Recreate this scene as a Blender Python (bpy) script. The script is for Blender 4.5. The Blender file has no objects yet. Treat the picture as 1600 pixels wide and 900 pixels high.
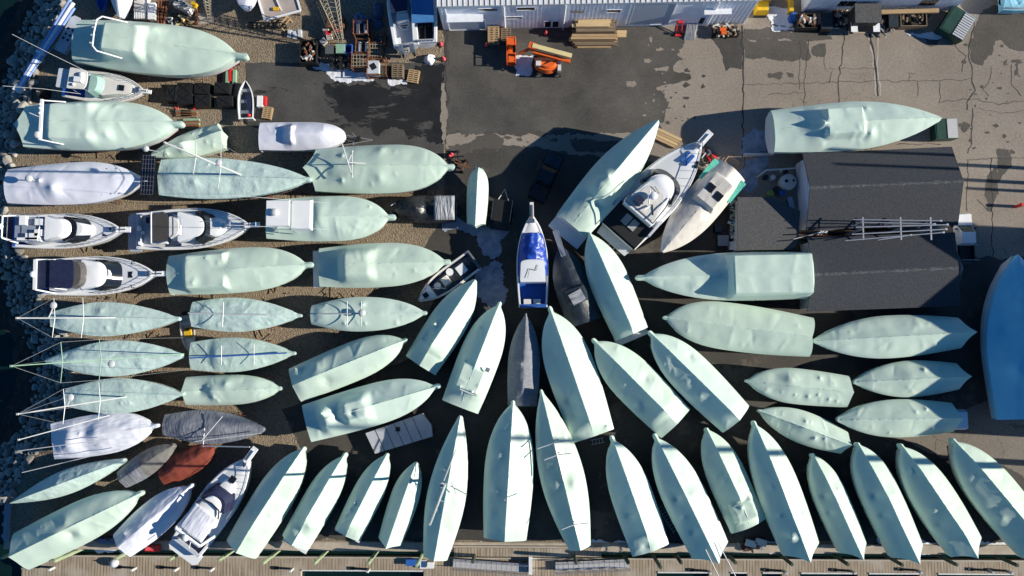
import bpy, math, random
import numpy as np
from mathutils import Vector, Matrix, noise
R = math.radians
random.seed(7)
scene = bpy.context.scene
COL = scene.collection

# ------------------------------------------------------------------ camera, light, exposure
HGT, F = 78.0, 1248.0                      # flying height (m), focal length in pixels of a 1600 px wide picture
NX, NY = 0.016, -0.0761                    # where straight-down lies in the camera's frame
cam_z = Vector((-NX, -NY, 1)).normalized()
cam_x = Vector((1, 0, NX)).normalized()
cam_y = cam_z.cross(cam_x)
M3 = Matrix((cam_x, cam_y, cam_z))         # rows: world axes expressed in camera axes
cd = bpy.data.cameras.new('drone_camera'); cam = bpy.data.objects.new('drone_camera', cd); COL.objects.link(cam)
cd.sensor_width = 36; cd.lens = 36 * F / 1600; cd.clip_end = 3000; cd.clip_start = 1
cam.matrix_world = Matrix.Translation((0, 0, HGT)) @ M3.to_4x4()
scene.camera = cam

SUN_EL = 24.5
wd = bpy.data.worlds.new('World'); scene.world = wd; wd.use_nodes = True
nt = wd.node_tree; bg = nt.nodes['Background']
sky = nt.nodes.new('ShaderNodeTexSky'); sky.sky_type = 'NISHITA'; sky.sun_disc = False
sky.sun_elevation = R(SUN_EL); sky.sun_rotation = R(90); sky.air_density = 0.75; sky.dust_density = 0.0; sky.ozone_density = 3.0
hsv = nt.nodes.new('ShaderNodeHueSaturation'); hsv.inputs['Saturation'].default_value = 1.25; nt.links.new(sky.outputs[0], hsv.inputs['Color']); nt.links.new(hsv.outputs[0], bg.inputs[0]); bg.inputs[1].default_value = 0.075
sd = bpy.data.lights.new('sun', 'SUN'); sun = bpy.data.objects.new('sun', sd); COL.objects.link(sun)
sd.energy = 5.0; sd.angle = R(0.5); sd.color = (1.0, 0.93, 0.80)
sun.rotation_euler = Vector((-math.cos(R(SUN_EL)), 0.05, -math.sin(R(SUN_EL)))).to_track_quat('-Z', 'Y').to_euler()
sun.location = (60, 0, 60)
vs = scene.view_settings; vs.view_transform = 'Standard'; vs.look = 'None'; vs.gamma = 1; vs.use_curve_mapping = False
vs.exposure = 0.5
scene.cycles.max_bounces = 6; scene.cycles.diffuse_bounces = 4; scene.cycles.use_denoising = True

def P(px, py, z=0.0):
    """world point at height z seen at pixel (px, py) of the 1600x900 photograph (used to survey real positions)"""
    d = M3 @ Vector(((px - 800) / F, -(py - 450) / F, -1))
    k = (z - HGT) / d.z
    return Vector((d.x * k, d.y * k, z))
def onwall(px, py, a, b):
    """point of the vertical plane through a and b seen at the pixel"""
    d = M3 @ Vector(((px - 800) / F, -(py - 450) / F, -1))
    n = Vector((b.y - a.y, a.x - b.x, 0))
    k = n.dot(Vector((a.x, a.y, 0))) / n.dot(Vector((d.x, d.y, 0)))
    return Vector((d.x * k, d.y * k, HGT + d.z * k))
def mlen(px, z=0.0): return px / 16.0 * (HGT - z) / HGT

# ------------------------------------------------------------------ materials
MATS = {}
def mat(name, col, rough=.6, var=.12, scale=1.5, bump=0.0, bscale=None, metal=0.0, spec=.4, stretch=(1, 1, 1), col2=None, objvar=0.0, detail=5, coat=0.0):
    if name in MATS: return MATS[name]
    m = bpy.data.materials.new(name); m.use_nodes = True; n = m.node_tree.nodes; l = m.node_tree.links
    b = n['Principled BSDF']; b.inputs['Roughness'].default_value = rough; b.inputs['Metallic'].default_value = metal
    b.inputs['Specular IOR Level'].default_value = spec; b.inputs['Coat Weight'].default_value = coat
    tc = n.new('ShaderNodeTexCoord'); mp = n.new('ShaderNodeMapping'); mp.inputs['Scale'].default_value = stretch
    l.new(tc.outputs['Object'], mp.inputs[0])
    ns = n.new('ShaderNodeTexNoise'); ns.inputs['Scale'].default_value = scale; ns.inputs['Detail'].default_value = detail; ns.inputs['Roughness'].default_value = .62
    l.new(mp.outputs[0], ns.inputs['Vector'])
    rp = n.new('ShaderNodeValToRGB'); rp.color_ramp.elements[0].position = .3; rp.color_ramp.elements[1].position = .7
    c2 = col2 or tuple(min(1, c * (1 + var)) for c in col); c1 = col if col2 else tuple(c * (1 - var) for c in col)
    rp.color_ramp.elements[0].color = (*c1, 1); rp.color_ramp.elements[1].color = (*c2, 1)
    l.new(ns.outputs[0], rp.inputs[0])
    out = rp.outputs[0]
    if objvar:
        oi = n.new('ShaderNodeObjectInfo'); hs = n.new('ShaderNodeHueSaturation')
        mr = n.new('ShaderNodeMapRange'); mr.inputs[3].default_value = 1 - objvar; mr.inputs[4].default_value = 1 + objvar * .5
        l.new(oi.outputs['Random'], mr.inputs[0]); l.new(mr.outputs[0], hs.inputs['Value'])
        mr2 = n.new('ShaderNodeMapRange'); mr2.inputs[3].default_value = .485; mr2.inputs[4].default_value = .52
        l.new(oi.outputs['Random'], mr2.inputs[0]); l.new(mr2.outputs[0], hs.inputs['Hue'])
        l.new(out, hs.inputs['Color']); out = hs.outputs[0]
    l.new(out, b.inputs['Base Color'])
    if bump:
        nb = n.new('ShaderNodeTexNoise'); nb.inputs['Scale'].default_value = bscale or scale * 4; nb.inputs['Detail'].default_value = 4
        l.new(mp.outputs[0], nb.inputs['Vector'])
        bp = n.new('ShaderNodeBump'); bp.inputs['Strength'].default_value = 1; bp.inputs['Distance'].default_value = bump
        l.new(nb.outputs[0], bp.inputs['Height']); l.new(bp.outputs[0], b.inputs['Normal'])
    MATS[name] = m; return m

def film(m, k=.18):
    n = m.node_tree.nodes; l = m.node_tree.links; b = n['Principled BSDF']; t = n.new('ShaderNodeBsdfTranslucent'); x = n.new('ShaderNodeMixShader'); x.inputs[0].default_value = k
    t.inputs['Color'].default_value = (.52, .82, .73, 1); l.new(b.outputs[0], x.inputs[1]); l.new(t.outputs[0], x.inputs[2]); l.new(x.outputs[0], n['Material Output'].inputs['Surface']); return m
wrapm = film(mat('mint_shrink_film', (.675, .82, .705), .36, .035, .9, bump=.016, bscale=1.0, spec=.45, objvar=.06))
def folds(m, d=.03, sx=1.6, sy=.22):
    n = m.node_tree.nodes; l = m.node_tree.links; b = n['Principled BSDF']; tc = n.new('ShaderNodeTexCoord'); mp = n.new('ShaderNodeMapping'); mp.inputs['Scale'].default_value = (sx, sy, .3)
    l.new(tc.outputs['Object'], mp.inputs[0]); ns = n.new('ShaderNodeTexNoise'); ns.inputs['Scale'].default_value = 1.0; ns.inputs['Detail'].default_value = 5; ns.inputs['Distortion'].default_value = .8; l.new(mp.outputs[0], ns.inputs['Vector'])
    bp = n.new('ShaderNodeBump'); bp.inputs['Distance'].default_value = d; l.new(ns.outputs[0], bp.inputs['Height']); l.new(b.inputs['Normal'].links[0].from_socket, bp.inputs['Normal']); l.new(bp.outputs[0], b.inputs['Normal']); return m
folds(wrapm, .006, .9, .5)
wrapw = mat('white_shrink_film', (.70, .72, .80), .4, .05, 1.0, bump=.02, bscale=1.4, spec=.4, objvar=.03)
sagem = mat('sage_green_film', (.53, .67, .61), .45, .10, 1.6, bump=.05, bscale=2.0, spec=.4, objvar=.06); folds(sagem, .022, 1.3, .3)
blueshadef = mat('blue_tarp_and_shaded_film', (.27, .62, .78), .38, .05, .8, bump=.02, bscale=1.2)  # on the big right-edge boat this blue stands for shaded mint film
clearf = mat('beige_clear_film', (.62, .585, .53), .25, .14, .8, bump=.04, bscale=1.2, spec=.6)
whitec = mat('white_canvas', (.72, .73, .80), .8, .08, 2, bump=.07, bscale=1.6, stretch=(.5, 3, 1))
greyc = mat('grey_canvas', (.20, .21, .24), .75, .18, 2, bump=.07, bscale=2, stretch=(2.6, .6, 1))
taupec = mat('taupe_canvas', (.17, .165, .155), .8, .2, 1.5, bump=.05, bscale=2)
redc = mat('rust_red_canvas', (.20, .042, .025), .8, .2, 1.5, bump=.04, bscale=2)
navyc = mat('navy_canvas', (.012, .018, .055), .7, .3, 2, bump=.03)
darkc = mat('dark_slate_cover', (.022, .032, .045), .45, .3, 1.2, bump=.05, bscale=1.8)
bluet = mat('blue_poly_tarp', (.012, .06, .38), .35, .3, 2.5, bump=.16, bscale=1.7, spec=.6)
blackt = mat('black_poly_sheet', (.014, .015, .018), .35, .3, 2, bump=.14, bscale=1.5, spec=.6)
silvert = mat('silver_poly_sheet', (.34, .35, .37), .4, .3, 2, bump=.2, bscale=1.6, stretch=(3, .5, 1))
gel = mat('white_gelcoat', (.78, .79, .80), .28, .03, 1.2, spec=.5)
gelb = mat('worn_white_gelcoat', (.68, .66, .62), .4, .09, 1.5)
deckg = mat('grey_nonskid_deck', (.52, .55, .60), .7, .06, 3, bump=.01, bscale=30)
deckt = mat('tan_cockpit_sole', (.36, .33, .29), .7, .1, 3)
glass = mat('dark_tinted_glass', (.012, .014, .018), .08, .1, 1, spec=.7)
teal = mat('green_tinted_glass', (.30, .46, .42), .1, .1, 1, spec=.7)
chrome = mat('polished_rail', (.62, .63, .65), .25, .05, 3, metal=.9)
alu = mat('bare_aluminium', (.50, .51, .53), .4, .12, 3, metal=.75)
whitep = mat('white_painted_spar', (.52, .53, .54), .35, .04, 2)
blackp = mat('black_plastic', (.014, .015, .016), .5, .3, 4, bump=.02)
rubber = mat('tyre_rubber', (.012, .012, .012), .85, .3, 6)
antif = mat('dark_antifouling', (.03, .045, .10), .8, .3, 1.5)
antir = mat('red_antifouling', (.16, .03, .022), .8, .25, 1.5)
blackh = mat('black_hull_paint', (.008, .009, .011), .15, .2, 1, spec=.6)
navyh = mat('navy_hull_paint', (.012, .025, .09), .15, .2, 1, spec=.6)
wood = mat('bare_lumber', (.42, .29, .16), .8, .2, 2, stretch=(.4, 6, 6), bump=.01)
woodd = mat('weathered_lumber', (.20, .15, .10), .85, .3, 2, stretch=(.4, 6, 6))
ply = mat('plywood_sheet', (.55, .40, .22), .75, .12, 1.2, stretch=(.4, 3, 1))
rust = mat('rusty_steel', (.20, .075, .035), .85, .4, 4, bump=.01)
steel = mat('galvanised_steel', (.36, .37, .38), .5, .2, 5, metal=.5)
orange = mat('orange_machine_paint', (.75, .13, .025), .4, .08, 2)
yellow = mat('yellow_paint', (.70, .42, .02), .5, .12, 2)
cream = mat('cream_boom_paint', (.72, .60, .30), .45, .1, 2)
redp = mat('red_plastic', (.62, .03, .03), .45, .15, 3)
pinkp = mat('faded_red_plastic', (.75, .10, .12), .5, .12, 3)
greenp = mat('dark_green_bin_paint', (.012, .055, .04), .45, .25, 2)
mintp = mat('pale_green_paint', (.25, .42, .30), .6, .15, 2)
aqua = mat('aqua_tarp', (.12, .55, .42), .5, .15, 2, bump=.05)
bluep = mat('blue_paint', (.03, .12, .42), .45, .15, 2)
concm = mat('pale_concrete', (.42, .36, .29), .9, .16, 1.2, bump=.02, bscale=12)
frostshadem = mat('shade_blue_frost', (.16, .20, .28), .8, .3, 1.2, col2=(.36, .42, .52), detail=8)  # thin frost, with the blue of shaded snow put into its colour
snowm = mat('old_snow', (.74, .76, .80), .6, .08, 1.5, bump=.10, bscale=2.5)
pileg = mat('pale_green_piling', (.30, .36, .22), .85, .25, 2, stretch=(3, 3, .4))
pileshade = mat('shaded_piling', (.050, .072, .045), .85, .3, 2, stretch=(3, 3, .4))  # same piling wood, its unlit side's shade put into the colour
shingle = mat('asphalt_shingle', (.046, .050, .059), .9, .5, 9, bump=.03, bscale=14, detail=8)
shingleg = mat('grey_shingle', (.088, .088, .09), .9, .45, 8, bump=.03, bscale=14, detail=8)
sidingm = mat('pale_metal_siding', (.82, .85, .92), .5, .07, 1.0)
whitew = mat('white_wall_paint', (.74, .76, .80), .6, .08, 1.5)
roofm = mat('white_metal_roof', (.66, .66, .66), .45, .06, 1.5)

# ------------------------------------------------------------------ mesh helpers
class MB:
    def __init__(s): s.v = []; s.f = []; s.m = []
    def add(s, vs, fs, mi=0):
        o = len(s.v); s.v.extend([tuple(v) for v in vs])
        for f in fs: s.f.append(tuple(i + o for i in f)); s.m.append(mi)
    def box(s, x, y, z, sx, sy, sz, rz=0.0, mi=0, ry=0.0, tx=1.0, ty=1.0):
        """centred in x, y; z is the underside; tx, ty shrink the top"""
        c, n = math.cos(rz), math.sin(rz); cy, ny = math.cos(ry), math.sin(ry); vs = []
        for dz in (0, 1):
            for dx, dy in ((-.5, -.5), (.5, -.5), (.5, .5), (-.5, .5)):
                kx, ky = (tx, ty) if dz else (1, 1)
                X, Y, Z = dx * sx * kx, dy * sy * ky, dz * sz
                X, Z = X * cy + Z * ny, -X * ny + Z * cy
                vs.append((x + X * c - Y * n, y + X * n + Y * c, z + Z))
        s.add(vs, [(3, 2, 1, 0), (4, 5, 6, 7), (0, 1, 5, 4), (1, 2, 6, 5), (2, 3, 7, 6), (3, 0, 4, 7)], mi)
    def prism(s, poly, z0, z1, mi=0, top=None):
        n = len(poly); t = top or poly
        vs = [(p[0], p[1], z0) for p in poly] + [(p[0], p[1], z1) for p in t]
        s.add(vs, [tuple(range(n))[::-1], tuple(range(n, 2 * n))] + [(i, (i + 1) % n, n + (i + 1) % n, n + i) for i in range(n)], mi)
    def tube(s, a, b, r, r1=None, n=6, mi=0):
        a, b = Vector(a), Vector(b); d = b - a
        if d.length < 1e-6: return
        r1 = r if r1 is None else r1
        u = d.orthogonal().normalized(); w = d.normalized().cross(u); vs = []
        for p, q in ((a, r), (b, r1)):
            for i in range(n):
                t = 2 * math.pi * i / n; vs.append(p + u * (q * math.cos(t)) + w * (q * math.sin(t)))
        s.add(vs, [(i, (i + 1) % n, n + (i + 1) % n, n + i) for i in range(n)] + [tuple(range(n))[::-1], tuple(range(n, 2 * n))], mi)
    def path(s, pts, r, n=5, mi=0):
        for a, b in zip(pts, pts[1:]): s.tube(a, b, r, None, n, mi)
    def cyl(s, x, y, z0, z1, r, r1=None, n=14, mi=0): s.tube((x, y, z0), (x, y, z1), r, r1, n, mi)
    def ball(s, c, r, n=8, mi=0):
        rx, ry, rz = (r, r, r) if not hasattr(r, '__len__') else r
        vs = [(c[0], c[1], c[2] - rz)]; fs = []; m = n * 2
        for i in range(1, n):
            a = -math.pi / 2 + math.pi * i / n
            for j in range(m):
                b = 2 * math.pi * j / m; vs.append((c[0] + rx * math.cos(a) * math.cos(b), c[1] + ry * math.cos(a) * math.sin(b), c[2] + rz * math.sin(a)))
        vs.append((c[0], c[1], c[2] + rz)); L = len(vs) - 1
        for j in range(m):
            k = (j + 1) % m; fs.append((0, 1 + k, 1 + j)); fs.append((L, L - m + j, L - m + k))
            for i in range(n - 2): fs.append((1 + i * m + j, 1 + i * m + k, 1 + (i + 1) * m + k, 1 + (i + 1) * m + j))
        s.add(vs, fs, mi)
    def grid(s, A, mi=0, flip=False):
        """A: list of rows of points"""
        r, c = len(A), len(A[0]); fs = []
        for i in range(r - 1):
            for j in range(c - 1):
                q = (i * c + j, i * c + j + 1, (i + 1) * c + j + 1, (i + 1) * c + j); fs.append(q[::-1] if flip else q)
        s.add([p for row in A for p in row], fs, mi)
    def loft(s, rings, mi=0, cap0=True, cap1=True):
        n = len(rings[0]); fs = []
        for k in range(len(rings) - 1):
            for i in range(n): fs.append((k * n + i, k * n + (i + 1) % n, (k + 1) * n + (i + 1) % n, (k + 1) * n + i))
        if cap0: fs.append(tuple(range(n))[::-1])
        if cap1: fs.append(tuple(range((len(rings) - 1) * n, len(rings) * n)))
        s.add([p for r in rings for p in r], fs, mi)
    def build(s, name, mats, parent=None, ang=35, loc=None, rz=0.0):
        me = bpy.data.meshes.new(name); me.from_pydata(s.v, [], s.f)
        for m in (mats if isinstance(mats, (list, tuple)) else [mats]): me.materials.append(m)
        me.polygons.foreach_set('material_index', s.m)
        me.polygons.foreach_set('use_smooth', [True] * len(s.f))
        me.set_sharp_from_angle(angle=R(ang)); me.update()
        o = bpy.data.objects.new(name, me); COL.objects.link(o)
        if parent is not None: o.parent = parent
        if loc is not None: o.location = loc
        o.rotation_euler.z = rz
        return o
def tag(o, label, cat, group=None):
    o['label'] = label; o['category'] = cat
    if group: o['group'] = group
    return o
def thing(name, label, cat, loc=(0, 0, 0), rz=0.0, group=None):
    o = bpy.data.objects.new(name, None); COL.objects.link(o); o.location = loc; o.rotation_euler.z = rz; o.empty_display_size = .3
    return tag(o, label, cat, group)
def copyobj(src, parent=None, loc=None, rz=None):
    c = src.copy(); COL.objects.link(c)
    if parent is not None: c.parent = parent
    if loc is not None: c.location = loc
    if rz is not None: c.rotation_euler.z = rz
    return c
def copytree(root, loc, rz, label=None, group=None):
    r = root.copy(); COL.objects.link(r); r.location = loc; r.rotation_euler.z = rz
    if label: r['label'] = label
    if group: r['group'] = group
    for ch in list(root.children):
        c = copyobj(ch, r)
        for g in list(ch.children): copyobj(g, c)
    return r
def sheet(name, poly, z, m, jag=0.0, step=.6, seed=0):
    """a flat ground sheet whose outline may be roughened (world coordinates)"""
    pts = []
    if jag:
        for a, b in zip(poly, poly[1:] + poly[:1]):
            a, b = Vector((a[0], a[1])), Vector((b[0], b[1])); d = b - a; k = max(1, int(d.length / step)); nrm = Vector((-d.y, d.x)).normalized()
            for i in range(k):
                q = a + d * (i / k); w = noise.fractal(Vector((q.x * .5, q.y * .5, seed * 7.3)), .6, 2.15, 7) * jag
                pts.append((q + nrm * w))
    else: pts = [Vector((p[0], p[1])) for p in poly]
    from mathutils.geometry import delaunay_2d_cdt
    n = len(pts); vv, _, ff, _, _, _ = delaunay_2d_cdt([Vector((p.x, p.y)) for p in pts], [(i, (i + 1) % n) for i in range(n)], [], 1, 1e-5)
    mb = MB(); mb.add([(p.x, p.y, z) for p in vv], [tuple(f) for f in ff])
    o = mb.build(name, m)
    for f in o.data.polygons:
        if f.normal.z < 0: f.flip()
    o['kind'] = 'structure'; return o
def pxs(*pp): return [P(x, y) for x, y in pp]
# ------------------------------------------------------------------ the setting: ground, water, shore, dock
def groundmat(name, c1, c2, peb=0.0, pebs=9, crack=0.0, rough=.9, big=.09, stain=None, sscale=(1, 1, 1), sthr=.56):
    m = bpy.data.materials.new(name); m.use_nodes = True; n = m.node_tree.nodes; l = m.node_tree.links; b = n['Principled BSDF']
    b.inputs['Roughness'].default_value = rough; b.inputs['Specular IOR Level'].default_value = .25
    tc = n.new('ShaderNodeTexCoord')
    def nz(s, d=6, r=.6):
        q = n.new('ShaderNodeTexNoise'); q.inputs['Scale'].default_value = s; q.inputs['Detail'].default_value = d; q.inputs['Roughness'].default_value = r
        l.new(tc.outputs['Object'], q.inputs['Vector']); return q
    def ramp(src, p0, p1, a, z):
        q = n.new('ShaderNodeValToRGB'); q.color_ramp.elements[0].position = p0; q.color_ramp.elements[1].position = p1
        q.color_ramp.elements[0].color = (*a, 1); q.color_ramp.elements[1].color = (*z, 1); l.new(src, q.inputs[0]); return q
    def mix(kind, f, a, z):
        q = n.new('ShaderNodeMix'); q.data_type = 'RGBA'; q.blend_type = kind
        if hasattr(f, 'node'): l.new(f, q.inputs[0])
        else: q.inputs[0].default_value = f
        l.new(a, q.inputs[6])
        if hasattr(z, 'node'): l.new(z, q.inputs[7])
        else: q.inputs[7].default_value = (*z, 1)
        return q.outputs[2]
    col = ramp(nz(big, 8, .66).outputs[0], .35, .65, c1, c2).outputs[0]
    fine = ramp(nz(5, 6, .7).outputs[0], .3, .72, (.62, .62, .62), (1.25, 1.25, 1.25)).outputs[0]
    col = mix('MULTIPLY', .75, col, fine)
    if peb:
        v = n.new('ShaderNodeTexVoronoi'); v.inputs['Scale'].default_value = pebs; l.new(tc.outputs['Object'], v.inputs['Vector'])
        pr = ramp(v.outputs['Color'], .1, .9, (1 - peb,) * 3, (1 + peb,) * 3).outputs[0]; col = mix('MULTIPLY', 1.0, col, pr)
        bp = n.new('ShaderNodeBump'); bp.inputs['Distance'].default_value = .05; l.new(v.outputs['Distance'], bp.inputs['Height']); l.new(bp.outputs[0], b.inputs['Normal'])
    if stain:
        sn = nz(1 if sscale[0] != 1 else .16, 9, .72); mpn = n.new('ShaderNodeMapping'); mpn.inputs['Scale'].default_value = sscale; l.new(tc.outputs['Object'], mpn.inputs[0]); l.new(mpn.outputs[0], sn.inputs['Vector']); sr = ramp(sn.outputs[0], sthr, sthr + .03, (0, 0, 0), (1, 1, 1)).outputs[0]; col = mix('MIX', sr, col, stain)
    if crack:
        wn = nz(.8, 3); ad = n.new('ShaderNodeVectorMath'); ad.operation = 'MULTIPLY_ADD'; ad.inputs[1].default_value = (.9, .9, 0)
        l.new(wn.outputs['Color'], ad.inputs[0]); l.new(tc.outputs['Object'], ad.inputs[2])
        v = n.new('ShaderNodeTexVoronoi'); v.feature = 'DISTANCE_TO_EDGE'; v.inputs['Scale'].default_value = crack; l.new(ad.outputs[0], v.inputs['Vector'])
        cr = ramp(v.outputs['Distance'], .004, .018, (1, 1, 1), (0, 0, 0)).outputs[0]
        gate = ramp(nz(.07, 3).outputs[0], .53, .62, (0, 0, 0), (.7, .7, .7)).outputs[0]
        fac = mix('MULTIPLY', 1.0, cr, gate); col = mix('MIX', fac, col, (.055, .05, .045))
    l.new(col, b.inputs['Base Color']); return m
gravel = groundmat('tan_gravel', (.21, .165, .115), (.31, .25, .18), peb=.3, pebs=9)
pave = groundmat('tan_worn_pavement', (.245, .208, .172), (.33, .285, .238), crack=.8)
asph = groundmat('grey_asphalt', (.060, .057, .053), (.125, .117, .105), big=.13)
asphd = groundmat('dark_asphalt', (.055, .055, .054), (.095, .092, .087), big=.25, stain=(.024, .025, .027), sscale=(.2, .6, 1), sthr=.60)
lotm = groundmat('worn_grey_lot', (.058, .055, .050), (.100, .092, .082), big=.12, stain=(.115, .103, .088))
wetm = groundmat('damp_pavement', (.085, .078, .070), (.115, .104, .092), big=.3)
wetd = groundmat('wet_asphalt', (.014, .015, .017), (.026, .027, .028), big=.5, rough=.55)
beach = groundmat('dark_shore_mud', (.020, .022, .022), (.05, .045, .038), peb=.4, pebs=3)

EDGE = [(-60, 130), (0, 100), (60, 75), (130, 50), (200, 34), (250, 15), (330, 5), (400, 36), (440, 62), (480, 66), (520, 95), (570, 112), (620, 104), (680, 80), (720, 45), (760, 20), (790, 9), (862, 7)]
EY = [P(x, y).y for y, x in EDGE][::-1]; EX = [P(x, y).x for y, x in EDGE][::-1]
YS = P(800, 862).y                                       # face of the seawall
XW = P(8, 830).x                                         # its western return
def terrain(x, y):
    if y < YS + .3: return -5.0
    d = x - float(np.interp(y, EY, EX))
    if y < P(0, 788).y: return 0.0 if x > XW + .2 else -4.5
    if d >= 0: return 0.0
    if d > -4.4: return -2.6 * (-d / 4.4) ** 1.1
    return -2.6 - .14 * (-d - 4.4)
gx = [-300, -150, -90, -70] + [-64 + .55 * i for i in range(44)] + [XW + .19, XW + .21] + [-38, -20, 0, 25, 60, 120, 300]
gy = [-300, -120, -60, YS + .29, YS + .31, P(0, 788).y - .01, P(0, 788).y + .01] + [YS + 1 + .9 * i for i in range(72)] + [60, 100, 160, 300]
gx, gy = sorted(gx), sorted(gy)
mb = MB(); mb.grid([[(x, y, terrain(x, y) + (.0 if terrain(x, y) == 0 else .16 * noise.noise(Vector((x * .6, y * .6, 0))))) for x in gx] for y in gy], 0)
for k, f in enumerate(mb.f):
    c = [mb.v[i] for i in f]
    if min(q[2] for q in c) < -.5: mb.m[k] = 1
g = mb.build('ground', [gravel, beach], ang=60); g['kind'] = 'structure'

wm = bpy.data.materials.new('harbour_water'); wm.use_nodes = True; n = wm.node_tree.nodes; b = n['Principled BSDF']
b.inputs['Base Color'].default_value = (.004, .016, .014, 1); b.inputs['Roughness'].default_value = .07
ns = n.new('ShaderNodeTexNoise'); ns.inputs['Scale'].default_value = 1.4; ns.inputs['Detail'].default_value = 4
tc = n.new('ShaderNodeTexCoord'); wm.node_tree.links.new(tc.outputs['Object'], ns.inputs['Vector'])
bp = n.new('ShaderNodeBump'); bp.inputs['Distance'].default_value = .06; wm.node_tree.links.new(ns.outputs[0], bp.inputs['Height']); wm.node_tree.links.new(bp.outputs[0], b.inputs['Normal'])
mb = MB(); mb.add([(-600, -600, -3), (600, -600, -3), (600, 600, -3), (-600, 600, -3)], [(0, 1, 2, 3)]); w = mb.build('water', wm); w['kind'] = 'structure'

# pavements, as sheets one above the other
S1, S2, S3, S4 = .004, .008, .012, .016
EASTX = 160
sheet('yard_pavement', [P(452, 858), P(470, 700), P(440, 640), P(640, 560), P(700, 420), P(660, 392), P(690, 345), P(694, 250), P(694, 60), P(690, 47), (P(690, 47).x, 150), (EASTX, 150), (EASTX, YS + .95), (P(452, 858).x, YS + .95)], S1, lotm, .25, 1.2, 1)
sheet('tan_pavement', [P(697, 210), P(697, 232), P(760, 222), P(900, 240), P(1100, 262), P(1140, 330), P(1250, 330), P(1500, 380), P(1528, 400), P(1600, 400), (EASTX, P(1600, 400).y), (EASTX, 120), (P(1000, 0).x, 120), P(1000, 30), P(1060, 60), P(1020, 100), P(1080, 120), P(1010, 140), P(1030, 180), P(1035, 209)], S2, pave, .35, .2, 2)
sheet('tan_pavement', [P(1380, 676), P(1500, 640), P(1600, 600), (EASTX, P(1600, 600).y), (EASTX, P(1600, 745).y), P(1600, 745), P(1540, 712), P(1470, 716)], S2, groundmat('grey_tan_pavement', (.19, .165, .14), (.25, .22, .185), crack=.4), .3, .2, 3)
sheet('asphalt_apron', [P(697, 208), P(697, 52), P(700, 46), P(1025, 40), P(1068, 62), P(1058, 84), P(1072, 92), P(1048, 100), P(1056, 122), P(1020, 128), P(1046, 160), P(1035, 182), P(1010, 206)], S3, asph, .5, .15, 4)
sheet('asphalt_apron', [P(1110, 58), P(1160, 50), P(1160, 108), P(1132, 112), P(1122, 70)], S3, asph, .3, .15, 5)
sheet('asphalt_apron', [P(384, 98), P(694, 98), P(694, 250), P(540, 236), P(384, 196)], S3, asphd, .1, .6, 6)
wets = groundmat('streaked_wet_asphalt', (.055, .055, .054), (.095, .092, .087), big=.25, stain=(.017, .018, .020), sscale=(.22, .75, 1), sthr=.435)
sheet('wet_pavement', pxs((505, 128), (600, 134), (640, 118), (660, 104), (692, 103), (693, 222), (660, 212), (560, 200), (520, 172)), S4, wets, .8, .15, 10)
for kk, pp in enumerate([[(660, 104), (691, 104), (692, 226), (683, 226), (676, 180), (664, 150)], [(520, 140), (660, 150), (664, 166), (530, 167)]]): sheet('wet_pavement', pxs(*pp), S4 + .003 + .0025 * kk, wetd, .45, .2, 12)
for i, pp in enumerate([[(1162, 62), (1262, 64), (1263, 92), (1200, 94), (1162, 93)], [(1162, 46), (1290, 50), (1300, 60), (1250, 64), (1200, 58), (1162, 60)], [(1268, 74), (1290, 68), (1288, 86), (1270, 86)], [(1514, 62), (1535, 14), (1600, 0), (1625, 70), (1590, 80), (1560, 66), (1548, 84), (1536, 102), (1518, 98)], [(1446, 58), (1475, 56), (1462, 70), (1450, 72)], [(1556, 232), (1578, 232), (1580, 262), (1558, 284)], [(1540, 284), (1556, 262), (1560, 300), (1545, 330)], [(1566, 94), (1576, 92), (1576, 104), (1568, 104)], [(1585, 100), (1592, 98), (1592, 118), (1586, 118)], [(1228, 114), (1242, 114), (1240, 122), (1230, 121)], [(1200, 115), (1222, 114), (1218, 121), (1202, 122)], [(745, 212), (790, 214), (782, 232), (735, 232)], [(1506, 190), (1516, 196), (1508, 206), (1502, 202)], [(700, 228), (740, 222), (736, 240), (702, 250)], [(890, 218), (1010, 222), (990, 238), (900, 236)]]):
    sheet('damp_patch', pxs(*pp), S4 - .003 + .0004 * i, wetm, .34, .12, 30 + i)
for i, pp in enumerate([[(977, 126), (992, 126), (994, 132), (980, 136)], [(1013, 58), (1020, 56), (1018, 68)], [(1020, 106), (1044, 104), (1042, 112), (1022, 112)], [(690, 130), (696, 130), (697, 225), (691, 225)]]):
    sheet('pale_patch', pxs(*pp), S4 + .004, pave, .25, .12, 60 + i)
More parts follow.
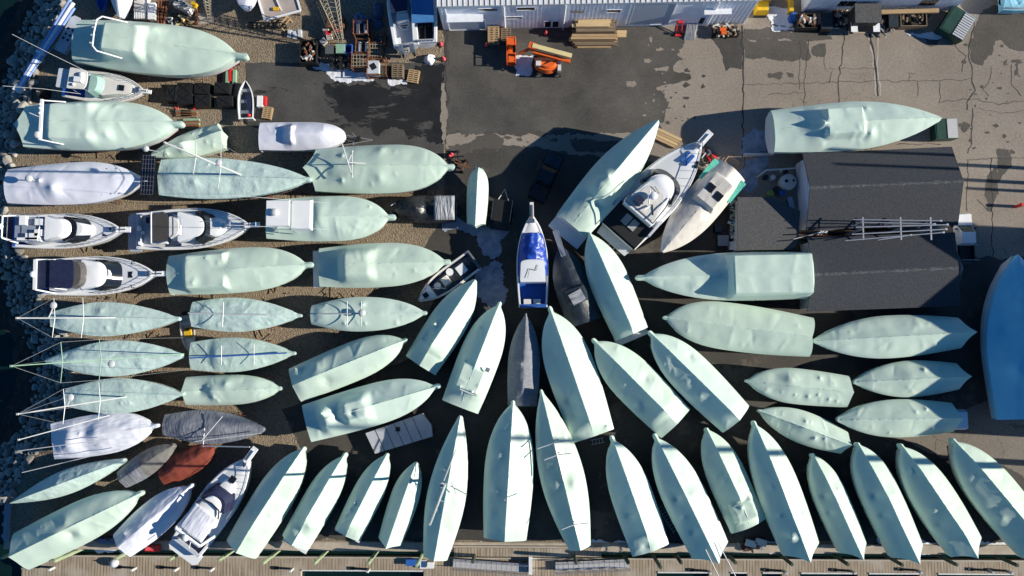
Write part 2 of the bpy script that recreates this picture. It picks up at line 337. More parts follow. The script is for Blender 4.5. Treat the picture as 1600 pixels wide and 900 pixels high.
# small ragged islands where the two pavements meet
for nm, m_, z_, zone, cnt, sd_ in (('pale_patch', pave, S4 + .006, [(1005, 60), (1070, 190)], 34, 5), ('damp_patch', asph, S4 + .005, [(1030, 110), (1100, 200)], 30, 6), ('damp_patch', wetm, S4 + .005, [(1500, 60), (1600, 240)], 46, 7), ('damp_patch', wetm, S4 + .005, [(700, 208), (900, 240)], 26, 8)):
    mb = MB(); rq = random.Random(sd_); done = []
    for _ in range(cnt):
        w = P(rq.uniform(zone[0][0], zone[1][0]), rq.uniform(zone[0][1], zone[1][1])); r0 = rq.uniform(.1, .42) ** 1.2; ex = rq.uniform(.6, 2.2)
        if any((w.x - a_) ** 2 + (w.y - b_) ** 2 < (r_ + 1.2 * r0 * max(1, ex)) ** 2 for a_, b_, r_ in done): continue
        done.append((w.x, w.y, 1.2 * r0 * max(1, ex)))
        mb.add([(w.x + r0 * ex * (.55 + .6 * noise.noise(Vector((w.x, w.y, a)))+ .2 * rq.random()) * math.cos(a), w.y + r0 * (.55 + .6 * noise.noise(Vector((w.y, w.x, a))) + .2 * rq.random()) * math.sin(a), z_) for a in [k * .42 for k in range(15)]], [tuple(range(15))])
    o = mb.build(nm, m_); o['kind'] = 'structure'
# snow left in the shade
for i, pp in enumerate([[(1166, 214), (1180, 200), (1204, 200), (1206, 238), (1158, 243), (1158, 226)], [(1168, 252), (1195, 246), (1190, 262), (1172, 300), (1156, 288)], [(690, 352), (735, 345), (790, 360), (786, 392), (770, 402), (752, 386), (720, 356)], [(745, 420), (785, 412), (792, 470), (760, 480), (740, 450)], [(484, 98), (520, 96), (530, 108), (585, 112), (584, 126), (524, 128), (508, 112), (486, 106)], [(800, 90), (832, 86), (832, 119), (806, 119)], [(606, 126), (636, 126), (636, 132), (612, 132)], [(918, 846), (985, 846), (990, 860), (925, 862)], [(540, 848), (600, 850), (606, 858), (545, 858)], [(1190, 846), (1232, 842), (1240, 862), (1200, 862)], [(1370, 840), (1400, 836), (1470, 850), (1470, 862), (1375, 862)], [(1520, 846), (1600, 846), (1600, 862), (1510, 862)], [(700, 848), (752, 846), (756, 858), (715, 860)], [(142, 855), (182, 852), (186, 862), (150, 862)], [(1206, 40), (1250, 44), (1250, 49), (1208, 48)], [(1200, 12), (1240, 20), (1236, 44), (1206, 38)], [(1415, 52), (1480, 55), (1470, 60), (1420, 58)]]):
    sm = sheet('snow_patch', pxs(*pp), S4 + .03, frostshadem if i < 4 else snowm, .7 if i < 4 else .35, .13, 80 + i)

# cracks in the pavement
mb = MB(); rr = random.Random(3)
def crack(pts, w, j=.12):
    pp = [P(*q) for q in pts]; out = []
    for a, b in zip(pp, pp[1:]):
        k = max(2, int((b - a).length / .5))
        for i in range(k): out.append(a.lerp(b, i / k) + Vector((rr.uniform(-j, j), rr.uniform(-j, j), 0)))
    out.append(pp[-1]); L = []; Rr = []
    for i, q in enumerate(out):
        d = (out[min(i + 1, len(out) - 1)] - out[max(i - 1, 0)]).normalized(); nn = Vector((-d.y, d.x, 0)) * w * rr.uniform(.5, 1.2) * .5
        L.append(q + nn); Rr.append(q - nn)
    mb.grid([[(a.x, a.y, S4 + .002), (b_.x, b_.y, S4 + .002)] for a, b_ in zip(Rr, L)])
for pts, w in [([(1160, 40), (1161, 130), (1160, 245)], .14), ([(1263, 60), (1258, 120), (1256, 165)], .06), ([(1320, 50), (1316, 90), (1310, 122), (1311, 160)], .11), ([(1160, 133), (1260, 130), (1330, 128), (1500, 125), (1518, 122)], .06), ([(1420, 126), (1420, 115), (1430, 115)], .05), ([(1518, 25), (1524, 42), (1516, 60), (1513, 80), (1518, 105), (1517, 126), (1523, 140), (1512, 160), (1511, 172)], .12), ([(1485, 60), (1492, 72), (1508, 88), (1503, 112)], .08), ([(1520, 170), (1519, 200), (1518, 226)], .1), ([(1468, 128), (1468, 160), (1480, 158), (1520, 154), (1560, 162), (1600, 158)], .06), ([(1434, 128), (1434, 150)], .05), ([(1250, 65), (1249, 140)], .05), ([(1200, 148), (1257, 144)], .05), ([(1288, 86), (1289, 108), (1370, 107)], .04), ([(1300, 108), (1296, 130)], .05), ([(1530, 170), (1570, 178), (1600, 172)], .05), ([(1512, 250), (1511, 330)], .09), ([(1549, 245), (1551, 400)], .09), ([(1508, 250), (1549, 247), (1600, 246)], .06), ([(1525, 310), (1550, 332), (1548, 318)], .07), ([(1160, 290), (1163, 245)], .06), ([(1548, 105), (1546, 130), (1536, 140), (1545, 150)], .06), ([(1580, 100), (1582, 135), (1595, 150)], .06), ([(697, 46), (697, 225)], .10), ([(1518, 226), (1512, 240)], .08), ([(1400, 225), (1470, 226)], .07), ([(760, 60), (900, 58)], .03)]:
    crack(pts, w)
o = mb.build('pavement_cracks', mat('crack_filler', (.045, .042, .04), .9)); o['kind'] = 'structure'
mb = MB()
crack([(1358, 52), (1364, 75), (1368, 100), (1372, 150)], .2, .06)
o = mb.build('pavement_joint', mat('open_joint', (.03, .03, .03), .9)); o['kind'] = 'structure'
mb = MB()
for pts in [[(1354, 50), (1361, 75), (1365, 100), (1369, 150)], [(1371, 52), (1371, 78), (1371, 100), (1375, 150)]]: crack(pts, .16, .1)
mb.v = [(x, y, z - .001) for x, y, z in mb.v]
o = mb.build('pavement_joint', mat('pale_joint_edge', (.42, .38, .33), .9)); o['kind'] = 'structure'

# seawall with its pale cap
mb = MB(); xe = 160; xw = XW
mb.box((xw + xe) / 2, YS + .45, -5, xe - xw, .9, 5.10, mi=0)
mb.box((xw + .25 + xe) / 2, YS + .52, .101, xe - xw - .4, .62, .06, mi=0)
o = mb.build('seawall', concm); tag(o, 'pale seawall cap running along the dock edge of the yard', 'seawall')
mb = MB(); y1 = P(0, 786).y
mb.box(xw + .3, (YS + .9 + y1) / 2, -5, .6, y1 - YS - .9, 5.3)
for i in range(5): mb.box(xw - .08, YS + 1.3 + i * 1.1, -4, .15, .3, 4.3)
o = mb.build('timber_bulkhead', mat('grey_blue_planks', (.22, .25, .29), .8, .25, 1.5, stretch=(6, .5, 6))); tag(o, 'grey plank bulkhead by the plank bulkhead of the yard', 'retaining wall')

# floating dock
def dockmat():
    m = mat('dock_planks', (.19, .145, .10), .85, .2, 1.0, stretch=(5, .3, 1), col2=(.46, .38, .29), detail=8)
    n = m.node_tree.nodes; l = m.node_tree.links; b = n['Principled BSDF']; src = b.inputs['Base Color'].links[0].from_socket
    tc = n.new('ShaderNodeTexCoord'); wv = n.new('ShaderNodeTexWave'); wv.wave_type = 'BANDS'; wv.bands_direction = 'X'; wv.inputs['Scale'].default_value = 1.05; wv.inputs['Distortion'].default_value = .0
    l.new(tc.outputs['Object'], wv.inputs['Vector'])
    rp = n.new('ShaderNodeValToRGB'); rp.color_ramp.elements[0].position = .03; rp.color_ramp.elements[1].position = .2; rp.color_ramp.elements[0].color = (.50, .48, .46, 1); rp.color_ramp.elements[1].color = (1, 1, 1, 1)
    l.new(wv.outputs[0], rp.inputs[0])
    q = n.new('ShaderNodeMix'); q.data_type = 'RGBA'; q.blend_type = 'MULTIPLY'; q.inputs[0].default_value = 1; l.new(src, q.inputs[6]); l.new(rp.outputs[0], q.inputs[7])
    # pale worn blotches
    ns = n.new('ShaderNodeTexNoise'); ns.inputs['Scale'].default_value = .35; ns.inputs['Detail'].default_value = 6; l.new(tc.outputs['Object'], ns.inputs['Vector'])
    r2 = n.new('ShaderNodeValToRGB'); r2.color_ramp.elements[0].position = .5; r2.color_ramp.elements[1].position = .75; l.new(ns.outputs[0], r2.inputs[0])
    q2 = n.new('ShaderNodeMix'); q2.data_type = 'RGBA'; l.new(r2.outputs[0], q2.inputs[0]); l.new(q.outputs[2], q2.inputs[6]); q2.inputs[7].default_value = (.42, .375, .315, 1)
    l.new(q2.outputs[2], b.inputs['Base Color']); return m
dockm = dockmat(); ZD = -2.35
d0 = P(34, 871, ZD); d1 = P(1600, 871, ZD); yb = P(800, 894, ZD).y; yt = P(800, 871, ZD).y
dk = thing('floating_dock', 'weathered plank dock running below the seawall', 'dock', ((d0.x + 70) / 2, (yt + yb) / 2, ZD))
ox, oy = dk.location.x, dk.location.y
slots = [(470, 662), (1026, 1108), (1140, 1168), (1190, 1222), (1250, 1340), (1356, 1437), (1464, 1584), (1606, 1700)]
mb = MB(); mb.box(0, 0, -.55, 70 - d0.x, yt - yb, .55)
fs = [34] + [v for s_ in slots for v in s_]
ylow = P(800, 935, ZD).y
for a, c in zip(fs[0::2], fs[1::2]):
    xa, xc = P(a, 894, ZD).x, P(c, 894, ZD).x
    mb.box((xa + xc) / 2 - ox, (yb + ylow) / 2 - oy, -.54, xc - xa, yb - ylow, .53)
mb.build('deck', dockm, dk)
for a, c in slots:
    xa, xc = P(a, 894, ZD).x, P(c, 894, ZD).x
    mb = MB(); mb.box((xa + xc) / 2 - ox, yb - oy + .08, .001, xc - xa - .2, .14, .09); mb.build('edge_rail', mat('white_dock_edging', (.62, .62, .60), .6, .15, 3), dk)
mb = MB(); mb.box(0, yt - oy - .07, .001, 70 - d0.x - .4, .14, .10); mb.build('bull_rail', mat('pale_bull_rail', (.40, .36, .30), .8, .2, 2, stretch=(.4, 5, 5)), dk)

def solve_z(w, px, py, z0=0, z1=40):
    best = min((abs(P(px, py, z0 + (z1 - z0) * i / 400).x - w.x) + abs(P(px, py, z0 + (z1 - z0) * i / 400).y - w.y), z0 + (z1 - z0) * i / 400) for i in range(401))
    return best[1]
for i, (bx, tx, ty) in enumerate([(31, 3, 889), (124, 85, 885), (203, 181, 883), (287, 265, 882), (362, 342, 881), (435, 411, 880), (510, 493, 881), (589, 576, 881), (661, 655, 884), (742, 740, 878), (897, 898, 880), (974, 981, 880), (1018, 1030, 890), (1054, 1065, 879), (1135, 1152, 879), (1217, 1238, 880), (1301, 1325, 880), (1381, 1410, 881), (1464, 1495, 880), (1553, 1590, 880)]):
    w = P(bx + (tx - bx) * .25, 868.5, 0); w.y = YS - .32; z = min(4.0, max(2.0, solve_z(w, tx, ty)))
    mb = MB(); mb.cyl(0, 0, -5, z, .19, .17, 10); mb.cyl(0, 0, z, z + .04, .15, .12, 10)
    o = mb.build('piling', pileg if bx < 700 else pileshade, loc=(w.x, w.y, 0))
    side = 'pale green' if bx < 700 else 'shade-coloured dark'
    near = {31: 'the corner of the plank bulkhead', 124: 'the second from the lower left corner', 203: 'the stern of the small white canvas boat', 287: 'the stern of the open white cruiser', 362: 'the leaning boat nearest the cruiser', 435: 'the gap between two slanting green boats', 510: 'the third slanting green boat from left', 589: 'the narrow boat with zigzag shadow', 661: 'the blue dock box', 742: 'the left end of the gangway'}.get(bx, None)
    right = {897: 'beside the right gangway hinge', 974: 'at the right end of the right gangway', 1018: 'under the stern with the curved aft panel', 1054: 'just left of the boat with two ladder poles', 1135: 'beside two white stern poles', 1217: 'below the pile of boat trailers parts', 1301: 'first right of the bulging stern', 1381: 'under the fourth stern from the right edge', 1464: 'left of the third stern from the right edge', 1553: 'nearest the lower right corner'}.get(bx)
    tag(o, '%s piling %s' % (side, ('by ' + near) if near else right), 'piling', 'pilings along the seawall')
ped = None
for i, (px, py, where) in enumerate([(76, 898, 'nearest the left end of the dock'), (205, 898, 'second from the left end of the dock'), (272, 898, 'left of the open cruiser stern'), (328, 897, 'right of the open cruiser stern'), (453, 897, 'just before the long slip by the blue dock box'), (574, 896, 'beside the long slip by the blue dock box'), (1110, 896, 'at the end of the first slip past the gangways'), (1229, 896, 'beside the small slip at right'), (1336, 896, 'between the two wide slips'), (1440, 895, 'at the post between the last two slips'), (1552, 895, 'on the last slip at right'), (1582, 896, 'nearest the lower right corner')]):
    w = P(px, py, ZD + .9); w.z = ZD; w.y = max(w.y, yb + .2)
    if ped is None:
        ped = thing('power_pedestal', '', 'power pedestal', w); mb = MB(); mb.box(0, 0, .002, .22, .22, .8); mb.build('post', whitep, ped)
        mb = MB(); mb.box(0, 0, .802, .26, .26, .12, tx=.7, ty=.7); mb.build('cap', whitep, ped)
        mb = MB(); mb.path([(-.15, 0, .5), (-.5, .1, .1), (-1.1, .05, .06), (-1.5, .12, .06)], .05, 6); mb.box(-1.7, .1, .002, .55, .3, .14); mb.build('shadow_shape', blackp, ped); o = ped  # black line and block shaped as the post's cast shadow
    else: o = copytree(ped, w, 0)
    o['label'] = 'white power pedestal with solid black shadow shape ' + where; o['group'] = 'power pedestals on the dock'
# gangways
def gangway(a, b, w, label):
    A, B = P(*a, ZD + .5), P(*b, ZD + .5); d = B - A; L = d.length; t = thing('gangway', label, 'gangway', (A + d / 2).to_tuple()[:2] + (ZD,), math.atan2(d.y, d.x))
    mb = MB(); mb.box(0, 0, .35, L, w, .1)
    for i in range(int(L / .5)): mb.box(-L / 2 + .3 + i * .5, 0, .451, .05, w * .96, .015)
    mb.build('deck', mat('grey_grating', (.42, .42, .44), .6, .1, 6), t)
    for s in (1, -1):
        mb = MB(); mb.tube((-L / 2, s * w / 2, 1.35), (L / 2, s * w / 2, 1.35), .035); mb.tube((-L / 2, s * w / 2, .9), (L / 2, s * w / 2, .9), .025)
        for i in range(7): x = -L / 2 + L * i / 6; mb.tube((x, s * w / 2, .4), (x, s * w / 2, 1.35), .03)
        mb.build('handrail', alu, t)
    for x in (-L / 2 + .2, L / 2 - .2): mb = MB(); mb.box(x, 0, .002, .3, w, .34); mb.build('end_frame', steel, t)
gangway((708, 880), (824, 888), .85, 'left of two grey gangways lying on the dock below the seawall')
gangway((868, 886), (983, 881), .85, 'right of two grey gangways lying on the dock below the seawall')
mb = MB(); w = P(829, 880, ZD); mb.box(0, 0, .002, .35, 1.7, .9); o = mb.build('dock_post', whitew, loc=w); tag(o, 'white upright frame at the inner end of the left gangway', 'post')
t = thing('timber_landing', 'weathered timber landing at the seawall between the two gangways', 'platform', P(800, 858))
mb = MB(); mb.box(1.5, -.25, .12, 14.0, .8, .12); mb.build('boards', dockm, t)
mb = MB(); mb.box(1.5, .3, .241, 14.2, .12, .14); mb.build('curb', mat('pale_bull_rail', (.4, .36, .3)), t)
w = P(645, 879, ZD + .5); t = thing('dock_box', 'blue dock box beside the white steps under the pointed stern', 'dock box', (w.x, w.y, ZD))
mb = MB(); mb.box(0, 0, .002, 1.35, .6, .5); mb.build('chest', bluep, t); mb = MB(); mb.box(0, 0, .504, 1.42, .66, .08, tx=.95, ty=.9); mb.build('lid', bluep, t)
w = P(668, 882, ZD + .5); t = thing('boarding_steps', 'white boarding steps on the dock under the pointed stern', 'steps', (w.x, w.y, ZD))
for i in range(2): mb = MB(); mb.box(-.45 + .75 * i, -.05, .002, .62, .8 - .2 * i, .35 + .3 * i); mb.build('step', gel, t)

# riprap bank: boulders
import bmesh
def rockmesh(seed):
    r = random.Random(seed); bm = bmesh.new(); bmesh.ops.create_icosphere(bm, subdivisions=2, radius=.5)
    planes = [(Vector((r.gauss(0, 1), r.gauss(0, 1), r.gauss(0, 1))).normalized(), r.uniform(.30, .42)) for _ in range(11)]
    sc = Vector((r.uniform(.95, 1.3), r.uniform(.75, 1.05), r.uniform(.6, .85)))
    for v in bm.verts:
        for nn, dd in planes:
            k = v.co.dot(nn)
            if k > dd: v.co -= nn * (k - dd)
        v.co += v.co.normalized() * noise.noise(v.co * 5 + Vector((seed, 0, 0))) * .05
        v.co = Vector((v.co.x * sc.x, v.co.y * sc.y, v.co.z * sc.z))
    me = bpy.data.meshes.new('boulder'); bm.to_mesh(me); bm.free()
    me.polygons.foreach_set('use_smooth', [True] * len(me.polygons)); me.set_sharp_from_angle(angle=R(28))
    me.materials.append(mat('boulder_stone', (.31, .295, .27), .9, .25, 2.2, bump=.03, bscale=7, objvar=.5)); return me
RM = [rockmesh(i) for i in range(9)]
rr = random.Random(11); pts = []; tries = 0
while tries < 60000 and len(pts) < 620:
    tries += 1
    py = rr.uniform(-6, 790); px = rr.uniform(-30, 135); w = P(px, py, 0); d = w.x - float(np.interp(w.y, EY, EX))
    if d > .5 or d < -5.0: continue
    z = terrain(w.x, w.y); q = P(px, py, z)
    d = q.x - float(np.interp(q.y, EY, EX))
    if d > .4 or d < -4.9: continue
    if w.y < P(0, 775).y and q.x > XW - .3: continue
    s = rr.choice([.55, .7, .8, .95, 1.15, 1.35]) * rr.uniform(.85, 1.1)
    if any((q.x - a) ** 2 + (q.y - b_) ** 2 < (.36 * (s + s2)) ** 2 for a, b_, _, s2 in pts): continue
    pts.append((q.x, q.y, terrain(q.x, q.y), s))
pts.sort(key=lambda p: -p[3])
for x, y, z, s in pts[:285]:
    o = bpy.data.objects.new('boulder', rr.choice(RM)); COL.objects.link(o); o.location = (x, y, z + .12 * s); o.scale = (s, s, s); o.rotation_euler = (rr.uniform(-.5, .5), rr.uniform(-.5, .5), rr.uniform(0, 6.28))
    tag(o, 'grey boulder of the riprap bank that slopes from the yard to the water', 'boulder', 'boulders of the riprap bank')
mb = MB()
for x, y, z, s in pts[285:] + [(x + rr.uniform(-1, 1), y + rr.uniform(-1, 1), z, rr.uniform(.25, .5)) for x, y, z, s in pts[:285]]:
    z = terrain(x, y)
    if x - float(np.interp(y, EY, EX)) > .5: continue
    me = rr.choice(RM); mt = Matrix.Translation((x, y, z)) @ Matrix.Rotation(rr.uniform(0, 6), 4, 'Z') @ Matrix.Scale(s, 4)
    mb.add([mt @ v.co for v in me.vertices], [tuple(p.vertices) for p in me.polygons])
o = mb.build('small_riprap', MATS['boulder_stone'], ang=28); o['kind'] = 'stuff'; o['label'] = 'small broken stones filling the gaps between the boulders'; o['category'] = 'stones'

# ------------------------------------------------------------------ buildings
A, B = P(693, 47), P(1161, 38); dv = (B - A); LB = dv.length; ang = math.atan2(dv.y, dv.x); HW = 5.8
hall = thing('metal_building', 'long white metal boat hall with ribbed wall behind the boom lift', 'building', A, ang)
mb = MB(); mb.box(LB / 2, 10, 0, LB, 20, HW)
x = .25
while x < LB - .1:
    if not (.9 < x < 4.9 or 18.8 < x < 24.6): mb.box(x, -.03, .3, .07, .06, HW - .3)
    x += .38
mb.build('wall', sidingm, hall)
mb = MB(); ov = .12
mb.grid([[(-ov, -ov, HW + .02), (LB + ov, -ov, HW + .02)], [(-ov, 10, HW + 2.2), (LB + ov, 10, HW + 2.2)], [(-ov, 20.2, HW + .02), (LB + ov, 20.2, HW + .02)]])
mb.grid([[(-ov, -ov, HW - .16), (LB + ov, -ov, HW - .16)], [(-ov, -ov, HW + .02), (LB + ov, -ov, HW + .02)]])
i = 0
while i * .5 < LB: mb.tube((i * .5, -ov, HW + .06), (i * .5, 10, HW + 2.24), .035, n=4); i += 1
mb.build('roof', roofm, hall)
def tolocal(v, base, a): d = v - base; c, s = math.cos(-a), math.sin(-a); return (d.x * c - d.y * s, d.x * s + d.y * c, d.z)
def wallpanel(x0, y0, x1, y1, name, m, out=.08, frame=None):
    p0 = tolocal(onwall(x0, y1, A, B), A, ang); p1 = tolocal(onwall(x1, y0, A, B), A, ang)
    z0, z1 = max(.02, p0[2]), min(HW - .2, p1[2]); cx = (p0[0] + p1[0]) / 2; wx = abs(p1[0] - p0[0])
    mb = MB(); mb.box(cx, -out / 2 - .002, z0, wx, out, z1 - z0); q = mb.build(name, m, hall)
    if frame:
        mb = MB()
        for zz in (z0 - .08, z1): mb.box(cx, -out / 2 - .02, zz, wx + .16, out + .05, .08)
        for xx in (cx - wx / 2 - .04, cx + wx / 2 + .04): mb.box(xx, -out / 2 - .02, z0, .08, out + .05, z1 - z0)
        mb.build('frame', frame, q)
doorm = mat('pale_blue_roller_door', (.42, .47, .56), .45, .05, 1)
wallpanel(703, 30, 757, 46, 'roller_door', doorm, .05, whitew)
wallpanel(977, 4, 1057, 38, 'roller_door', doorm, .05, whitew)
for a in [(749, 12, 777, 16), (808, 10, 835, 15), (790, 25, 815, 28.5), (948, 14, 970, 18.5), (851, 32, 861, 41.5), (863, 32, 873, 41.5), (1090, 26, 1103, 36)]: wallpanel(*a, 'window', glass, .06, whitew)
wallpanel(892, 16.5, 912, 19.5, 'sign_board', mat('tan_board', (.36, .30, .20)), .06)
p0 = tolocal(onwall(698, 23, A, B), A, ang); mb = MB(); mb.box(p0[0] + 1.75, -.4, p0[2], 3.5, .8, .12); mb.build('awning', whitew, hall)
p0 = tolocal(onwall(1100, 14, A, B), A, ang); mb = MB(); mb.box(p0[0] + 1.3, -.3, p0[2], 2.6, .6, .12); mb.build('awning', whitew, hall)
for xx in (6.2, 12.0, 26.3): mb = MB(); mb.cyl(xx, -.14, 0, HW - .2, .07, n=8); mb.build('downpipe', whitew, hall)

def gable(label, WN, EN, WS, ES, RW, RE, ze, zr, name='boat_shed'):
    wn, en, ws, es = P(*WN, ze), P(*EN, ze), P(*WS, ze), P(*ES, ze); rw, re_ = P(*RW, zr), P(*RE, zr)
    c = (wn + en + ws + es) / 4; c.z = 0; t = thing(name, label, 'shed', c)
    L = lambda v, dz=0: (v.x - c.x, v.y - c.y, v.z + dz)
    th = .14; mb = MB()
    for dz, fl in ((0, False), (-th, True)):
        mb.grid([[L(ws, dz), L(es, dz)], [L(rw, dz), L(re_, dz)], [L(wn, dz), L(en, dz)]], flip=fl)
    mb.grid([[L(ws, -th), L(es, -th)], [L(ws), L(es)]]); mb.grid([[L(wn), L(en)], [L(wn, -th), L(en, -th)]])
    for a, b_, d in ((ws, rw, 0), (rw, wn, 0), (es, re_, 1), (re_, en, 1)): mb.grid([[L(a, -th), L(b_, -th)], [L(a), L(b_)]], flip=not d)
    rf = mb.build('roof', shingle, t)
    r0, r1 = Vector(L(rw)), Vector(L(re_)); k = 60; rr = random.Random(int(c.x * 10)); A_ = []
    for i in range(k + 1):
        q = r0.lerp(r1, i / k); w_ = rr.uniform(.10, .17); A_.append([(q.x, q.y - w_, q.z - .07), (q.x, q.y, q.z + .03), (q.x, q.y + w_, q.z - .07)])
    mb = MB(); mb.grid(A_, flip=True); mb.build('ridge_cap', mat('pale_ridge_shingle', (.035, .037, .042), .9, .4, 3, col2=(.15, .15, .155)), rf)
    ins = .35; a = [Vector(L(v)) for v in (ws, es, en, wn)]; cc = sum(a, Vector()) / 4
    b_ = [Vector((v.x + (ins if v.x < cc.x else -ins), v.y + (ins if v.y < cc.y else -ins), 0)) for v in a]; zt = ze - th - .02
    mb = MB(); mb.prism([(v.x, v.y) for v in b_], 0, zt)
    for i, j, r_ in ((0, 3, r0), (1, 2, r1)):
        p, q = b_[i], b_[j]; mx = p.x
        mb.add([(mx, p.y, zt), (mx, q.y, zt), (mx, r_.y, zr - th - .12)], [(0, 1, 2) if i == 1 else (0, 2, 1)])
    wl = mb.build('wall', whitew, t)
    return t, b_, zt
sh1, wl1, _ = gable('dark shingled gable shed, upper of the pair at right', (1254, 240), (1487, 229), (1260, 359), (1497, 352), (1266, 293), (1506, 283), 3.0, 4.7)
mb = MB(); mb.box(wl1[0].x - .03, wl1[0].y + 2.9, 1.4, .06, 1.0, .9); mb.build('window', glass, sh1)
mb = MB(); mb.box(wl1[0].x - .03, wl1[0].y + 5.6, 1.6, .06, .6, .45); mb.build('sign', mat('maroon_sign', (.16, .02, .03)), sh1)
sh2, wl2, _ = gable('dark shingled gable shed, lower of the pair at right', (1262, 371), (1492, 363), (1261, 487), (1500, 478), (1271, 429), (1498, 418), 3.0, 4.7)
# low flat roofed shed west of the pair
zz = 2.6; pp = [P(*q, zz) for q in [(1152, 391), (1238, 390), (1247, 380), (1250, 330), (1204, 308), (1153, 308)]]
c = sum(pp, Vector()) / 6; c.z = 0; lo = thing('small_shed', 'small flat grey shingled shed beside the pair of dark sheds', 'shed', c)
lp = [(p.x - c.x, p.y - c.y) for p in pp]
mb = MB(); mb.prism(lp, zz - .16, zz); mb.build('roof', shingleg, lo)
mb = MB(); mb.prism([(x * .94, y * .94) for x, y in lp], 0, zz - .165); mb.build('wall', whitew, lo)
# building at upper right
A2, B2 = P(1252, 19), P(1486, 17); d2 = B2 - A2; a2 = math.atan2(d2.y, d2.x); L2 = d2.length
b2 = thing('workshop_building', 'lavender white workshop building behind the green dumpster', 'building', A2, a2)
mb = MB(); mb.box(L2 / 2, 7, 0, L2, 14, 3.6)
i = 0
while i * .35 < L2: mb.box(i * .35 + .1, -.02, .2, .05, .04, 3.3); i += 1
mb.build('wall', sidingm, b2)
mb = MB(); mb.grid([[(-.3, -.3, 3.65), (L2 + .3, -.3, 3.65)], [(-.3, 7, 5.2), (L2 + .3, 7, 5.2)], [(-.3, 14.3, 3.65), (L2 + .3, 14.3, 3.65)]]); mb.build('roof', roofm, b2)
for xx in (3.3, 4.1, 11.2, 12.0): mb = MB(); mb.box(xx, -.05, 1.5, .7, .08, 1.0); mb.build('window', glass, b2)
cc = P(1357, 20, 2.5); t = thing('lean_to', 'grey shingled lean-to with pale front panels against the workshop', 'shed', (cc.x, cc.y, 0))
mb = MB(); mb.box(0, 0, 2.3, 2.5, 1.9, .15); mb.build('roof', shingleg, t); mb = MB(); mb.box(0, .05, 0, 2.3, 1.7, 2.29); mb.build('wall', mat('dark_board_wall', (.05, .045, .04), .9, .3, 2), t)
cc2 = P(1352, 41, 1.4)
for i, m in enumerate((whitew, glass, glass, whitew)): mb = MB(); mb.box(cc2.x - cc.x - 1.0 + .72 * i, cc2.y - cc.y, 1.2 - .001 * i, .66, 1.0, .06, ry=.05); mb.build('front_panel', m, t)
# unseen shed and poles, added beyond the right edge to shadow the yard
e = thing('unseen_shade_shed', 'unseen tall shed added outside the right edge for its shadow', 'building', (63, P(1600, 531).y, 0))
hy = (P(1600, 373).y - P(1600, 690).y) / 2
mb = MB(); mb.box(0, 0, 0, 13, 2 * hy, 11.7); mb.build('wall', sidingm, e); mb = MB(); mb.box(0, 0, 11.701, 13.3, 2 * hy + .4, .25); mb.build('roof', roofm, e)
for i, (py, h) in enumerate([(270, 16.5), (294, 17.0), (308, 7.4), (735, 44)]):
    t = thing('unseen_shadow_pole', ['uppermost', 'second', 'third', 'lowest'][i] + ' unseen pole added outside the right edge for its shadow', 'pole', (57.5 + i, P(1600, py).y, 0), 0, 'unseen poles added for their shadows')
    mb = MB(); mb.cyl(0, 0, 0, h, .2 if h < 40 else .3, .14 if h < 40 else .25, 8); mb.build('post', woodd, t)
# ------------------------------------------------------------------ shrink-wrapped boats
def sm(x): x = np.clip(x, 0, 1); return x * x * (3 - 2 * x)
def prof(pts, t, w=.02):
    x = [p[0] for p in pts]; y = [p[1] for p in pts]
    return sum(np.interp(np.clip(t + o * w, 0, 1), x, y) for o in (-1.5, -.75, 0, .75, 1.5)) / 5
def halfbeam(t, hb, ws, tm, q, neck, nw, r=.85):
    if neck > .025: q = q + .45; r = r * .88
    th = t / (1 - neck)
    a = ws + (1 - ws) * np.sin(np.pi / 2 * np.clip(th / tm, 0, 1))
    b = np.clip(1 - np.clip((th - tm) / (1 - tm), 0, 1) ** q, 0, 1) ** r
    h = hb * np.where(th < tm, a, b)
    nk = nw * np.where(t > .55, 1, 0) * np.sqrt(np.clip(1 - np.clip((t - .975) / .025, 0, 1) ** 2, 0, 1))
    return (h ** 3 + nk ** 3) ** (1 / 3)
STAND = None
def supports(root, L, hb, zk, hz, n=2):
    global STAND
    if STAND is None:
        mb = MB()
        for k in range(3): a = 2.1 * k; mb.tube((.38 * math.cos(a), .38 * math.sin(a), 0), (0, 0, .75), .025, n=5)
        mb.tube((0, 0, .6), (0, 0, 1.28), .03, n=6); mb.box(0, 0, 1.28, .28, .28, .06)
        s = mb.build('jack_stand', rust); b = MB(); b.box(0, 0, 0, .3, .9, 1.0); k = b.build('keel_block', woodd)
        STAND = (s.data, k.data); bpy.data.objects.remove(s); bpy.data.objects.remove(k)
    for sx in (-.28, .18):
        for sy in (1, -1):
            o = bpy.data.objects.new('jack_stand', STAND[0]); COL.objects.link(o); o.parent = root; o.location = (sx * L, sy * hb * .62, 0); o.scale = (1, 1, hz / 1.34)
        o = bpy.data.objects.new('keel_block', STAND[1]); COL.objects.link(o); o.parent = root; o.location = (sx * L, 0, 0); o.scale = (1, 1, zk)
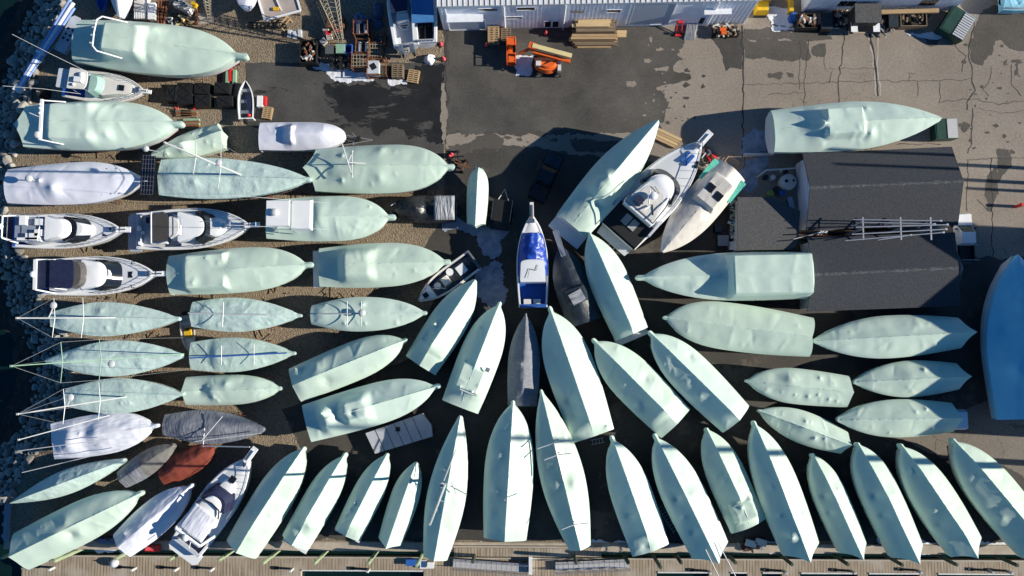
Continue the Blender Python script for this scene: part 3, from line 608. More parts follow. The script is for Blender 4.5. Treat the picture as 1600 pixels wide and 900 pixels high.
def hullmesh(L, hb, ws, tm, q, neck, zs, zb, mtop, mbot, root, zk=.55, top=-.3, r=.85, rake=.9):
    T = np.linspace(0, 1, 15); hl = 1 - neck * .8
    rows = []
    for t in T:
        tt = t * hl; b = float(halfbeam(np.array([min(tt, .985 * hl)]), hb, ws, tm, q, neck, .02, r)[0]) * .965
        z1 = zs + (zb - zs) * t * t + top; zc = zk + .75 + .35 * t * t; k = zk + .9 * max(0, t - .7) ** 2 * 6
        def X(z): return tt * L - L / 2 - rake * max(0, (t - .5) * 2) ** 2 * (z1 - z) / max(.5, z1 - zk) * 1.2
        half = [(X(z1), b, z1), (X(zc + .3), b * .93, zc + .3), (X(zc), b * .88, zc), (X((zc + k) / 2), b * .55, (zc + k) / 2), (X(k), .03, k)]
        rows.append(half + [(x, -y, z) for x, y, z in half[::-1]])
    mb = MB(); mb.grid(rows)
    for i in range(len(mb.f)):
        mb.m[i] = 0 if (i % 9) in (0, 8) else 1
    mb.add(rows[0], [tuple(range(10))[::-1]], 0)
    return mb.build('hull', [mtop, mbot], root)
WG = 'shrink-wrapped boats stored in the yard'
def wrapped(label, S, B, W, zs=2.7, zb=3.4, r=None, ws=.84, tm=.38, q=2.2, neck=.0, nw=.24, p=1.0, boxes=(), bumps=(), m=None, tail=0.0, skirt=1.0, seam=True, hullm=None, bot=None,
            name='shrink_wrapped_boat', cat='wrapped boat', group=WG, roff=0.0, rag=.06, hullr=.85, wr=.02, m2=None, part='shrink_wrap'):
    s, b = P(S[0], S[1], zs), P(B[0], B[1], zb); d = b - s; L = math.hypot(d.x, d.y); hb = mlen(W, zs) / 2
    c = (s + b) / 2; t0 = thing(name, label, cat, (c.x, c.y, 0), math.atan2(d.y, d.x), group)
    seed = int(S[0] * 13 + S[1] * 7) % 1000; rr = random.Random(seed)
    m = m or wrapm
    r = r or [(0, zs + 1.9), (.75, zs + 1.7), (1, zb + .15)]
    T = np.concatenate([np.linspace(0, .92, 92), np.linspace(.93, 1, 12)])
    nu = 17; U = np.concatenate([-np.linspace(1, 0, nu), np.linspace(0, 1, nu)[1:]])
    hbv = halfbeam(T, hb, ws, tm, q, neck, nw, hullr); zsv = zs + (zb - zs) * T ** 2
    zr = np.maximum(prof(r, T), zsv + .05)
    pp = np.interp(T, [a[0] for a in p], [a[1] for a in p]) if isinstance(p, (list, tuple)) else np.full_like(T, p)
    X = np.repeat((T * L - L / 2)[:, None], len(U), 1); Y = hbv[:, None] * U[None, :]
    A = np.abs(U)[None, :] ** pp[:, None]
    sh = .26 if pp.max() < 1.25 and m is not sagem else .08
    Z = zsv[:, None] + (zr - zsv)[:, None] * ((1 - sh) * (1 - A) + sh * (1 - np.abs(U)[None, :] ** 7))
    for (a0, a1, u0, u1, z, so) in boxes:
        xs = X + L / 2
        mk = sm((xs - a0 * L) / so + .5) * sm((a1 * L - xs) / so + .5) * sm((Y - u0 * hb) / so + .5) * sm((u1 * hb - Y) / so + .5)
        Z = np.maximum(Z, mk * z + (1 - mk) * Z)
    if len(bumps) < 9 and m in (wrapm, sagem):
        bumps = list(bumps) + [(rr.uniform(.12, .82), rr.choice([-1, 1]) * rr.uniform(.3, .78), rr.uniform(.05, .14), rr.uniform(.18, .35)) for _ in range(rr.randint(2, 4))]
        bumps += [(rr.uniform(.15, .8), rr.choice([-1, 1]) * rr.uniform(.3, .6), -rr.uniform(.05, .12), rr.uniform(.8, 1.6)) for _ in range(2)]
    for (a, u, h, rad) in bumps:
        dd = np.sqrt((X + L / 2 - a * L) ** 2 + (Y - u * hb) ** 2) / rad; Z = Z + h * (np.exp(-dd * 1.9) * 1.15 if h > 0 and rad < .45 else np.exp(-dd ** 1.3 * 1.2)) * (1 - np.abs(U) ** 6)[None, :]
    if m in (wrapm, sagem, blueshadef, wrapw):      # taut creases pulled from the ridge down to the hem
        for _ in range(rr.randint(6, 11)):
            ta, tb, sgn = rr.uniform(.06, .85) * L, rr.uniform(-.9, .9), rr.choice([-1, 1]); ua, ub = rr.uniform(.0, .45), rr.uniform(.6, 1.0); am, wd_ = rr.choice([1, 1, -1]) * rr.uniform(.025, .06), rr.uniform(.12, .24)
            k_ = np.clip((U[None, :] * sgn - ua) / (ub - ua), 0, 1); on_ = sm((U[None, :] * sgn - ua) / .12 + .5) * sm((ub - U[None, :] * sgn) / .2 + .5)
            Z = Z + am * np.exp(-np.abs(X + L / 2 - ta - tb * k_) / wd_) * on_ * (1 - np.abs(U) ** 8)[None, :]
    nf = max(4, round(L / 2.1)); Z = Z - (.028 * np.abs(np.sin(np.pi * T * nf + seed)) ** 1.5)[:, None] * (4 * np.abs(U) * (1 - np.abs(U)))[None, :] * (zr - zsv > .6)[:, None]
    w8 = np.exp(-((T) / .06) ** 2)[:, None]
    X = X - tail * w8 * (1 - np.abs(U)) ** 2.0 + (tail * .0)
    for i in range(len(T)):
        for j in range(len(U)):
            e = 1 - abs(U[j]) ** 8
            v = Vector((X[i, j] * .55, Y[i, j] * 1.2, seed))
            Z[i, j] += wr * (noise.noise(v * 1.3) * 1.2 + noise.noise(v * 3.1) * .5) * e
    Y = Y + roff * (1 - np.abs(U))[None, :] * (1 - T ** 3)[:, None]
    rows = []
    for i, t in enumerate(T):
        row = []; hbi = float(hbv[i]); zz = float(zsv[i]); sk = skirt * (1 - .35 * t)
        lower = [(sk, .955), (sk * .55, .975), (.12, .998)]
        for dz, k in lower: row.append((X[i, 0] - (.12 * dz if t > .9 else 0), -hbi * k + rag * .4 * noise.noise(Vector((t * 30, seed, dz))), zz - dz + (rag * noise.noise(Vector((t * 22, seed, 3))) if dz == sk else 0)))
        for j in range(len(U)): row.append((X[i, j], Y[i, j], Z[i, j]))
        for dz, k in lower[::-1]: row.append((X[i, -1] - (.12 * dz if t > .9 else 0), hbi * k + rag * .4 * noise.noise(Vector((t * 30, seed + 5, dz))), zz - dz + (rag * noise.noise(Vector((t * 22, seed + 9, 3))) if dz == sk else 0)))
        rows.append(row)
    mb = MB(); mb.grid(rows, flip=True)
    st = rows[0]; n = len(st)      # stern curtain
    low = [(x + .02 + .18 * tail * max(0, 1 - abs(y) / max(.1, hb)), y, min(z, zs - skirt * (.75 if 3 <= i < n - 3 else 1))) for i, (x, y, z) in enumerate(st)]
    mid = [(x, y, z * .5 + l[2] * .5) for (x, y, z), l in zip(st, low)]
    mb.grid([low, mid, st], flip=True)
    wr_o = mb.build(part, m, t0, ang=24)
    if m2:
        wr_o.data.materials.append(m2[0])
        for f_ in wr_o.data.polygons:
            if f_.center.x + .5 * noise.noise(f_.center * .9) < (m2[1] - .5) * L: f_.material_index = 1
    if seam:
        jc = len(U) // 2; rings = []; on = 0
        for k in range(3, len(T) - 5):
            if rr.random() < .45: on = rr.choice([.006, .006, .02, .032, .04])
            c_ = Vector((X[k, jc], Y[k, jc] + rr.uniform(-.012, .012), Z[k, jc])); rings.append([(c_.x, c_.y + on * 1.3 * math.cos(a_), c_.z + on * math.sin(a_)) for a_ in (0, 1.26, 2.51, 3.77, 5.03)])
        mb = MB(); mb.loft(rings)
        mb.build('welded_seam', m, t0)
    hullmesh(L, hb, ws, tm, q, neck, zs, zb, hullm or gel, bot or rr.choice([antif, antif, antir]), t0, r=hullr)
    supports(t0, L, hb, .55, 1.35)
    t0['_L'] = L; t0['_hb'] = hb
    return t0
def LH(o): return o['_L'], o['_hb']
def rail(o, name, pts, rad, m, n=5):
    mb = MB(); mb.path(pts, rad, n); return mb.build(name, m, o)
def mast_on(o, base, top, zd, rad=.10, spreaders=((.35, 1.6), (.68, 1.3)), dome=None, stays=True, m=None, foot=None, lean=True):
    """a mast (with spreaders, stays and radar dome as its sub-parts) on boat o, surveyed from its two ends"""
    w0 = P(*base, zd); zt = min(24, max(zd + 6, solve_z(w0, *top, 4, 26))); w1 = P(*top, zt)
    Mi = Matrix.Rotation(-o.rotation_euler.z, 4, 'Z') @ Matrix.Translation(-Vector(o.location))
    a, b = Mi @ w0, Mi @ w1; mb = MB(); mb.tube(a + Vector((0, 0, -.6)), b, rad, rad * .6, 8); mb.box(b.x, b.y, b.z, .14, .14, .1)
    ms = mb.build('mast', m or whitep, o); d = b - a; L, hb = LH(o)
    for f, w in spreaders:
        c = a + d * f; mb = MB(); mb.tube(c + Vector((-.12, w, .05)), c, .025, .04, 5); mb.tube(c, c + Vector((-.12, -w, .05)), .04, .025, 5); mb.build('spreader', m or whitep, ms)
    if stays:
        mb = MB(); zz = zd - .3
        for s in (1, -1):
            pp = [a + Vector((0, s * hb * .9, -.5))] + [a + d * f + Vector((-.12, s * w, .05)) for f, w in spreaders] + [b]
            mb.path(pp, .014, 4)
        mb.tube(b, Vector((L * .47, 0, zz)), .014, n=4); mb.tube(b, Vector((-L * .47, 0, zz)), .014, n=4)
        mb.build('stay', steel, ms)
    if dome:
        f, dx, dy = dome; c = a + d * f; mb = MB(); mb.ball(c + Vector((dx, dy, .1)), (.3, .3, .16), 6); mb.tube(c, c + Vector((dx, dy, 0)), .05); mb.build('radar_dome', whitep, ms)
    return ms

z = 2.7
# ---- left block
o = wrapped('pale green wrapped yacht with white arch tubing, largest by the black floats', (119, 63), (388, 88), 84, 3.0, 4.0, [(0, 3.7), (.19, 4.1), (.22, 4.3), (.42, 5.0), (.8, 4.7), (1, 4.3)], ws=.82, tm=.45, q=2.4, neck=.07, nw=.3, p=[(0, 2.2), (.2, 2.2), (.42, 2.4), (.55, 1.4), (1, 1.1)], boxes=[(.205, .43, -.62, .62, 5.55, .9)], bumps=[(.5, -.6, .25, .8), (.47, .62, .3, .7)])
L, hb = LH(o); x0 = -.5 * L + .2 * L
rail(o, 'arch_tube', [(x0 + 2.2, .70 * hb, 4.6), (x0 + .3, .66 * hb, 5.72), (x0 - .1, .5 * hb, 5.82), (x0 - .15, 0, 5.85), (x0 - .1, -.5 * hb, 5.82), (x0 + .3, -.66 * hb, 5.72), (x0 + 2.2, -.7 * hb, 4.6)], .075, gel, 8)
mb = MB()
for y in (-.4, -.1, .2, .45): mb.box(x0 - .25, y * hb, 5.75, .3, .16, .14)
mb.build('spotlight', whitep, o)
o = wrapped('pale green wrapped yacht with a straight white radar arch and pointed stern cover', (38, 197), (287, 193), 80, 3.0, 3.9, [(0, 3.5), (.17, 3.9), (.22, 4.3), (.5, 4.9), (.85, 4.6), (1, 4.2)], ws=.84, tm=.45, q=2.3, neck=.06, nw=.28, p=[(0, 1.6), (.2, 2.4), (.45, 2.6), (.6, 1.3), (1, 1.0)], boxes=[(.2, .47, -.8, .8, 4.9, .9)], bumps=[(.48, .7, .3, .6), (.48, -.7, .3, .6), (.56, -.55, .35, .6), (.6, .72, .2, .5)], tail=.7)
L, hb = LH(o); x0 = -.5 * L + .185 * L
mb = MB(); mb.box(x0, 0, 5.05, .26, 1.62 * hb, .22, tx=.8)
for s in (1, -1): mb.tube((x0, s * .78 * hb, 5.1), (x0 + 1.6, s * .86 * hb, 4.0), .06)
mb.build('radar_arch', gel, o)
mb = MB(); mb.ball((x0 - .15, -.62 * hb, 5.4), (.33, .33, .2)); mb.tube((x0 - .1, .1 * hb, 5.2), (x0 - 1.0, .25 * hb, 5.35), .05)
for y in (.25, .45, .6): mb.ball((x0 - .1, y * hb, 5.32), (.1, .1, .1), 5)
mb.build('antenna', whitep, o)
o = wrapped('small crumpled pale green wrapped boat between the pointed yachts near the boulders', (346, 212), (236, 243), 44, 1.9, 2.1, [(0, 3.3), (.35, 2.9), (.5, 3.3), (1, 2.2)], ws=.95, tm=.3, q=1.8, p=.9, bumps=[(.5, .4, .4, .6), (.2, -.3, -.25, .8)], tail=.5)
o = wrapped('white wrapped sailboat hull with a small white dome, beside the boulders', (12, 291), (228, 280), 68, 3.0, 3.6, [(0, 3.6), (.3, 4.0), (.8, 4.1), (1, 3.8)], ws=.8, tm=.5, q=2.3, p=[(0, 2.4), (.5, 2.0), (1, 1.4)], m=wrapw, bumps=[(.37, -.3, .45, .8), (.27, .1, .3, .35), (.2, -.2, -.1, .9)], neck=.02, seam=False)
L, hb = LH(o); mb = MB(); mb.ball((-.27 * L, .12 * hb, 4.75), (.36, .36, .24)); mb.cyl(-.27 * L, .12 * hb, 3.8, 4.6, .06); mb.build('radar_dome', whitep, o)
mb = MB()
for k in range(9): mb.box(-.2 * L + k * .9, -.62 * hb, 3.62, .12, .14, .05); mb.box(-.25 * L + k * .95, .55 * hb, 3.72, .12, .14, .05)
mb.build('vent', whitep, o)
o = wrapped('sage green wrapped ketch with long tapering bow and a grid of solar panels', (250, 277), (487, 280), 66, 3.2, 4.1, [(0, 3.7), (.1, 4.2), (.6, 4.5), (.9, 4.5), (1, 4.3)], ws=.86, tm=.3, q=1.55, p=1.1, m=sagem, neck=.03, nw=.22, bumps=[(.25, -.3, .2, .5)], hullm=navyh)
L, hb = LH(o)
mast_on(o, (375, 272), (258, 223), 4.4, .11, ((.3, 2.0), (.64, 1.5)), (.38, .3, .1))
for i in range(3): mb = MB(); mb.box(-L / 2 - .7, -.62 * hb + i * .62 * hb, 4.2, 1.3, .58 * hb, .05); mb.build('solar_panel', mat('solar_cells', (.006, .008, .02), .15, .3, 8), o)
mb = MB()
for k in range(5): mb.box(-L / 2 - 1.2 + k * .27, 0, 4.26, .02, 1.9 * hb * .98, .012)
for k in range(10): mb.box(-L / 2 - .7, -.95 * hb + k * .21 * hb, 4.262, 1.3, .02, .012)
mb.build('panel_frame', alu, o)
mb = MB(); mb.ball((-L / 2 - .8, 1.2 * hb, 4.7), (.3, .3, .2)); mb.tube((-L / 2 - 1.5, 1.25 * hb, 4.5), (-L / 2 + .2, 1.1 * hb, 4.5), .05); mb.build('radar_dome', whitep, o)
o = wrapped('pale green wrapped boat with a square aft roof panel, beside the navy canvas cruiser', (265, 430), (490, 413), 71, 2.8, 3.6, [(0, 3.5), (.13, 4.1), (.5, 4.5), (.8, 4.2), (1, 3.8)], ws=.86, tm=.45, q=2.6, neck=.055, nw=.26, p=[(0, 2), (.3, 2), (.55, 1.25), (1, 1)], boxes=[(.14, .42, -.78, .78, 4.35, .5)], bumps=[(.42, -.8, .2, .5), (.42, .8, .2, .5), (.2, -.5, .15, .4)])
o = wrapped('pale green wrapped sportfisher carrying a white tower top and outriggers', (417, 343), (619, 339), 72, 2.8, 3.7, [(0, 3.3), (.36, 4.0), (.42, 4.6), (.75, 4.3), (1, 3.8)], ws=.84, tm=.5, q=2.5, neck=.06, nw=.26, p=[(0, 1.6), (.38, 1.6), (.5, 1.1), (1, 1)], bumps=[(.6, -.6, .15, .6)])
L, hb = LH(o); sf = o
mb = MB(); mb.box(-.33 * L, 0, 6.2, 2.2, 2.4, .14, tx=.94, ty=.94); mb.build('tower_top', gel, o); mb = MB(); mb.ball((-.35 * L, .05, 6.55), (.36, .36, .22)); mb.build('radar_dome', whitep, o)
mb = MB(); mb.box(-.18 * L, 0, 5.0, 2.0, 2.9, .5, tx=.85, ty=.9); mb.build('flybridge_pod', gel, o)
mb = MB()
for sx, sy in ((-.39, 1), (-.27, 1), (-.39, -1), (-.27, -1)): mb.tube((sx * L, sy * 1.1, 6.2), (sx * L + .2, sy * 1.5, 3.4), .045)
mb.build('tower_leg', alu, o)
for s in (1, -1): rail(o, 'outrigger', [(0, s * 1.25, 4.4), (-.5 * L - 1.8, s * 1.35, 8.2)], .022, whitep)
o = wrapped('pale green wrapped boat with a bare tripod mast frame, right of the solar ketch', (493, 266), (711, 260), 78, 2.8, 3.8, [(0, 4.0), (.17, 4.4), (.5, 4.7), (.8, 4.4), (1, 3.9)], ws=.86, tm=.48, q=2.6, neck=.05, nw=.26, p=[(0, 1.2), (.3, 1.7), (.6, 1.2), (1, 1)], bumps=[(.21, .5, .3, .4), (.21, -.55, .3, .4), (.48, .75, .25, .5), (.48, -.5, .25, .6), (.1, -.2, -.25, .9)], tail=.9)
L, hb = LH(o); mb = MB(); q0 = Vector((-.22 * L, 0, 5.3))
for e in ((-.20 * L, 1.3, 4.9), (-.20 * L, -1.2, 4.9), (-.11 * L, .1, 5.0), (-.25 * L, 1.6, 6.4)): mb.tube(q0 + Vector((0, 0, .5)), e, .055)
mb.tube((-.2 * L, 1.3, 5.2), (-.2 * L, -1.3, 5.2), .05); mb.build('mast_frame', whitep, o)
o = wrapped('short white wrapped runabout with rounded nose on a trailer', (406, 213), (540, 212), 46, 1.9, 2.2, [(0, 2.3), (.3, 2.5), (.36, 3.1), (.75, 3.1), (1, 2.3)], ws=.96, tm=.45, q=2.9, p=[(0, 2.2), (.35, 1.3), (.5, 1.5), (1, 1.8)], m=wrapw, boxes=[(.38, .42, -.6, .6, 3.2, .5)], hullr=.55, seam=False)
L, hb = LH(o); mb = MB(); mb.tube((.3 * L, .5 * hb, .6), (.5 * L + 2.3, 0, .6), .06); mb.tube((.3 * L, -.5 * hb, .6), (.5 * L + 2.3, 0, .6), .06); mb.tube((.5 * L + .4, -.5, .6), (.5 * L + .4, .5, .6), .05); mb.tube((.5 * L + .3, .7, .65), (.5 * L + 1.1, -.1, .65), .04); mb.build('trailer_tongue', steel, o)
mb = MB(); mb.tube((.5 * L + .95, .02, .75), (.5 * L + .95, .02, .95), .27, n=12); mb.build('spare_wheel', rubber, o)
o = wrapped('pale green wrapped cabin cruiser with a squared cabin and white swim platform', (499, 418), (705, 409), 70, 2.8, 3.5, [(0, 3.1), (.12, 3.5), (.2, 3.9), (.45, 4.4), (.8, 4.1), (1, 3.6)], ws=.86, tm=.42, q=2.4, neck=.05, nw=.25, p=[(0, 2.2), (.2, 2.2), (.45, 1.6), (.6, 1.1), (1, 1)], boxes=[(.19, .42, -.6, .6, 4.6, 1.0)])
L, hb = LH(o); mb = MB(); mb.box(-.5 * L - .35, 0, 1.6, 1.1, 1.7 * hb, .14, tx=.96, ty=.96); mb.build('swim_platform', gel, o)
o = wrapped('narrow pale green wrapped skiff standing upright in the row beside the black tarp', (744, 350), (748, 262), 34, 1.8, 2.0, [(0, 2.9), (.5, 3.1), (.9, 2.9), (1, 2.2)], ws=.86, tm=.5, q=3.2, p=.95, hullr=.6, tail=.4)

# ---- rows of masted sailboats near the boulders
o = wrapped('sage wrapped sailboat with straight white mast and side dish, first of the masted rows', (79, 499), (281, 498), 54, 3.2, 3.9, [(0, 3.25), (.14, 3.95), (.6, 4.1), (1, 4.0)], ws=.42, tm=.42, q=1.7, p=1.15, m=sagem, neck=.02, nw=.2, bumps=[(.4, .5, .12, .4), (.45, -.5, .12, .4)], seam=False)
mast_on(o, (178, 496), (27, 497), 4.1, .085, ((.36, 1.75), (.66, 1.6)), (.72, .4, 1.0))
o = wrapped('sage sailboat with patchwork cover and green mast, second of the masted rows', (73, 564), (285, 556), 56, 3.1, 3.8, [(0, 3.4), (.2, 3.9), (.6, 4.1), (1, 3.9)], ws=.12, tm=.5, q=1.8, p=1.2, m=sagem, seam=False, wr=.06)
mast_on(o, (283, 553), (18, 572), 4.0, .05, ((.55, 1.6), (.76, 1.5)), (.5, .2, -.4), m=mintp)
o = wrapped('sage wrapped sailboat with leaning white mast and dish, third of the masted rows', (103, 621), (287, 616), 55, 3.1, 3.8, [(0, 3.5), (.15, 3.9), (.6, 4.1), (1, 3.9)], ws=.5, tm=.45, q=1.7, p=1.15, m=sagem, neck=.02, nw=.18, seam=False)
mast_on(o, (196, 620), (28, 647), 4.1, .07, ((.28, 1.6), (.62, 1.4)), (.6, .3, .7))
o = wrapped('wrinkled sage covered sailboat right of the yellow seated dinghy', (300, 491), (472, 493), 54, 2.8, 3.5, [(0, 3.4), (.15, 3.8), (.6, 4.0), (1, 3.6)], ws=.72, tm=.4, q=1.7, p=1.2, m=sagem, neck=.02, nw=.15, seam=False, wr=.08)
L, hb = LH(o); rail(o, 'mast', [(-.48 * L, .05, 4.15), (.22 * L, 0, 4.3)], .07, whitep); rail(o, 'spreader', [(-.17 * L, 1.1, 4.3), (-.17 * L, -1.2, 4.3)], .04, whitep)
o = wrapped('pale wrapped sailboat with a blue boom line, below the wrinkled sage one', (298, 556), (462, 552), 54, 2.8, 3.4, [(0, 3.2), (.22, 3.5), (.25, 3.8), (.6, 4.0), (1, 3.6)], ws=.78, tm=.4, q=1.8, p=1.3, m=sagem, neck=.025, nw=.17, seam=False)
L, hb = LH(o); rail(o, 'mast', [(-.46 * L, -.2, 4.1), (.44 * L, .06, 4.2)], .07, bluep); rail(o, 'spreader', [(-.16 * L, .9, 4.2), (-.16 * L, -.9, 4.2)], .035, whitep)
mast = rail(o, 'spreader', [(.14 * L, 1.0, 4.2), (.14 * L, -1.0, 4.2)], .03, whitep)
o = wrapped('stubby mint wrapped boat with a soft stern lump, below the blue boom sailboat', (291, 611), (441, 607), 47, 2.5, 3.0, [(0, 3.3), (.25, 3.6), (.3, 3.9), (.75, 3.8), (1, 3.2)], ws=.92, tm=.4, q=2.2, p=1.1, neck=.03, nw=.2, bumps=[(.45, .45, .25, .5), (.18, 0, -.25, .7)], tail=.15)
o = wrapped('mint wrapped sailboat with a cross of white spars and a dome on its deck', (487, 492), (668, 489), 54, 2.9, 3.6, [(0, 3.4), (.1, 3.8), (.6, 4.0), (1, 3.8)], ws=.55, tm=.42, q=1.8, p=1.8, neck=.03, nw=.2, bumps=[(.45, .55, .2, .4), (.3, -.55, .2, .4)])
L, hb = LH(o); mb = MB(); mb.box(-.06 * L, 0, 4.2, 1.1, .12, .1); mb.ball((-.04 * L, .05, 4.5), (.36, .36, .25)); mb.tube((-.42 * L, 0, 4.0), (-.1 * L, 0, 4.3), .06); mb.build('mast', whitep, o)
for xx in (-.17, -.05): rail(o, 'spreader', [(xx * L, .72 * hb, 4.2), (xx * L, -.72 * hb, 4.2)], .045, whitep)
o = wrapped('sailboat under a white canvas cover with white spars past its stern', (82, 690), (247, 665), 64, 2.9, 3.6, [(0, 2.95), (.2, 4.1), (.33, 3.7), (.45, 4.2), (.8, 4.1), (1, 3.7)], ws=.86, tm=.45, q=2.2, p=[(0, 1.5), (1, 1.1)], m=whitec, neck=.06, nw=.2, seam=False, wr=.08, bumps=[(.3, .2, .2, .3)], part='cover', cat='covered boat')
L, hb = LH(o); mast_on(o, (165, 650), (30, 687), 4.0, .06, ((.4, .2),), None, stays=False); rail(o, 'boom', [(.1 * L, -.5, 4.7), (-.5 * L - 1.6, -.3, 5.6)], .035, whitep); rail(o, 'boom', [(.16 * L, -1.6, 4.0), (-.5 * L - 1.8, -2.3, 5.0)], .035, whitep)
o = wrapped('sailboat under wrinkled grey canvas with white spars, beside the white canvas boat', (256, 664), (413, 672), 52, 2.6, 3.2, [(0, 3.0), (.2, 3.6), (.6, 3.7), (1, 3.3)], ws=.6, tm=.42, q=1.8, p=1.3, m=greyc, seam=False, wr=.10, part='cover', cat='covered boat')
L, hb = LH(o); rail(o, 'boom', [(-.12 * L, -1.2, 4.1), (.5 * L, -.2, 4.0)], .05, whitep); rail(o, 'boom', [(.12 * L, 1.2, 4.0), (-.05 * L, -1.0, 4.2)], .05, whitep); rail(o, 'mast', [(-.06 * L, -1.6, 4.0), (.45 * L, -1.3, 5.5), ], .06, whitep); rail(o, 'spreader', [(-.05 * L, 0, 3.9), (-.05 * L, -1.7, 3.9)], .04, whitep)
o = wrapped('slim sage tent-covered sailboat pointed at both ends, by the shore', (19, 785), (195, 719), 38, 2.5, 3.0, [(0, 2.9), (.2, 3.6), (.75, 3.7), (1, 3.2)], ws=.1, tm=.5, q=1.7, p=1.0, m=sagem, seam=False, wr=.05, bumps=[(.45, .25, .15, .3), (.62, .3, .12, .3)])
o = wrapped('boat under a two tone taupe and grey canvas cover, by the shore', (190, 750), (272, 695), 38, 2.2, 2.6, [(0, 2.7), (.3, 3.1), (.7, 3.1), (1, 2.7)], ws=.75, tm=.4, q=2.0, p=1.3, m=taupec, m2=(greyc, .42), seam=False, wr=.06, neck=.03, part='cover', cat='covered boat')
o = wrapped('boat under a rust red canvas cover, by the shore', (252, 746), (333, 700), 41, 2.2, 2.5, [(0, 2.6), (.3, 3.0), (.8, 3.0), (1, 2.8)], ws=.7, tm=.45, q=2.6, p=1.4, m=redc, seam=False, wr=.06, hullr=.6, part='cover', cat='covered boat')
o = wrapped('large mint wrapped boat with wide flared stern by the plank bulkhead', (33, 862), (223, 769), 66, 2.8, 3.5, [(0, 4.3), (.35, 4.7), (.75, 4.3), (1, 3.7)], ws=.92, tm=.4, q=2.2, p=.95, neck=.05, nw=.26, bumps=[(.43, -.3, -.45, .6), (.45, .3, .3, .8), (.5, -.45, .2, .6)], tail=.25)
o = wrapped('small boat under a white pleated canvas cover, by the shore', (190, 853), (301, 757), 54, 2.6, 3.2, [(0, 3.3), (.3, 3.8), (.8, 3.7), (1, 3.4)], ws=.8, tm=.4, q=2.2, p=1.3, m=whitec, neck=.06, nw=.2, seam=False, wr=.06, bumps=[(.15, .4, .2, .4)], part='cover', cat='covered boat')
L, hb = LH(o); mb = MB(); mb.box(-.5 * L - .1, .1, 1.6, .7, 1.1, .5); mb.build('outboard_bracket', alu, o); mb = MB(); mb.box(-.5 * L - .35, -.3, 1.9, .5, .35, .6, tx=.7, ty=.7); mb.build('outboard', gel, o)

# ---- bottom row, left to right
SH = [(0, 4.5), (.7, 4.5), (1, 3.7)]
wrapped('tall mint wrapped boat right of the open white cruiser, in the row along the dock', (377, 858), (476, 698), 60, 2.8, 3.5, [(0, 4.2), (.3, 4.7), (.75, 4.4), (1, 3.7)], ws=.9, tm=.42, q=2.2, neck=.03, nw=.22, p=.95, bumps=[(.17, -.3, .2, .8)])
o = wrapped('mint wrapped boat with round stern dimple, second of the green boats along the dock', (461, 848), (541, 707), 50, 2.6, 3.2, [(0, 3.7), (.2, 3.8), (.3, 4.4), (.75, 4.2), (1, 3.5)], ws=.92, tm=.42, q=2.2, neck=.05, nw=.22, p=.95, bumps=[(.24, -.35, .25, .5), (.14, -.1, -.3, .5), (.25, .6, .15, .4)])
L, hb = LH(o); mb = MB(); mb.box(-.5 * L - .3, 0, 1.5, .9, 1.7 * hb, .14); mb.build('swim_platform', gel, o)
o = wrapped('mint wrapped boat with pinched stern, third of the green boats along the dock', (542, 836), (606, 708), 47, 2.5, 3.1, [(0, 3.0), (.16, 4.1), (.75, 4.0), (1, 3.3)], ws=.9, tm=.42, q=2.2, neck=.03, nw=.2, p=.95, bumps=[(.38, .45, .35, .4), (.3, .5, .2, .4)])
L, hb = LH(o); mb = MB(); mb.box(-.5 * L - .15, 0, 1.5, .5, 1.8 * hb, .14); mb.build('swim_platform', gel, o)
wrapped('narrow mint wrapped boat with tight scalloped tail, left of the long sailboat', (609, 846), (651, 722), 44, 2.4, 2.9, [(0, 3.9), (.5, 4.0), (.8, 3.7), (1, 3.1)], ws=.84, tm=.5, q=2.4, p=.95, tail=.35)
o = wrapped('long slim mint wrapped sailboat with a white mast standing amidships, dock row', (680, 872), (720, 649), 60, 3.0, 3.7, [(0, 4.1), (.5, 4.4), (.85, 4.2), (1, 3.9)], ws=.62, tm=.42, q=1.7, p=1.0, bumps=[(.32, .5, .15, .4), (.62, .4, .15, .4)])
mast_on(o, (695, 757), (672, 819), 4.4, .14, ((.02, .2), (.45, .55)), (.03, 0, .2), stays=False)
L, hb = LH(o)
for i, (a, b_) in enumerate((((.03 * L, -.3, 4.9), (.0 * L, -1.9, 5.4)), ((-.02 * L, -.9, 4.5), (.06 * L, -.4, 5.5)), ((.05 * L, .4, 4.6), (.28 * L, -.2, 4.5)))): rail(o, 'spar', [a, b_], .05, whitep)
o = wrapped('broad mint wrapped boat beside the long slim sailboat by the dock gangways', (789, 842), (802, 625), 76, 2.9, 3.7, [(0, 4.0), (.1, 4.7), (.7, 4.6), (1, 3.9)], ws=.86, tm=.45, q=2.0, neck=.03, nw=.2, p=.95, bumps=[(.6, .5, .2, .6), (.35, .5, .2, .6)])
L, hb = LH(o); rail(o, 'spar', [(-.18 * L, .1, 4.8), (-.14 * L, -.9, 5.2)], .05, whitep); rail(o, 'spar', [(-.2 * L, .9, 4.2), (-.2 * L, .2, 4.7)], .05, whitep)
o = wrapped('mint wrapped sailboat with two thin spreaders across its deck, by the dock gangways', (906, 856), (845, 608), 68, 3.0, 3.8, [(0, 4.0), (.2, 4.3), (.7, 4.5), (1, 4.0)], ws=.5, tm=.45, q=1.9, p=.97, neck=.02, nw=.18, bumps=[(.4, -.42, .35, .5), (.42, .4, .2, .5)])
L, hb = LH(o)
for xx, w_ in ((.16, 1.6), (.085, 1.25), (-.34, 1.2)): rail(o, 'spreader', [(xx * L, w_, 4.75), (xx * L + .15, 0, 4.7), (xx * L, -w_, 4.75)], .055, whitep)
rail(o, 'mast', [(.16 * L, 0, 4.7), (-.06 * L, 0, 4.62)], .08, steel)
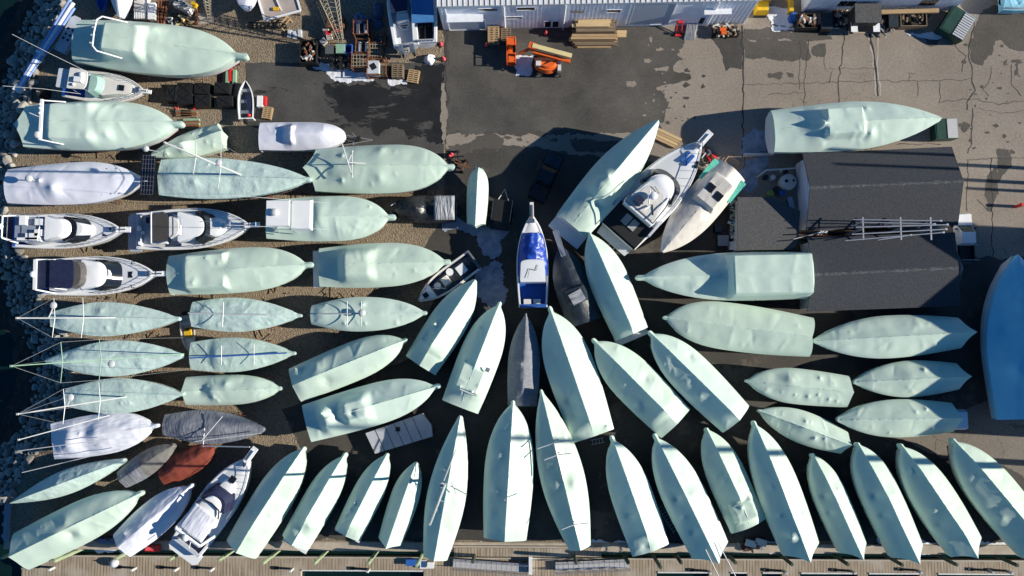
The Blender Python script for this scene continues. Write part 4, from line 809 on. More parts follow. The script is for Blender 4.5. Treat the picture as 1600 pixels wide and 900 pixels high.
wrapped('mint wrapped boat with curved aft panel, first right of the spreader sailboat', (1017, 860), (955, 680), 64, 2.8, 3.6, [(0, 3.3), (.13, 3.9), (.17, 4.7), (.7, 4.5), (1, 3.8)], ws=.92, tm=.42, q=2.1, neck=.05, nw=.22, p=[(0, 1.4), (.2, 1.0), (1, .95)], bumps=[(.34, .45, -.3, .5), (.35, -.4, .15, .5), (.06, .2, -.2, .5)])
o = wrapped('mint wrapped boat with two long white poles beyond its stern, dock row', (1110, 860), (1022, 677), 67, 2.8, 3.6, [(0, 4.4), (.45, 4.6), (.75, 4.3), (1, 3.8)], ws=.9, tm=.42, q=2.1, neck=.05, nw=.22, p=.95, bumps=[(.48, .4, -.35, .4), (.47, -.35, .2, .6), (.2, .4, -.25, .4), (.34, .5, .15, .4)], tail=.9)
L, hb = LH(o)
for y in (.5, -.8): rail(o, 'pole', [(-.44 * L, y, 4.2), (-.5 * L - 2.6, y * 1.05, 4.5)], .05, whitep)
wrapped('stubby mint wrapped boat with a square lid shape over its stern, dock row', (1170, 822), (1103, 668), 60, 2.6, 3.3, [(0, 3.2), (.1, 3.5), (.25, 3.6), (.29, 4.5), (.75, 4.2), (1, 3.5)], ws=.95, tm=.42, q=2.1, neck=.03, nw=.2, p=[(0, 2), (.24, 2), (.3, 1), (1, .95)], boxes=[(.08, .27, -.55, .55, 4.0, .3)], bumps=[(.22, .1, .3, .3)])
wrapped('mint wrapped boat with a bright round bulge near its stern, dock row', (1252, 858), (1177, 657), 66, 2.8, 3.6, [(0, 4.3), (.5, 4.6), (.75, 4.4), (1, 3.8)], ws=.88, tm=.42, q=2.0, neck=.04, nw=.2, p=.95, bumps=[(.14, .4, .7, .5), (.3, .5, .2, .4), (.25, -.6, .2, .5)], tail=.9)
wrapped('slender mint wrapped boat, fourth from the east end of the row along the dock', (1333, 855), (1269, 708), 51, 2.5, 3.1, [(0, 4.0), (.5, 4.1), (.75, 3.9), (1, 3.3)], ws=.86, tm=.45, q=2.2, p=.95, neck=.03, nw=.18, bumps=[(.58, .45, -.35, .45), (.42, .55, -.2, .4), (.6, -.45, .15, .4)], tail=.9)
wrapped('mint wrapped boat, third from the east end of the row along the dock', (1417, 860), (1339, 691), 61, 2.7, 3.3, [(0, 4.4), (.5, 4.6), (.75, 4.2), (1, 3.5)], ws=.86, tm=.45, q=2.3, p=.95, neck=.03, nw=.2, bumps=[(.55, .42, -.4, .5), (.38, .5, -.2, .4), (.5, -.45, .15, .5)], tail=.9)
wrapped('mint wrapped boat with a deep fold across its stern, second from the dock row end', (1510, 855), (1406, 693), 66, 2.8, 3.5, [(0, 3.8), (.14, 4.5), (.75, 4.4), (1, 3.7)], ws=.84, tm=.42, q=2.1, p=.95, neck=.04, nw=.2, bumps=[(.3, .55, -.25, .6), (.42, .5, .15, .4)], tail=.9)
wrapped('mint wrapped boat cut by the right edge in the dock row', (1622, 852), (1487, 685), 72, 2.8, 3.5, [(0, 4.4), (.75, 4.4), (1, 3.7)], ws=.86, tm=.42, q=2.1, p=.95, neck=.04, nw=.22, bumps=[(.35, .6, .2, .5)], tail=.9)
# ---- the fan in the middle
o = wrapped('mint wrapped boat lying slantwise with puckered stern, left of the fan', (461, 602), (637, 530), 61, 2.7, 3.3, [(0, 3.6), (.06, 4.1), (.3, 4.4), (.8, 4.2), (1, 3.6)], ws=.9, tm=.45, q=2.5, p=.95, neck=.035, nw=.22, bumps=[(.25, .4, .3, .8), (.12, .5, -.25, .7), (.27, -.35, -.25, .6), (.06, .8, .3, .3)])
wrapped('mint wrapped boat with sculpted flybridge folds, just above the blue striped raft', (479, 662), (689, 602), 65, 2.8, 3.5, [(0, 3.1), (.12, 3.5), (.18, 4.6), (.42, 4.9), (.5, 4.5), (.8, 4.3), (1, 3.7)], ws=.9, tm=.45, q=2.3, p=[(0, 1.8), (.2, 1.1), (.5, 1.0), (1, .95)], neck=.05, nw=.24, boxes=[(.3, .48, -.55, .55, 4.8, .9)], bumps=[(.15, .3, .8, .5), (.15, -.4, .6, .5), (.24, 0, -.9, .7), (.36, -.1, -.3, .4)])
wrapped('mint wrapped boat with bright long side panel, leftmost upright of the fan', (657, 571), (743, 437), 60, 2.7, 3.4, [(0, 3.4), (.17, 4.2), (.22, 4.7), (.8, 4.4), (1, 3.6)], ws=.92, tm=.42, q=2.3, p=.95, neck=.0, bumps=[(.42, .5, .5, .35), (.3, .5, -.3, .6), (.24, .7, .3, .3)])
o = wrapped('mint wrapped boat with ragged flybridge edge, left of the grey canvas boat', (719, 636), (782, 471), 64, 2.7, 3.5, [(0, 3.0), (.1, 3.3), (.17, 4.1), (.4, 4.6), (.8, 4.4), (1, 3.7)], ws=.94, tm=.42, q=2.2, p=[(0, 2), (.3, 1.7), (.45, 1.0), (1, .95)], neck=.04, nw=.2, boxes=[(.16, .38, -.6, .6, 4.5, .4)], bumps=[(.18, .3, .2, .2), (.17, -.3, .25, .2), (.4, .6, .3, .3)])
L, hb = LH(o); mb = MB(); mb.tube((-.34 * L, .5, 4.75), (-.345 * L, -.9, 4.6), .07); mb.tube((-.34 * L, .3, 4.7), (-.38 * L, .2, 4.5), .06); mb.box(-.1 * L, -.62 * hb, 4.45, .4, .4, .06, mi=1); mb.build('torn_frame', [whitep, greyc], o)
wrapped('boat under a smooth grey canvas cover, centre of the fan', (816, 634), (822, 489), 50, 2.4, 3.0, [(0, 3.0), (.2, 3.4), (.6, 3.6), (.8, 3.4), (1, 3.1)], ws=.9, tm=.45, q=2.0, p=1.4, m=greyc, neck=.02, nw=.12, seam=False, wr=.05, bumps=[(.45, .2, .4, .3)], part='cover', cat='covered boat')
wrapped('long mint wrapped boat just right of the grey canvas boat in the fan', (928, 681), (858, 478), 76, 2.9, 3.7, [(0, 3.3), (.07, 3.8), (.11, 4.7), (.4, 4.8), (.75, 4.6), (1, 3.9)], ws=.86, tm=.48, q=2.1, p=[(0, 1.4), (.15, 1.0), (1, .95)], neck=.05, nw=.22, bumps=[(.3, .5, -.35, .6), (.2, .5, -.2, .6), (.04, -.6, .3, .4), (.35, -.5, .2, .6)])
wrapped('mint wrapped boat with side shadow along its right flank, middle of the right fan', (1056, 662), (925, 529), 70, 2.8, 3.6, [(0, 3.4), (.12, 3.9), (.16, 4.7), (.75, 4.5), (1, 3.8)], ws=.9, tm=.45, q=2.2, p=[(0, 1.4), (.18, 1.0), (1, .95)], neck=.045, nw=.22, bumps=[(.3, .5, -.35, .7), (.45, -.4, -.3, .5), (.34, .6, .3, .5)])
wrapped('mint wrapped boat, rightmost of the long boats in the fan', (1150, 655), (1013, 517), 66, 2.8, 3.6, [(0, 4.1), (.08, 4.6), (.75, 4.4), (1, 3.8)], ws=.88, tm=.45, q=2.3, p=.95, neck=.045, nw=.22, bumps=[(.5, .45, .15, .5), (.35, .5, .2, .5), (.62, -.5, -.2, .4)])
o = wrapped('large mint wrapped yacht pointing up and right beside the open black sterned yacht', (893, 353), (1029, 188), 68, 3.0, 4.2, [(0, 3.4), (.15, 3.9), (.3, 4.3), (.45, 5.0), (.75, 5.0), (1, 4.4)], ws=.88, tm=.42, q=1.9, p=[(0, 2.0), (.25, 1.8), (.45, 1.1), (1, .95)], boxes=[(.30, .44, -.45, .55, 5.0, 1.5)], bumps=[(.42, .1, .7, .6), (.3, .1, .3, .8), (.24, -.3, -.3, .6)], tail=0)
L, hb = LH(o); mb = MB(); mb.box(-.5 * L - .6, 0, 1.9, 1.3, 1.75 * hb, .16); mb.build('swim_platform', gel, o)
o = wrapped('mint wrapped boat with grey swim platform, beside the dark covered boat', (987, 522), (920, 362), 62, 2.7, 3.4, [(0, 3.7), (.06, 4.6), (.75, 4.4), (1, 3.7)], ws=.88, tm=.48, q=2.4, p=.95, neck=.02, nw=.15, bumps=[(.35, .5, -.2, .5)])
L, hb = LH(o); mb = MB(); mb.box(-.5 * L - .2, 0, 1.6, .8, 1.75 * hb, .14); mb.build('swim_platform', deckg, o)
o = wrapped('mint wrapped yacht with a big square hardtop against the lower dark shed', (1259, 430), (992, 434), 76, 3.0, 3.9, [(0, 4.9), (.2, 5.1), (.42, 5.1), (.48, 4.5), (.7, 4.4), (.92, 4.4), (1, 4.1)], ws=.96, tm=.35, q=1.9, p=[(0, 3.2), (.42, 3.2), (.52, 1.3), (1, 1.0)], neck=.05, nw=.25, boxes=[(.0, .46, -.84, .84, 5.4, .4)], bumps=[(.6, -.5, -.25, 1.0), (.66, .4, .15, .6)])
wrapped('mint wrapped boat with faint seam, below the hardtop yacht', (1268, 527), (1035, 496), 74, 2.8, 3.6, [(0, 4.0), (.3, 4.2), (.8, 4.1), (1, 3.7)], ws=.82, tm=.5, q=2.6, p=1.15, neck=.03, nw=.2, tail=-.35)
wrapped('mint wrapped boat with arrow shaped stern, uppermost of the three stacked at right', (1499, 520), (1271, 533), 66, 2.6, 3.2, [(0, 4.0), (.5, 4.1), (.85, 3.7), (1, 3.3)], ws=.72, tm=.48, q=2.0, p=.95, tail=.9, bumps=[(.3, -.5, .15, .5), (.2, .5, .15, .4)])
wrapped('small mint wrapped boat with arrow shaped stern, middle of the three stacked at right', (1496, 588), (1334, 597), 56, 2.4, 2.9, [(0, 3.6), (.5, 3.7), (.85, 3.3), (1, 2.9)], ws=.72, tm=.45, q=1.9, p=.95, tail=.7, bumps=[(.35, -.5, .2, .4), (.2, -.55, .15, .4)])
o = wrapped('mint wrapped boat with a covered outboard behind, lowest of the three stacked at right', (1488, 652), (1308, 656), 58, 2.5, 3.0, [(0, 3.6), (.5, 3.7), (.85, 3.4), (1, 3.0)], ws=.76, tm=.45, q=2.1, p=.98, tail=.5, bumps=[(.25, -.5, .2, .4), (.2, .55, .25, .4)])
L, hb = LH(o); mb = MB(); mb.box(-.5 * L - .9, .3, 1.6, 1.3, 1.9, .9, tx=.8, ty=.8); mb.build('outboard_cover', wrapw, o)
wrapped('mint wrapped boat with bumpy ridge pointing left, at right of the fan', (1325, 612), (1164, 595), 55, 2.4, 2.9, [(0, 3.3), (.5, 3.6), (.8, 3.4), (1, 3.0)], ws=.88, tm=.5, q=2.3, p=1.0, neck=.02, nw=.16, bumps=[(.3, -.6, .2, .4), (.58, -.35, .22, .8), (.4, .5, .15, .35), (.2, .55, .15, .3), (.12, .6, .15, .25)], tail=.2)
wrapped('smaller mint wrapped boat slanting down right under the bumpy ridged one', (1319, 692), (1184, 641), 50, 2.3, 2.8, [(0, 3.3), (.5, 3.6), (.85, 3.2), (1, 2.9)], ws=.7, tm=.45, q=2.1, p=.98, neck=.02, nw=.15, bumps=[(.35, .4, .2, .4), (.5, -.4, .2, .4), (.25, .2, .15, .3)], tail=.4)
wrapped('big wrapped boat coloured shade blue, cut by the right edge', (1612, 652), (1590, 398), 112, 3.2, 4.2, [(0, 4.3), (.3, 4.8), (.75, 4.8), (1, 4.4)], ws=.92, tm=.4, q=2.0, p=[(0, 2.2), (.7, 1.6), (1, 1.1)], m=blueshadef, bumps=[(.55, .55, -.5, 1.2), (.3, .5, .3, .9), (.7, .2, .3, .8)], wr=.06)
wrapped('mint wrapped yacht alone on the tan pavement above the dark sheds', (1207, 205), (1471, 185), 78, 3.0, 4.0, [(0, 3.7), (.13, 3.9), (.17, 4.0), (.28, 4.9), (.75, 4.7), (1, 4.2)], ws=.86, tm=.45, q=2.0, p=[(0, 2.6), (.15, 2.4), (.3, 1.1), (1, 1.0)], boxes=[(.29, .52, -.52, .62, 4.9, .35)], bumps=[(.27, 0, .35, .35), (.56, .6, .2, .4), (.56, -.5, .35, .5), (.45, -.55, .2, .4)])
# clear film over a cabin boat
o = wrapped('beige boat under clear film with green ends beside the open yacht', (1143, 265), (1034, 394), 62, 2.5, 3.1, [(0, 3.3), (.2, 3.6), (.6, 3.6), (.85, 3.5), (1, 3.3)], ws=.88, tm=.4, q=2.4, p=1.5, m=clearf, boxes=[(.14, .44, -.6, .6, 4.0, .3)], seam=True)
L, hb = LH(o)
for xx, y in ((-.18, -.25), (-.16, .32)): mb = MB(); mb.box(xx * L - .3, y * hb, 4.02, .75, .75, .05); mb.build('hatch', glass, o)
for s in (1, -1): mb = MB(); mb.box(-.36 * L, s * .80 * hb, 2.72 if s > 0 else 2.72, 2.4, .46 * hb, .06); mb.build('green_panel', aqua, o)
# dark covers
o = wrapped('boat under a glossy dark slate cover beside the blue tarp boat', (914, 505), (875, 385), 56, 2.4, 3.0, [(0, 3.0), (.25, 3.6), (.4, 3.9), (.5, 3.4), (1, 3.1)], ws=.95, tm=.5, q=2.0, p=1.8, m=darkc, seam=False, boxes=[(.28, .46, -.5, .6, 3.9, .3)], hullm=blackh, part='cover', cat='covered boat')
L, hb = LH(o); mb = MB(); mb.box(.5 * L + .3, 0, 3.05, 2.6, .42, .14); mb.tube((.5 * L - 1, .2, 3.3), (.5 * L + 1.5, .25, 3.6), .03); mb.tube((.5 * L - 1, -.2, 3.3), (.5 * L + 1.5, -.25, 3.6), .03); mb.build('bow_pulpit', mat('blue_grey_plank', (.16, .19, .25)), o)
mb = MB(); mb.box(-.17 * L, .05, 3.95, 1.1, 1.3, .05, rz=.2); mb.build('clear_panel', silvert, o)
o = wrapped('boat under black plastic sheeting with a silver sheet over its right end', (712, 326), (616, 326), 44, 1.6, 1.9, [(0, 1.9), (.3, 2.3), (.5, 2.1), (.75, 2.8), (1, 2.0)], ws=.9, tm=.5, q=2.8, p=1.2, m=blackt, seam=False, wr=.14, bumps=[(.62, .1, .5, .5)], hullr=.6, part='cover', cat='covered boat')
L, hb = LH(o); A_ = [[(-.5 * L + .05 + i * .28, -.86 * hb + j * .25 * hb, 2.25 + .35 * (1 - abs(j / 7 * 2 - 1)) + .05 * noise.noise(Vector((i * 1.7, j * .6, 2)))) for j in range(8)] for i in range(8)]
mb = MB(); mb.grid(A_, flip=True); q_ = mb.build('silver_sheet', silvert, o)
sd_ = q_.modifiers.new('thick', 'SOLIDIFY'); sd_.thickness = .02
# ------------------------------------------------------------------ open boats
OG = 'uncovered boats stored in the yard'
def openboat(label, S, B, W, zs=2.4, zb=3.1, tc=.35, ws=.88, tm=.42, q=2.3, neck=.0, floor=.75, g=.28, hullm=None, bot=None, deckm=None, floorm=None, name='motor_boat', cat='motor boat', stern=True, r=.8, group=OG):
    s, b = P(*S, zs), P(*B, zb); d = b - s; L = math.hypot(d.x, d.y); hb = mlen(W, zs) / 2; c = (s + b) / 2
    o = thing(name, label, cat, (c.x, c.y, 0), math.atan2(d.y, d.x), group); o['_L'] = L; o['_hb'] = hb
    zz = lambda t: zs + (zb - zs) * t * t
    hbf = lambda t: float(halfbeam(np.array([min(t, .992)]), hb, ws, tm, q, neck, .12, r)[0])
    hullmesh(L, hb, ws, tm, q, neck, zs, zb, hullm or gel, bot or antif, o, top=0.0, r=r)
    T = np.linspace(0, .995, 34)
    mb = MB()
    for sgn in (1, -1):
        rows = []
        for t in T:
            bb = hbf(t); x = t * L - L / 2; z = zz(t); gi = min(g, bb * .9)
            rows.append([(x, sgn * bb * .962, z - .12), (x, sgn * bb * 1.0, z), (x, sgn * (bb - .06), z + .07), (x, sgn * (bb - gi), z + .07), (x, sgn * (bb - gi), z - .1)])
        mb.grid(rows, flip=sgn < 0)
    mb.build('gunwale', hullm if hullm in (gelb,) else gel, o)
    mb = MB(); rows = []
    for t in T[T >= tc - .03]:
        bb = max(.02, hbf(t) - min(g, hbf(t) * .9) + .01); x = t * L - L / 2; z = zz(t) + .02
        rows.append([(x, bb * u, z + .10 * (1 - u * u)) for u in (-1, -.66, -.33, 0, .33, .66, 1)])
    mb.grid(rows, flip=True); x, z = rows[0][0][0], zs - floor
    mb.grid([[(x, p[1], z) for p in rows[0]], rows[0]], flip=True)
    mb.build('deck', deckm or gel, o)
    mb = MB(); rows = []
    for t in list(np.linspace(.02, tc, 8)):
        bb = hbf(t) - g; x = t * L - L / 2; z1 = zz(t) + .06; z0 = zs - floor
        rows.append([(x, bb, z1), (x, bb, z0), (x, bb * .5, z0), (x, 0, z0), (x, -bb * .5, z0), (x, -bb, z0), (x, -bb, z1)])
    mb.grid(rows); e = rows[0]
    if stern:
        mb.grid([[(p[0], p[1], z1) for p in e[1:-1]], e[1:-1]])
        bb = hbf(.0); mb.box(-L / 2 + .13, 0, zs - .2, .32, 2 * (bb - .05), .28)
    mb.build('cockpit_sole', floorm or deckt, o)
    return o, L, hb, hbf, zz
def outline(x0, x1, w0, w1, rf=.35, ra=.08, n=7):
    """plan of a deckhouse: aft x0, front x1, half widths aft/front, front rounding rf (share of the length)"""
    pts = []; Lh = x1 - x0
    for i in range(n + 1):
        a = i / n * math.pi / 2; pts.append((x1 - rf * Lh + rf * Lh * math.cos(a), w1 * math.sin(a) ** .8))
    pts.append((x0 + ra * Lh, w0)); pts.append((x0, w0 * .94))
    return [(x, -y) for x, y in pts[::-1]] + pts[1 if abs(pts[0][1]) < 1e-6 else 0:] if abs(pts[0][1]) < 1e-6 else [(x, -y) for x, y in pts[::-1]] + pts
def house(o, name, m, a, z0, b, z1, crown=0.0):
    """loft between two plan outlines (same count) with a crowned top"""
    mb = MB(); n = len(a); mb.loft([[(x, y, z0) for x, y in a], [(x, y, z1) for x, y in b]], cap0=True, cap1=not crown)
    if crown:
        c = (sum(p[0] for p in b) / n, 0); r1 = [(c[0] + (x - c[0]) * .6, y * .6, z1 + crown * .8) for x, y in b]
        mb.loft([[(x, y, z1) for x, y in b], r1], cap0=False, cap1=True)
    return mb.build(name, m, o, ang=40)
def bowrail(o, L, hbf, zz, t0, t1=.985, h=.55, n=9, ins=.12):
    mb = MB()
    for s in (1, -1):
        T = [t0 + (t1 - t0) * i / n for i in range(n + 1)]; top = []
        for t in T:
            x = t * L - L / 2; y = s * max(.05, hbf(t) - ins); p = Vector((x, y, zz(t) + .07)); q = Vector((x, y * .98, zz(t) + h)); top.append(q); mb.tube(p, q, .02, n=4)
        mb.path(top, .028, 5)
    mb.build('bow_rail', chrome, o)
def pulpit(o, L, zz, ln=.9, w=.5):
    mb = MB(); z = zz(1); mb.box(L / 2 + ln / 2 - .35, 0, z + .02, ln + .5, w, .12, tx=1, ty=.9); mb.tube((L / 2 + ln - .35, w * .4, z + .5), (L / 2 + ln - .35, -w * .4, z + .5), .03); mb.build('pulpit', gel, o)
    mb = MB(); mb.box(L / 2 + ln / 2 - .3, 0, z + .145, ln * .8, .12, .1); mb.box(L / 2 - .6, 0, z + .13, .4, .5, .22); mb.build('anchor', chrome, o)
def hatch(o, x, y, z, s=.6, m=None):
    mb = MB(); mb.box(x, y, z, s, s, .06); mb.build('hatch', m or glass, o)
def seat(o, x, y, z, sx, sy, m=None, h=.45, back=0):
    mb = MB(); mb.box(x, y, z, sx, sy, h)
    if back: mb.box(x - back * sx * .42, y, z + h, sx * .2, sy, .4)
    mb.build('seat', m or gel, o)
def platform(o, L, hb, ln=1.0, z=1.5, m=None, w=1.7):
    mb = MB(); pp = [(-L / 2 - ln, -w * hb / 2 * .86), (-L / 2 - ln * .9, -w * hb / 2 * .9)]; mb.prism([(-L / 2 - .02, -w * hb / 2), (-L / 2 - .02, w * hb / 2), (-L / 2 - ln * .75, w * hb / 2), (-L / 2 - ln, w * hb / 2 * .8), (-L / 2 - ln, -w * hb / 2 * .8), (-L / 2 - ln * .75, -w * hb / 2)][::-1], z, z + .12); mb.build('swim_platform', m or gel, o)

# small sportfisher with outriggers
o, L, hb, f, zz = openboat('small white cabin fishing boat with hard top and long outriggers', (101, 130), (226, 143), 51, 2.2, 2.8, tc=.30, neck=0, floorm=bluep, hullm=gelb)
house(o, 'trunk_cabin', gelb, outline(-.02 * L, .40 * L, .72 * hb, .5 * hb, .5), 2.5, outline(0, .36 * L, .6 * hb, .4 * hb, .5), 3.0, .06)
house(o, 'windshield', teal, outline(-.08 * L, .06 * L, .74 * hb, .62 * hb, .5), 2.6, outline(-.10 * L, -.01 * L, .62 * hb, .5 * hb, .5), 3.7)
mb = MB(); mb.prism(outline(-.30 * L, -.08 * L, .66 * hb, .6 * hb, .2), 4.3, 4.42); mb.build('hard_top', gelb, o)
mb = MB(); mb.prism(outline(-.46 * L, -.32 * L, .6 * hb, .6 * hb, .15), 3.9, 4.0); mb.build('rear_top', deckg, o)
mb = MB(); mb.box(-.17 * L, -.1, 4.43, .9, .6, .3, tx=.8, ty=.8); mb.ball((-.14 * L, .4, 4.6), (.28, .28, .18)); mb.ball((-.22 * L, -.6, 4.55), (.15, .15, .12), 5); mb.build('radar', gel, o)
mb = MB()
for x in (-.28, -.1):
    for y in (.6, -.6): mb.tube((x * L, y * hb, 2.3), (x * L, y * hb * .95, 4.3), .035)
mb.build('top_support', alu, o)
for s, dy in ((1, 1.6), (-1, -.6)): rail(o, 'outrigger', [(-.2 * L, s * .75 * hb, 3.4), (-.5 * L, s * hb * .9 + dy * .3, 5.2), (-.5 * L - 2.9, s * hb * 1.1 + dy * .7, 6.6)], .02, whitep)
hatch(o, .24 * L, 0, 3.08, .55); bowrail(o, L, f, zz, .55); pulpit(o, L, zz, .8, .4); seat(o, -.36 * L, .4 * hb, 1.5, .6, .6, whitec)
supports(o, L, hb, .55, 1.3)
# flybridge yacht, beside the boulders
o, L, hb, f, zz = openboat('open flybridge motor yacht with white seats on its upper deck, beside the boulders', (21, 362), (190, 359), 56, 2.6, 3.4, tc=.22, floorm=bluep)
house(o, 'saloon', gel, outline(-.33 * L, .30 * L, .8 * hb, .55 * hb, .4), 2.6, outline(-.33 * L, .2 * L, .74 * hb, .5 * hb, .4), 4.2)
house(o, 'windshield', glass, outline(.05 * L, .235 * L, .74 * hb, .66 * hb, .45), 3.3, outline(.03 * L, .145 * L, .7 * hb, .55 * hb, .45), 4.26)
house(o, 'bridge_front', gel, outline(-.12 * L, .11 * L, .76 * hb, .6 * hb, .5), 4.2, outline(-.10 * L, .06 * L, .66 * hb, .5 * hb, .5), 4.8, .05)
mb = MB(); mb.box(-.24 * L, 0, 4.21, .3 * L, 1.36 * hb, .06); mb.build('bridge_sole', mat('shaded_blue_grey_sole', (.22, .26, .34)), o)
for x, y, sx, sy in ((-.16, .35, .7, .6), (-.16, -.25, .7, .6), (-.21, -.45, 1.3, .6), (-.3, .45, .6, .9), (-.24, -.62, 2.2, .35)): seat(o, x * L, y * hb, 4.28, sx, sy, gel, .45)
mb = MB(); pts = [(-.40 * L, .72 * hb, 5.2), (-.13 * L, .74 * hb, 5.3), (-.11 * L, 0, 5.4), (-.13 * L, -.74 * hb, 5.3), (-.40 * L, -.72 * hb, 5.2), (-.40 * L, .72 * hb, 5.2)]; mb.path(pts, .035)
for x in (-.40, -.3, -.2): mb.tube((x * L, .72 * hb, 5.2), (x * L, .72 * hb, 4.2), .025); mb.tube((x * L, -.72 * hb, 5.2), (x * L, -.72 * hb, 4.2), .025)
mb.build('bridge_rail', chrome, o)
rail(o, 'arch', [(-.36 * L, .78 * hb, 4.2), (-.42 * L, .6 * hb, 5.6), (-.42 * L, -.6 * hb, 5.6), (-.36 * L, -.78 * hb, 4.2)], .09, gel)
mb = MB(); mb.ball((-.42 * L, .0, 5.85), (.28, .28, .2)); mb.build('radar_dome', gel, o)
hatch(o, .28 * L, .1, 3.1, .5); hatch(o, .13 * L, .42 * hb, 3.4, .4); bowrail(o, L, f, zz, .5); pulpit(o, L, zz, 1.0, .55); platform(o, L, hb, .9, 1.5)
mb = MB(); mb.box(-.5 * L - .75, 0, 1.75, .35, 1.5 * hb, .3); mb.build('stowed_raft', mat('faded_maroon_tube', (.22, .05, .07)), o)
mb = MB(); mb.box(.36 * L, -.25, 3.16, .7, .7, .1); mb.ball((.40 * L, .1, 3.3), .16, 5); mb.build('windlass', navyc, o)
supports(o, L, hb, .55, 1.35)
# express cruiser
o, L, hb, f, zz = openboat('open express cruiser with black wrap windshield and dark cockpit canopy', (214, 361), (390, 352), 66, 2.5, 3.3, tc=.40, floorm=deckg)
house(o, 'cabin_top', gel, outline(.03 * L, .34 * L, .62 * hb, .5 * hb, .55), 2.8, outline(.03 * L, .26 * L, .56 * hb, .42 * hb, .55), 3.5, .1)
house(o, 'windshield', glass, outline(.08 * L, .215 * L, .82 * hb, .66 * hb, .5), 3.0, outline(.06 * L, .15 * L, .72 * hb, .55 * hb, .5), 3.92)
house(o, 'coach_roof', gel, outline(-.10 * L, .155 * L, .78 * hb, .58 * hb, .4), 3.6, outline(-.09 * L, .13 * L, .72 * hb, .5 * hb, .4), 3.98, .06)
house(o, 'helm_dash', gelb, outline(-.16 * L, -.06 * L, .62 * hb, .5 * hb, .5), 3.0, outline(-.16 * L, -.08 * L, .5 * hb, .45 * hb, .5), 4.05)
mb = MB(); mb.prism(outline(-.30 * L, -.17 * L, .66 * hb, .66 * hb, .1), 3.95, 4.03); mb.build('canopy', mat('charcoal_canopy', (.055, .05, .047), .8), o)
rail(o, 'arch', [(-.26 * L, .92 * hb, 2.5), (-.31 * L, .74 * hb, 4.1), (-.31 * L, -.74 * hb, 4.1), (-.26 * L, -.92 * hb, 2.5)], .08, steel)
seat(o, -.36 * L, .1, 1.85, .7, 2.4, gel, .5); seat(o, -.30 * L, -.5 * hb, 1.85, 1.2, .6, gel, .5)
mb = MB(); mb.box(-.40 * L, .5 * hb, 2.2, .5, .5, .5, tx=.6); mb.build('grill', navyc, o)
platform(o, L, hb, 1.3, 1.5, mat('blue_grey_platform', (.30, .35, .44)), 1.9)
rail(o, 'bridge_rail', [(-.12 * L, .6 * hb, 4.3), (-.05 * L, .4 * hb, 4.45), (-.04 * L, 0, 4.5), (-.05 * L, -.4 * hb, 4.45), (-.12 * L, -.6 * hb, 4.3)], .03, chrome)
mb = MB(); mb.ball((-.47 * L, .2, 2.75), (.22, .22, .2)); mb.ball((-.44 * L, -.1 * hb, 2.7), (.16, .16, .14), 5); mb.build('fender', gel, o)
mb = MB(); mb.tube((.1 * L, .4, 4.0), (.46 * L, .5, 3.9), .03); mb.build('flagstaff', chrome, o)
bowrail(o, L, f, zz, .5); pulpit(o, L, zz, 1.1, .5); hatch(o, .27 * L, 0, 3.4, .5, gelb); supports(o, L, hb, .55, 1.35)
# navy canvas cruiser
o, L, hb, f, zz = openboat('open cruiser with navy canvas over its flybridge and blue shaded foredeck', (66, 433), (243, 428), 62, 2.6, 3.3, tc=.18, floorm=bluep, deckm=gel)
house(o, 'saloon', gel, outline(-.36 * L, .20 * L, .84 * hb, .62 * hb, .4), 2.6, outline(-.36 * L, .14 * L, .78 * hb, .58 * hb, .4), 4.0)
house(o, 'windshield', glass, outline(.05 * L, .215 * L, .80 * hb, .70 * hb, .45), 3.0, outline(.02 * L, .125 * L, .76 * hb, .6 * hb, .45), 4.05)
house(o, 'bridge_front', gel, outline(-.10 * L, .125 * L, .80 * hb, .66 * hb, .45), 4.03, outline(-.08 * L, .10 * L, .74 * hb, .6 * hb, .45), 4.35, .12)
house(o, 'windscreen', mat('smoked_plastic', (.10, .09, .09), .2), outline(-.13 * L, -.02 * L, .74 * hb, .62 * hb, .5), 4.3, outline(-.13 * L, -.05 * L, .68 * hb, .56 * hb, .5), 5.0)
mb = MB(); mb.prism(outline(-.30 * L, -.10 * L, .70 * hb, .70 * hb, .1), 5.1, 5.2); mb.build('bimini', navyc, o)
mb = MB(); mb.prism(outline(-.42 * L, -.305 * L, .70 * hb, .70 * hb, .1), 4.9, 4.98); mb.build('aft_canvas', navyc, o)
mb = MB(); mb.box(-.425 * L, 0, 5.0, .3, 1.5 * hb, .16); mb.ball((-.43 * L, 0, 5.35), (.3, .3, .2))
for s in (1, -1): mb.tube((-.425 * L, s * .74 * hb, 5.05), (-.38 * L, s * .86 * hb, 2.7), .08)
mb.build('radar_arch', gel, o)
for s in (1, -1): rail(o, 'canopy_frame', [(-.12 * L, s * .68 * hb, 5.1), (-.2 * L, s * .76 * hb, 4.1), (-.28 * L, s * .68 * hb, 5.1)], .03, chrome)
hatch(o, .29 * L, 0, 3.1, .6); hatch(o, .30 * L, .6 * hb, 3.05, .32); hatch(o, .30 * L, -.6 * hb, 3.05, .32)
bowrail(o, L, f, zz, .52); pulpit(o, L, zz, 1.2, .5); platform(o, L, hb, .3, 1.6); supports(o, L, hb, .55, 1.35)
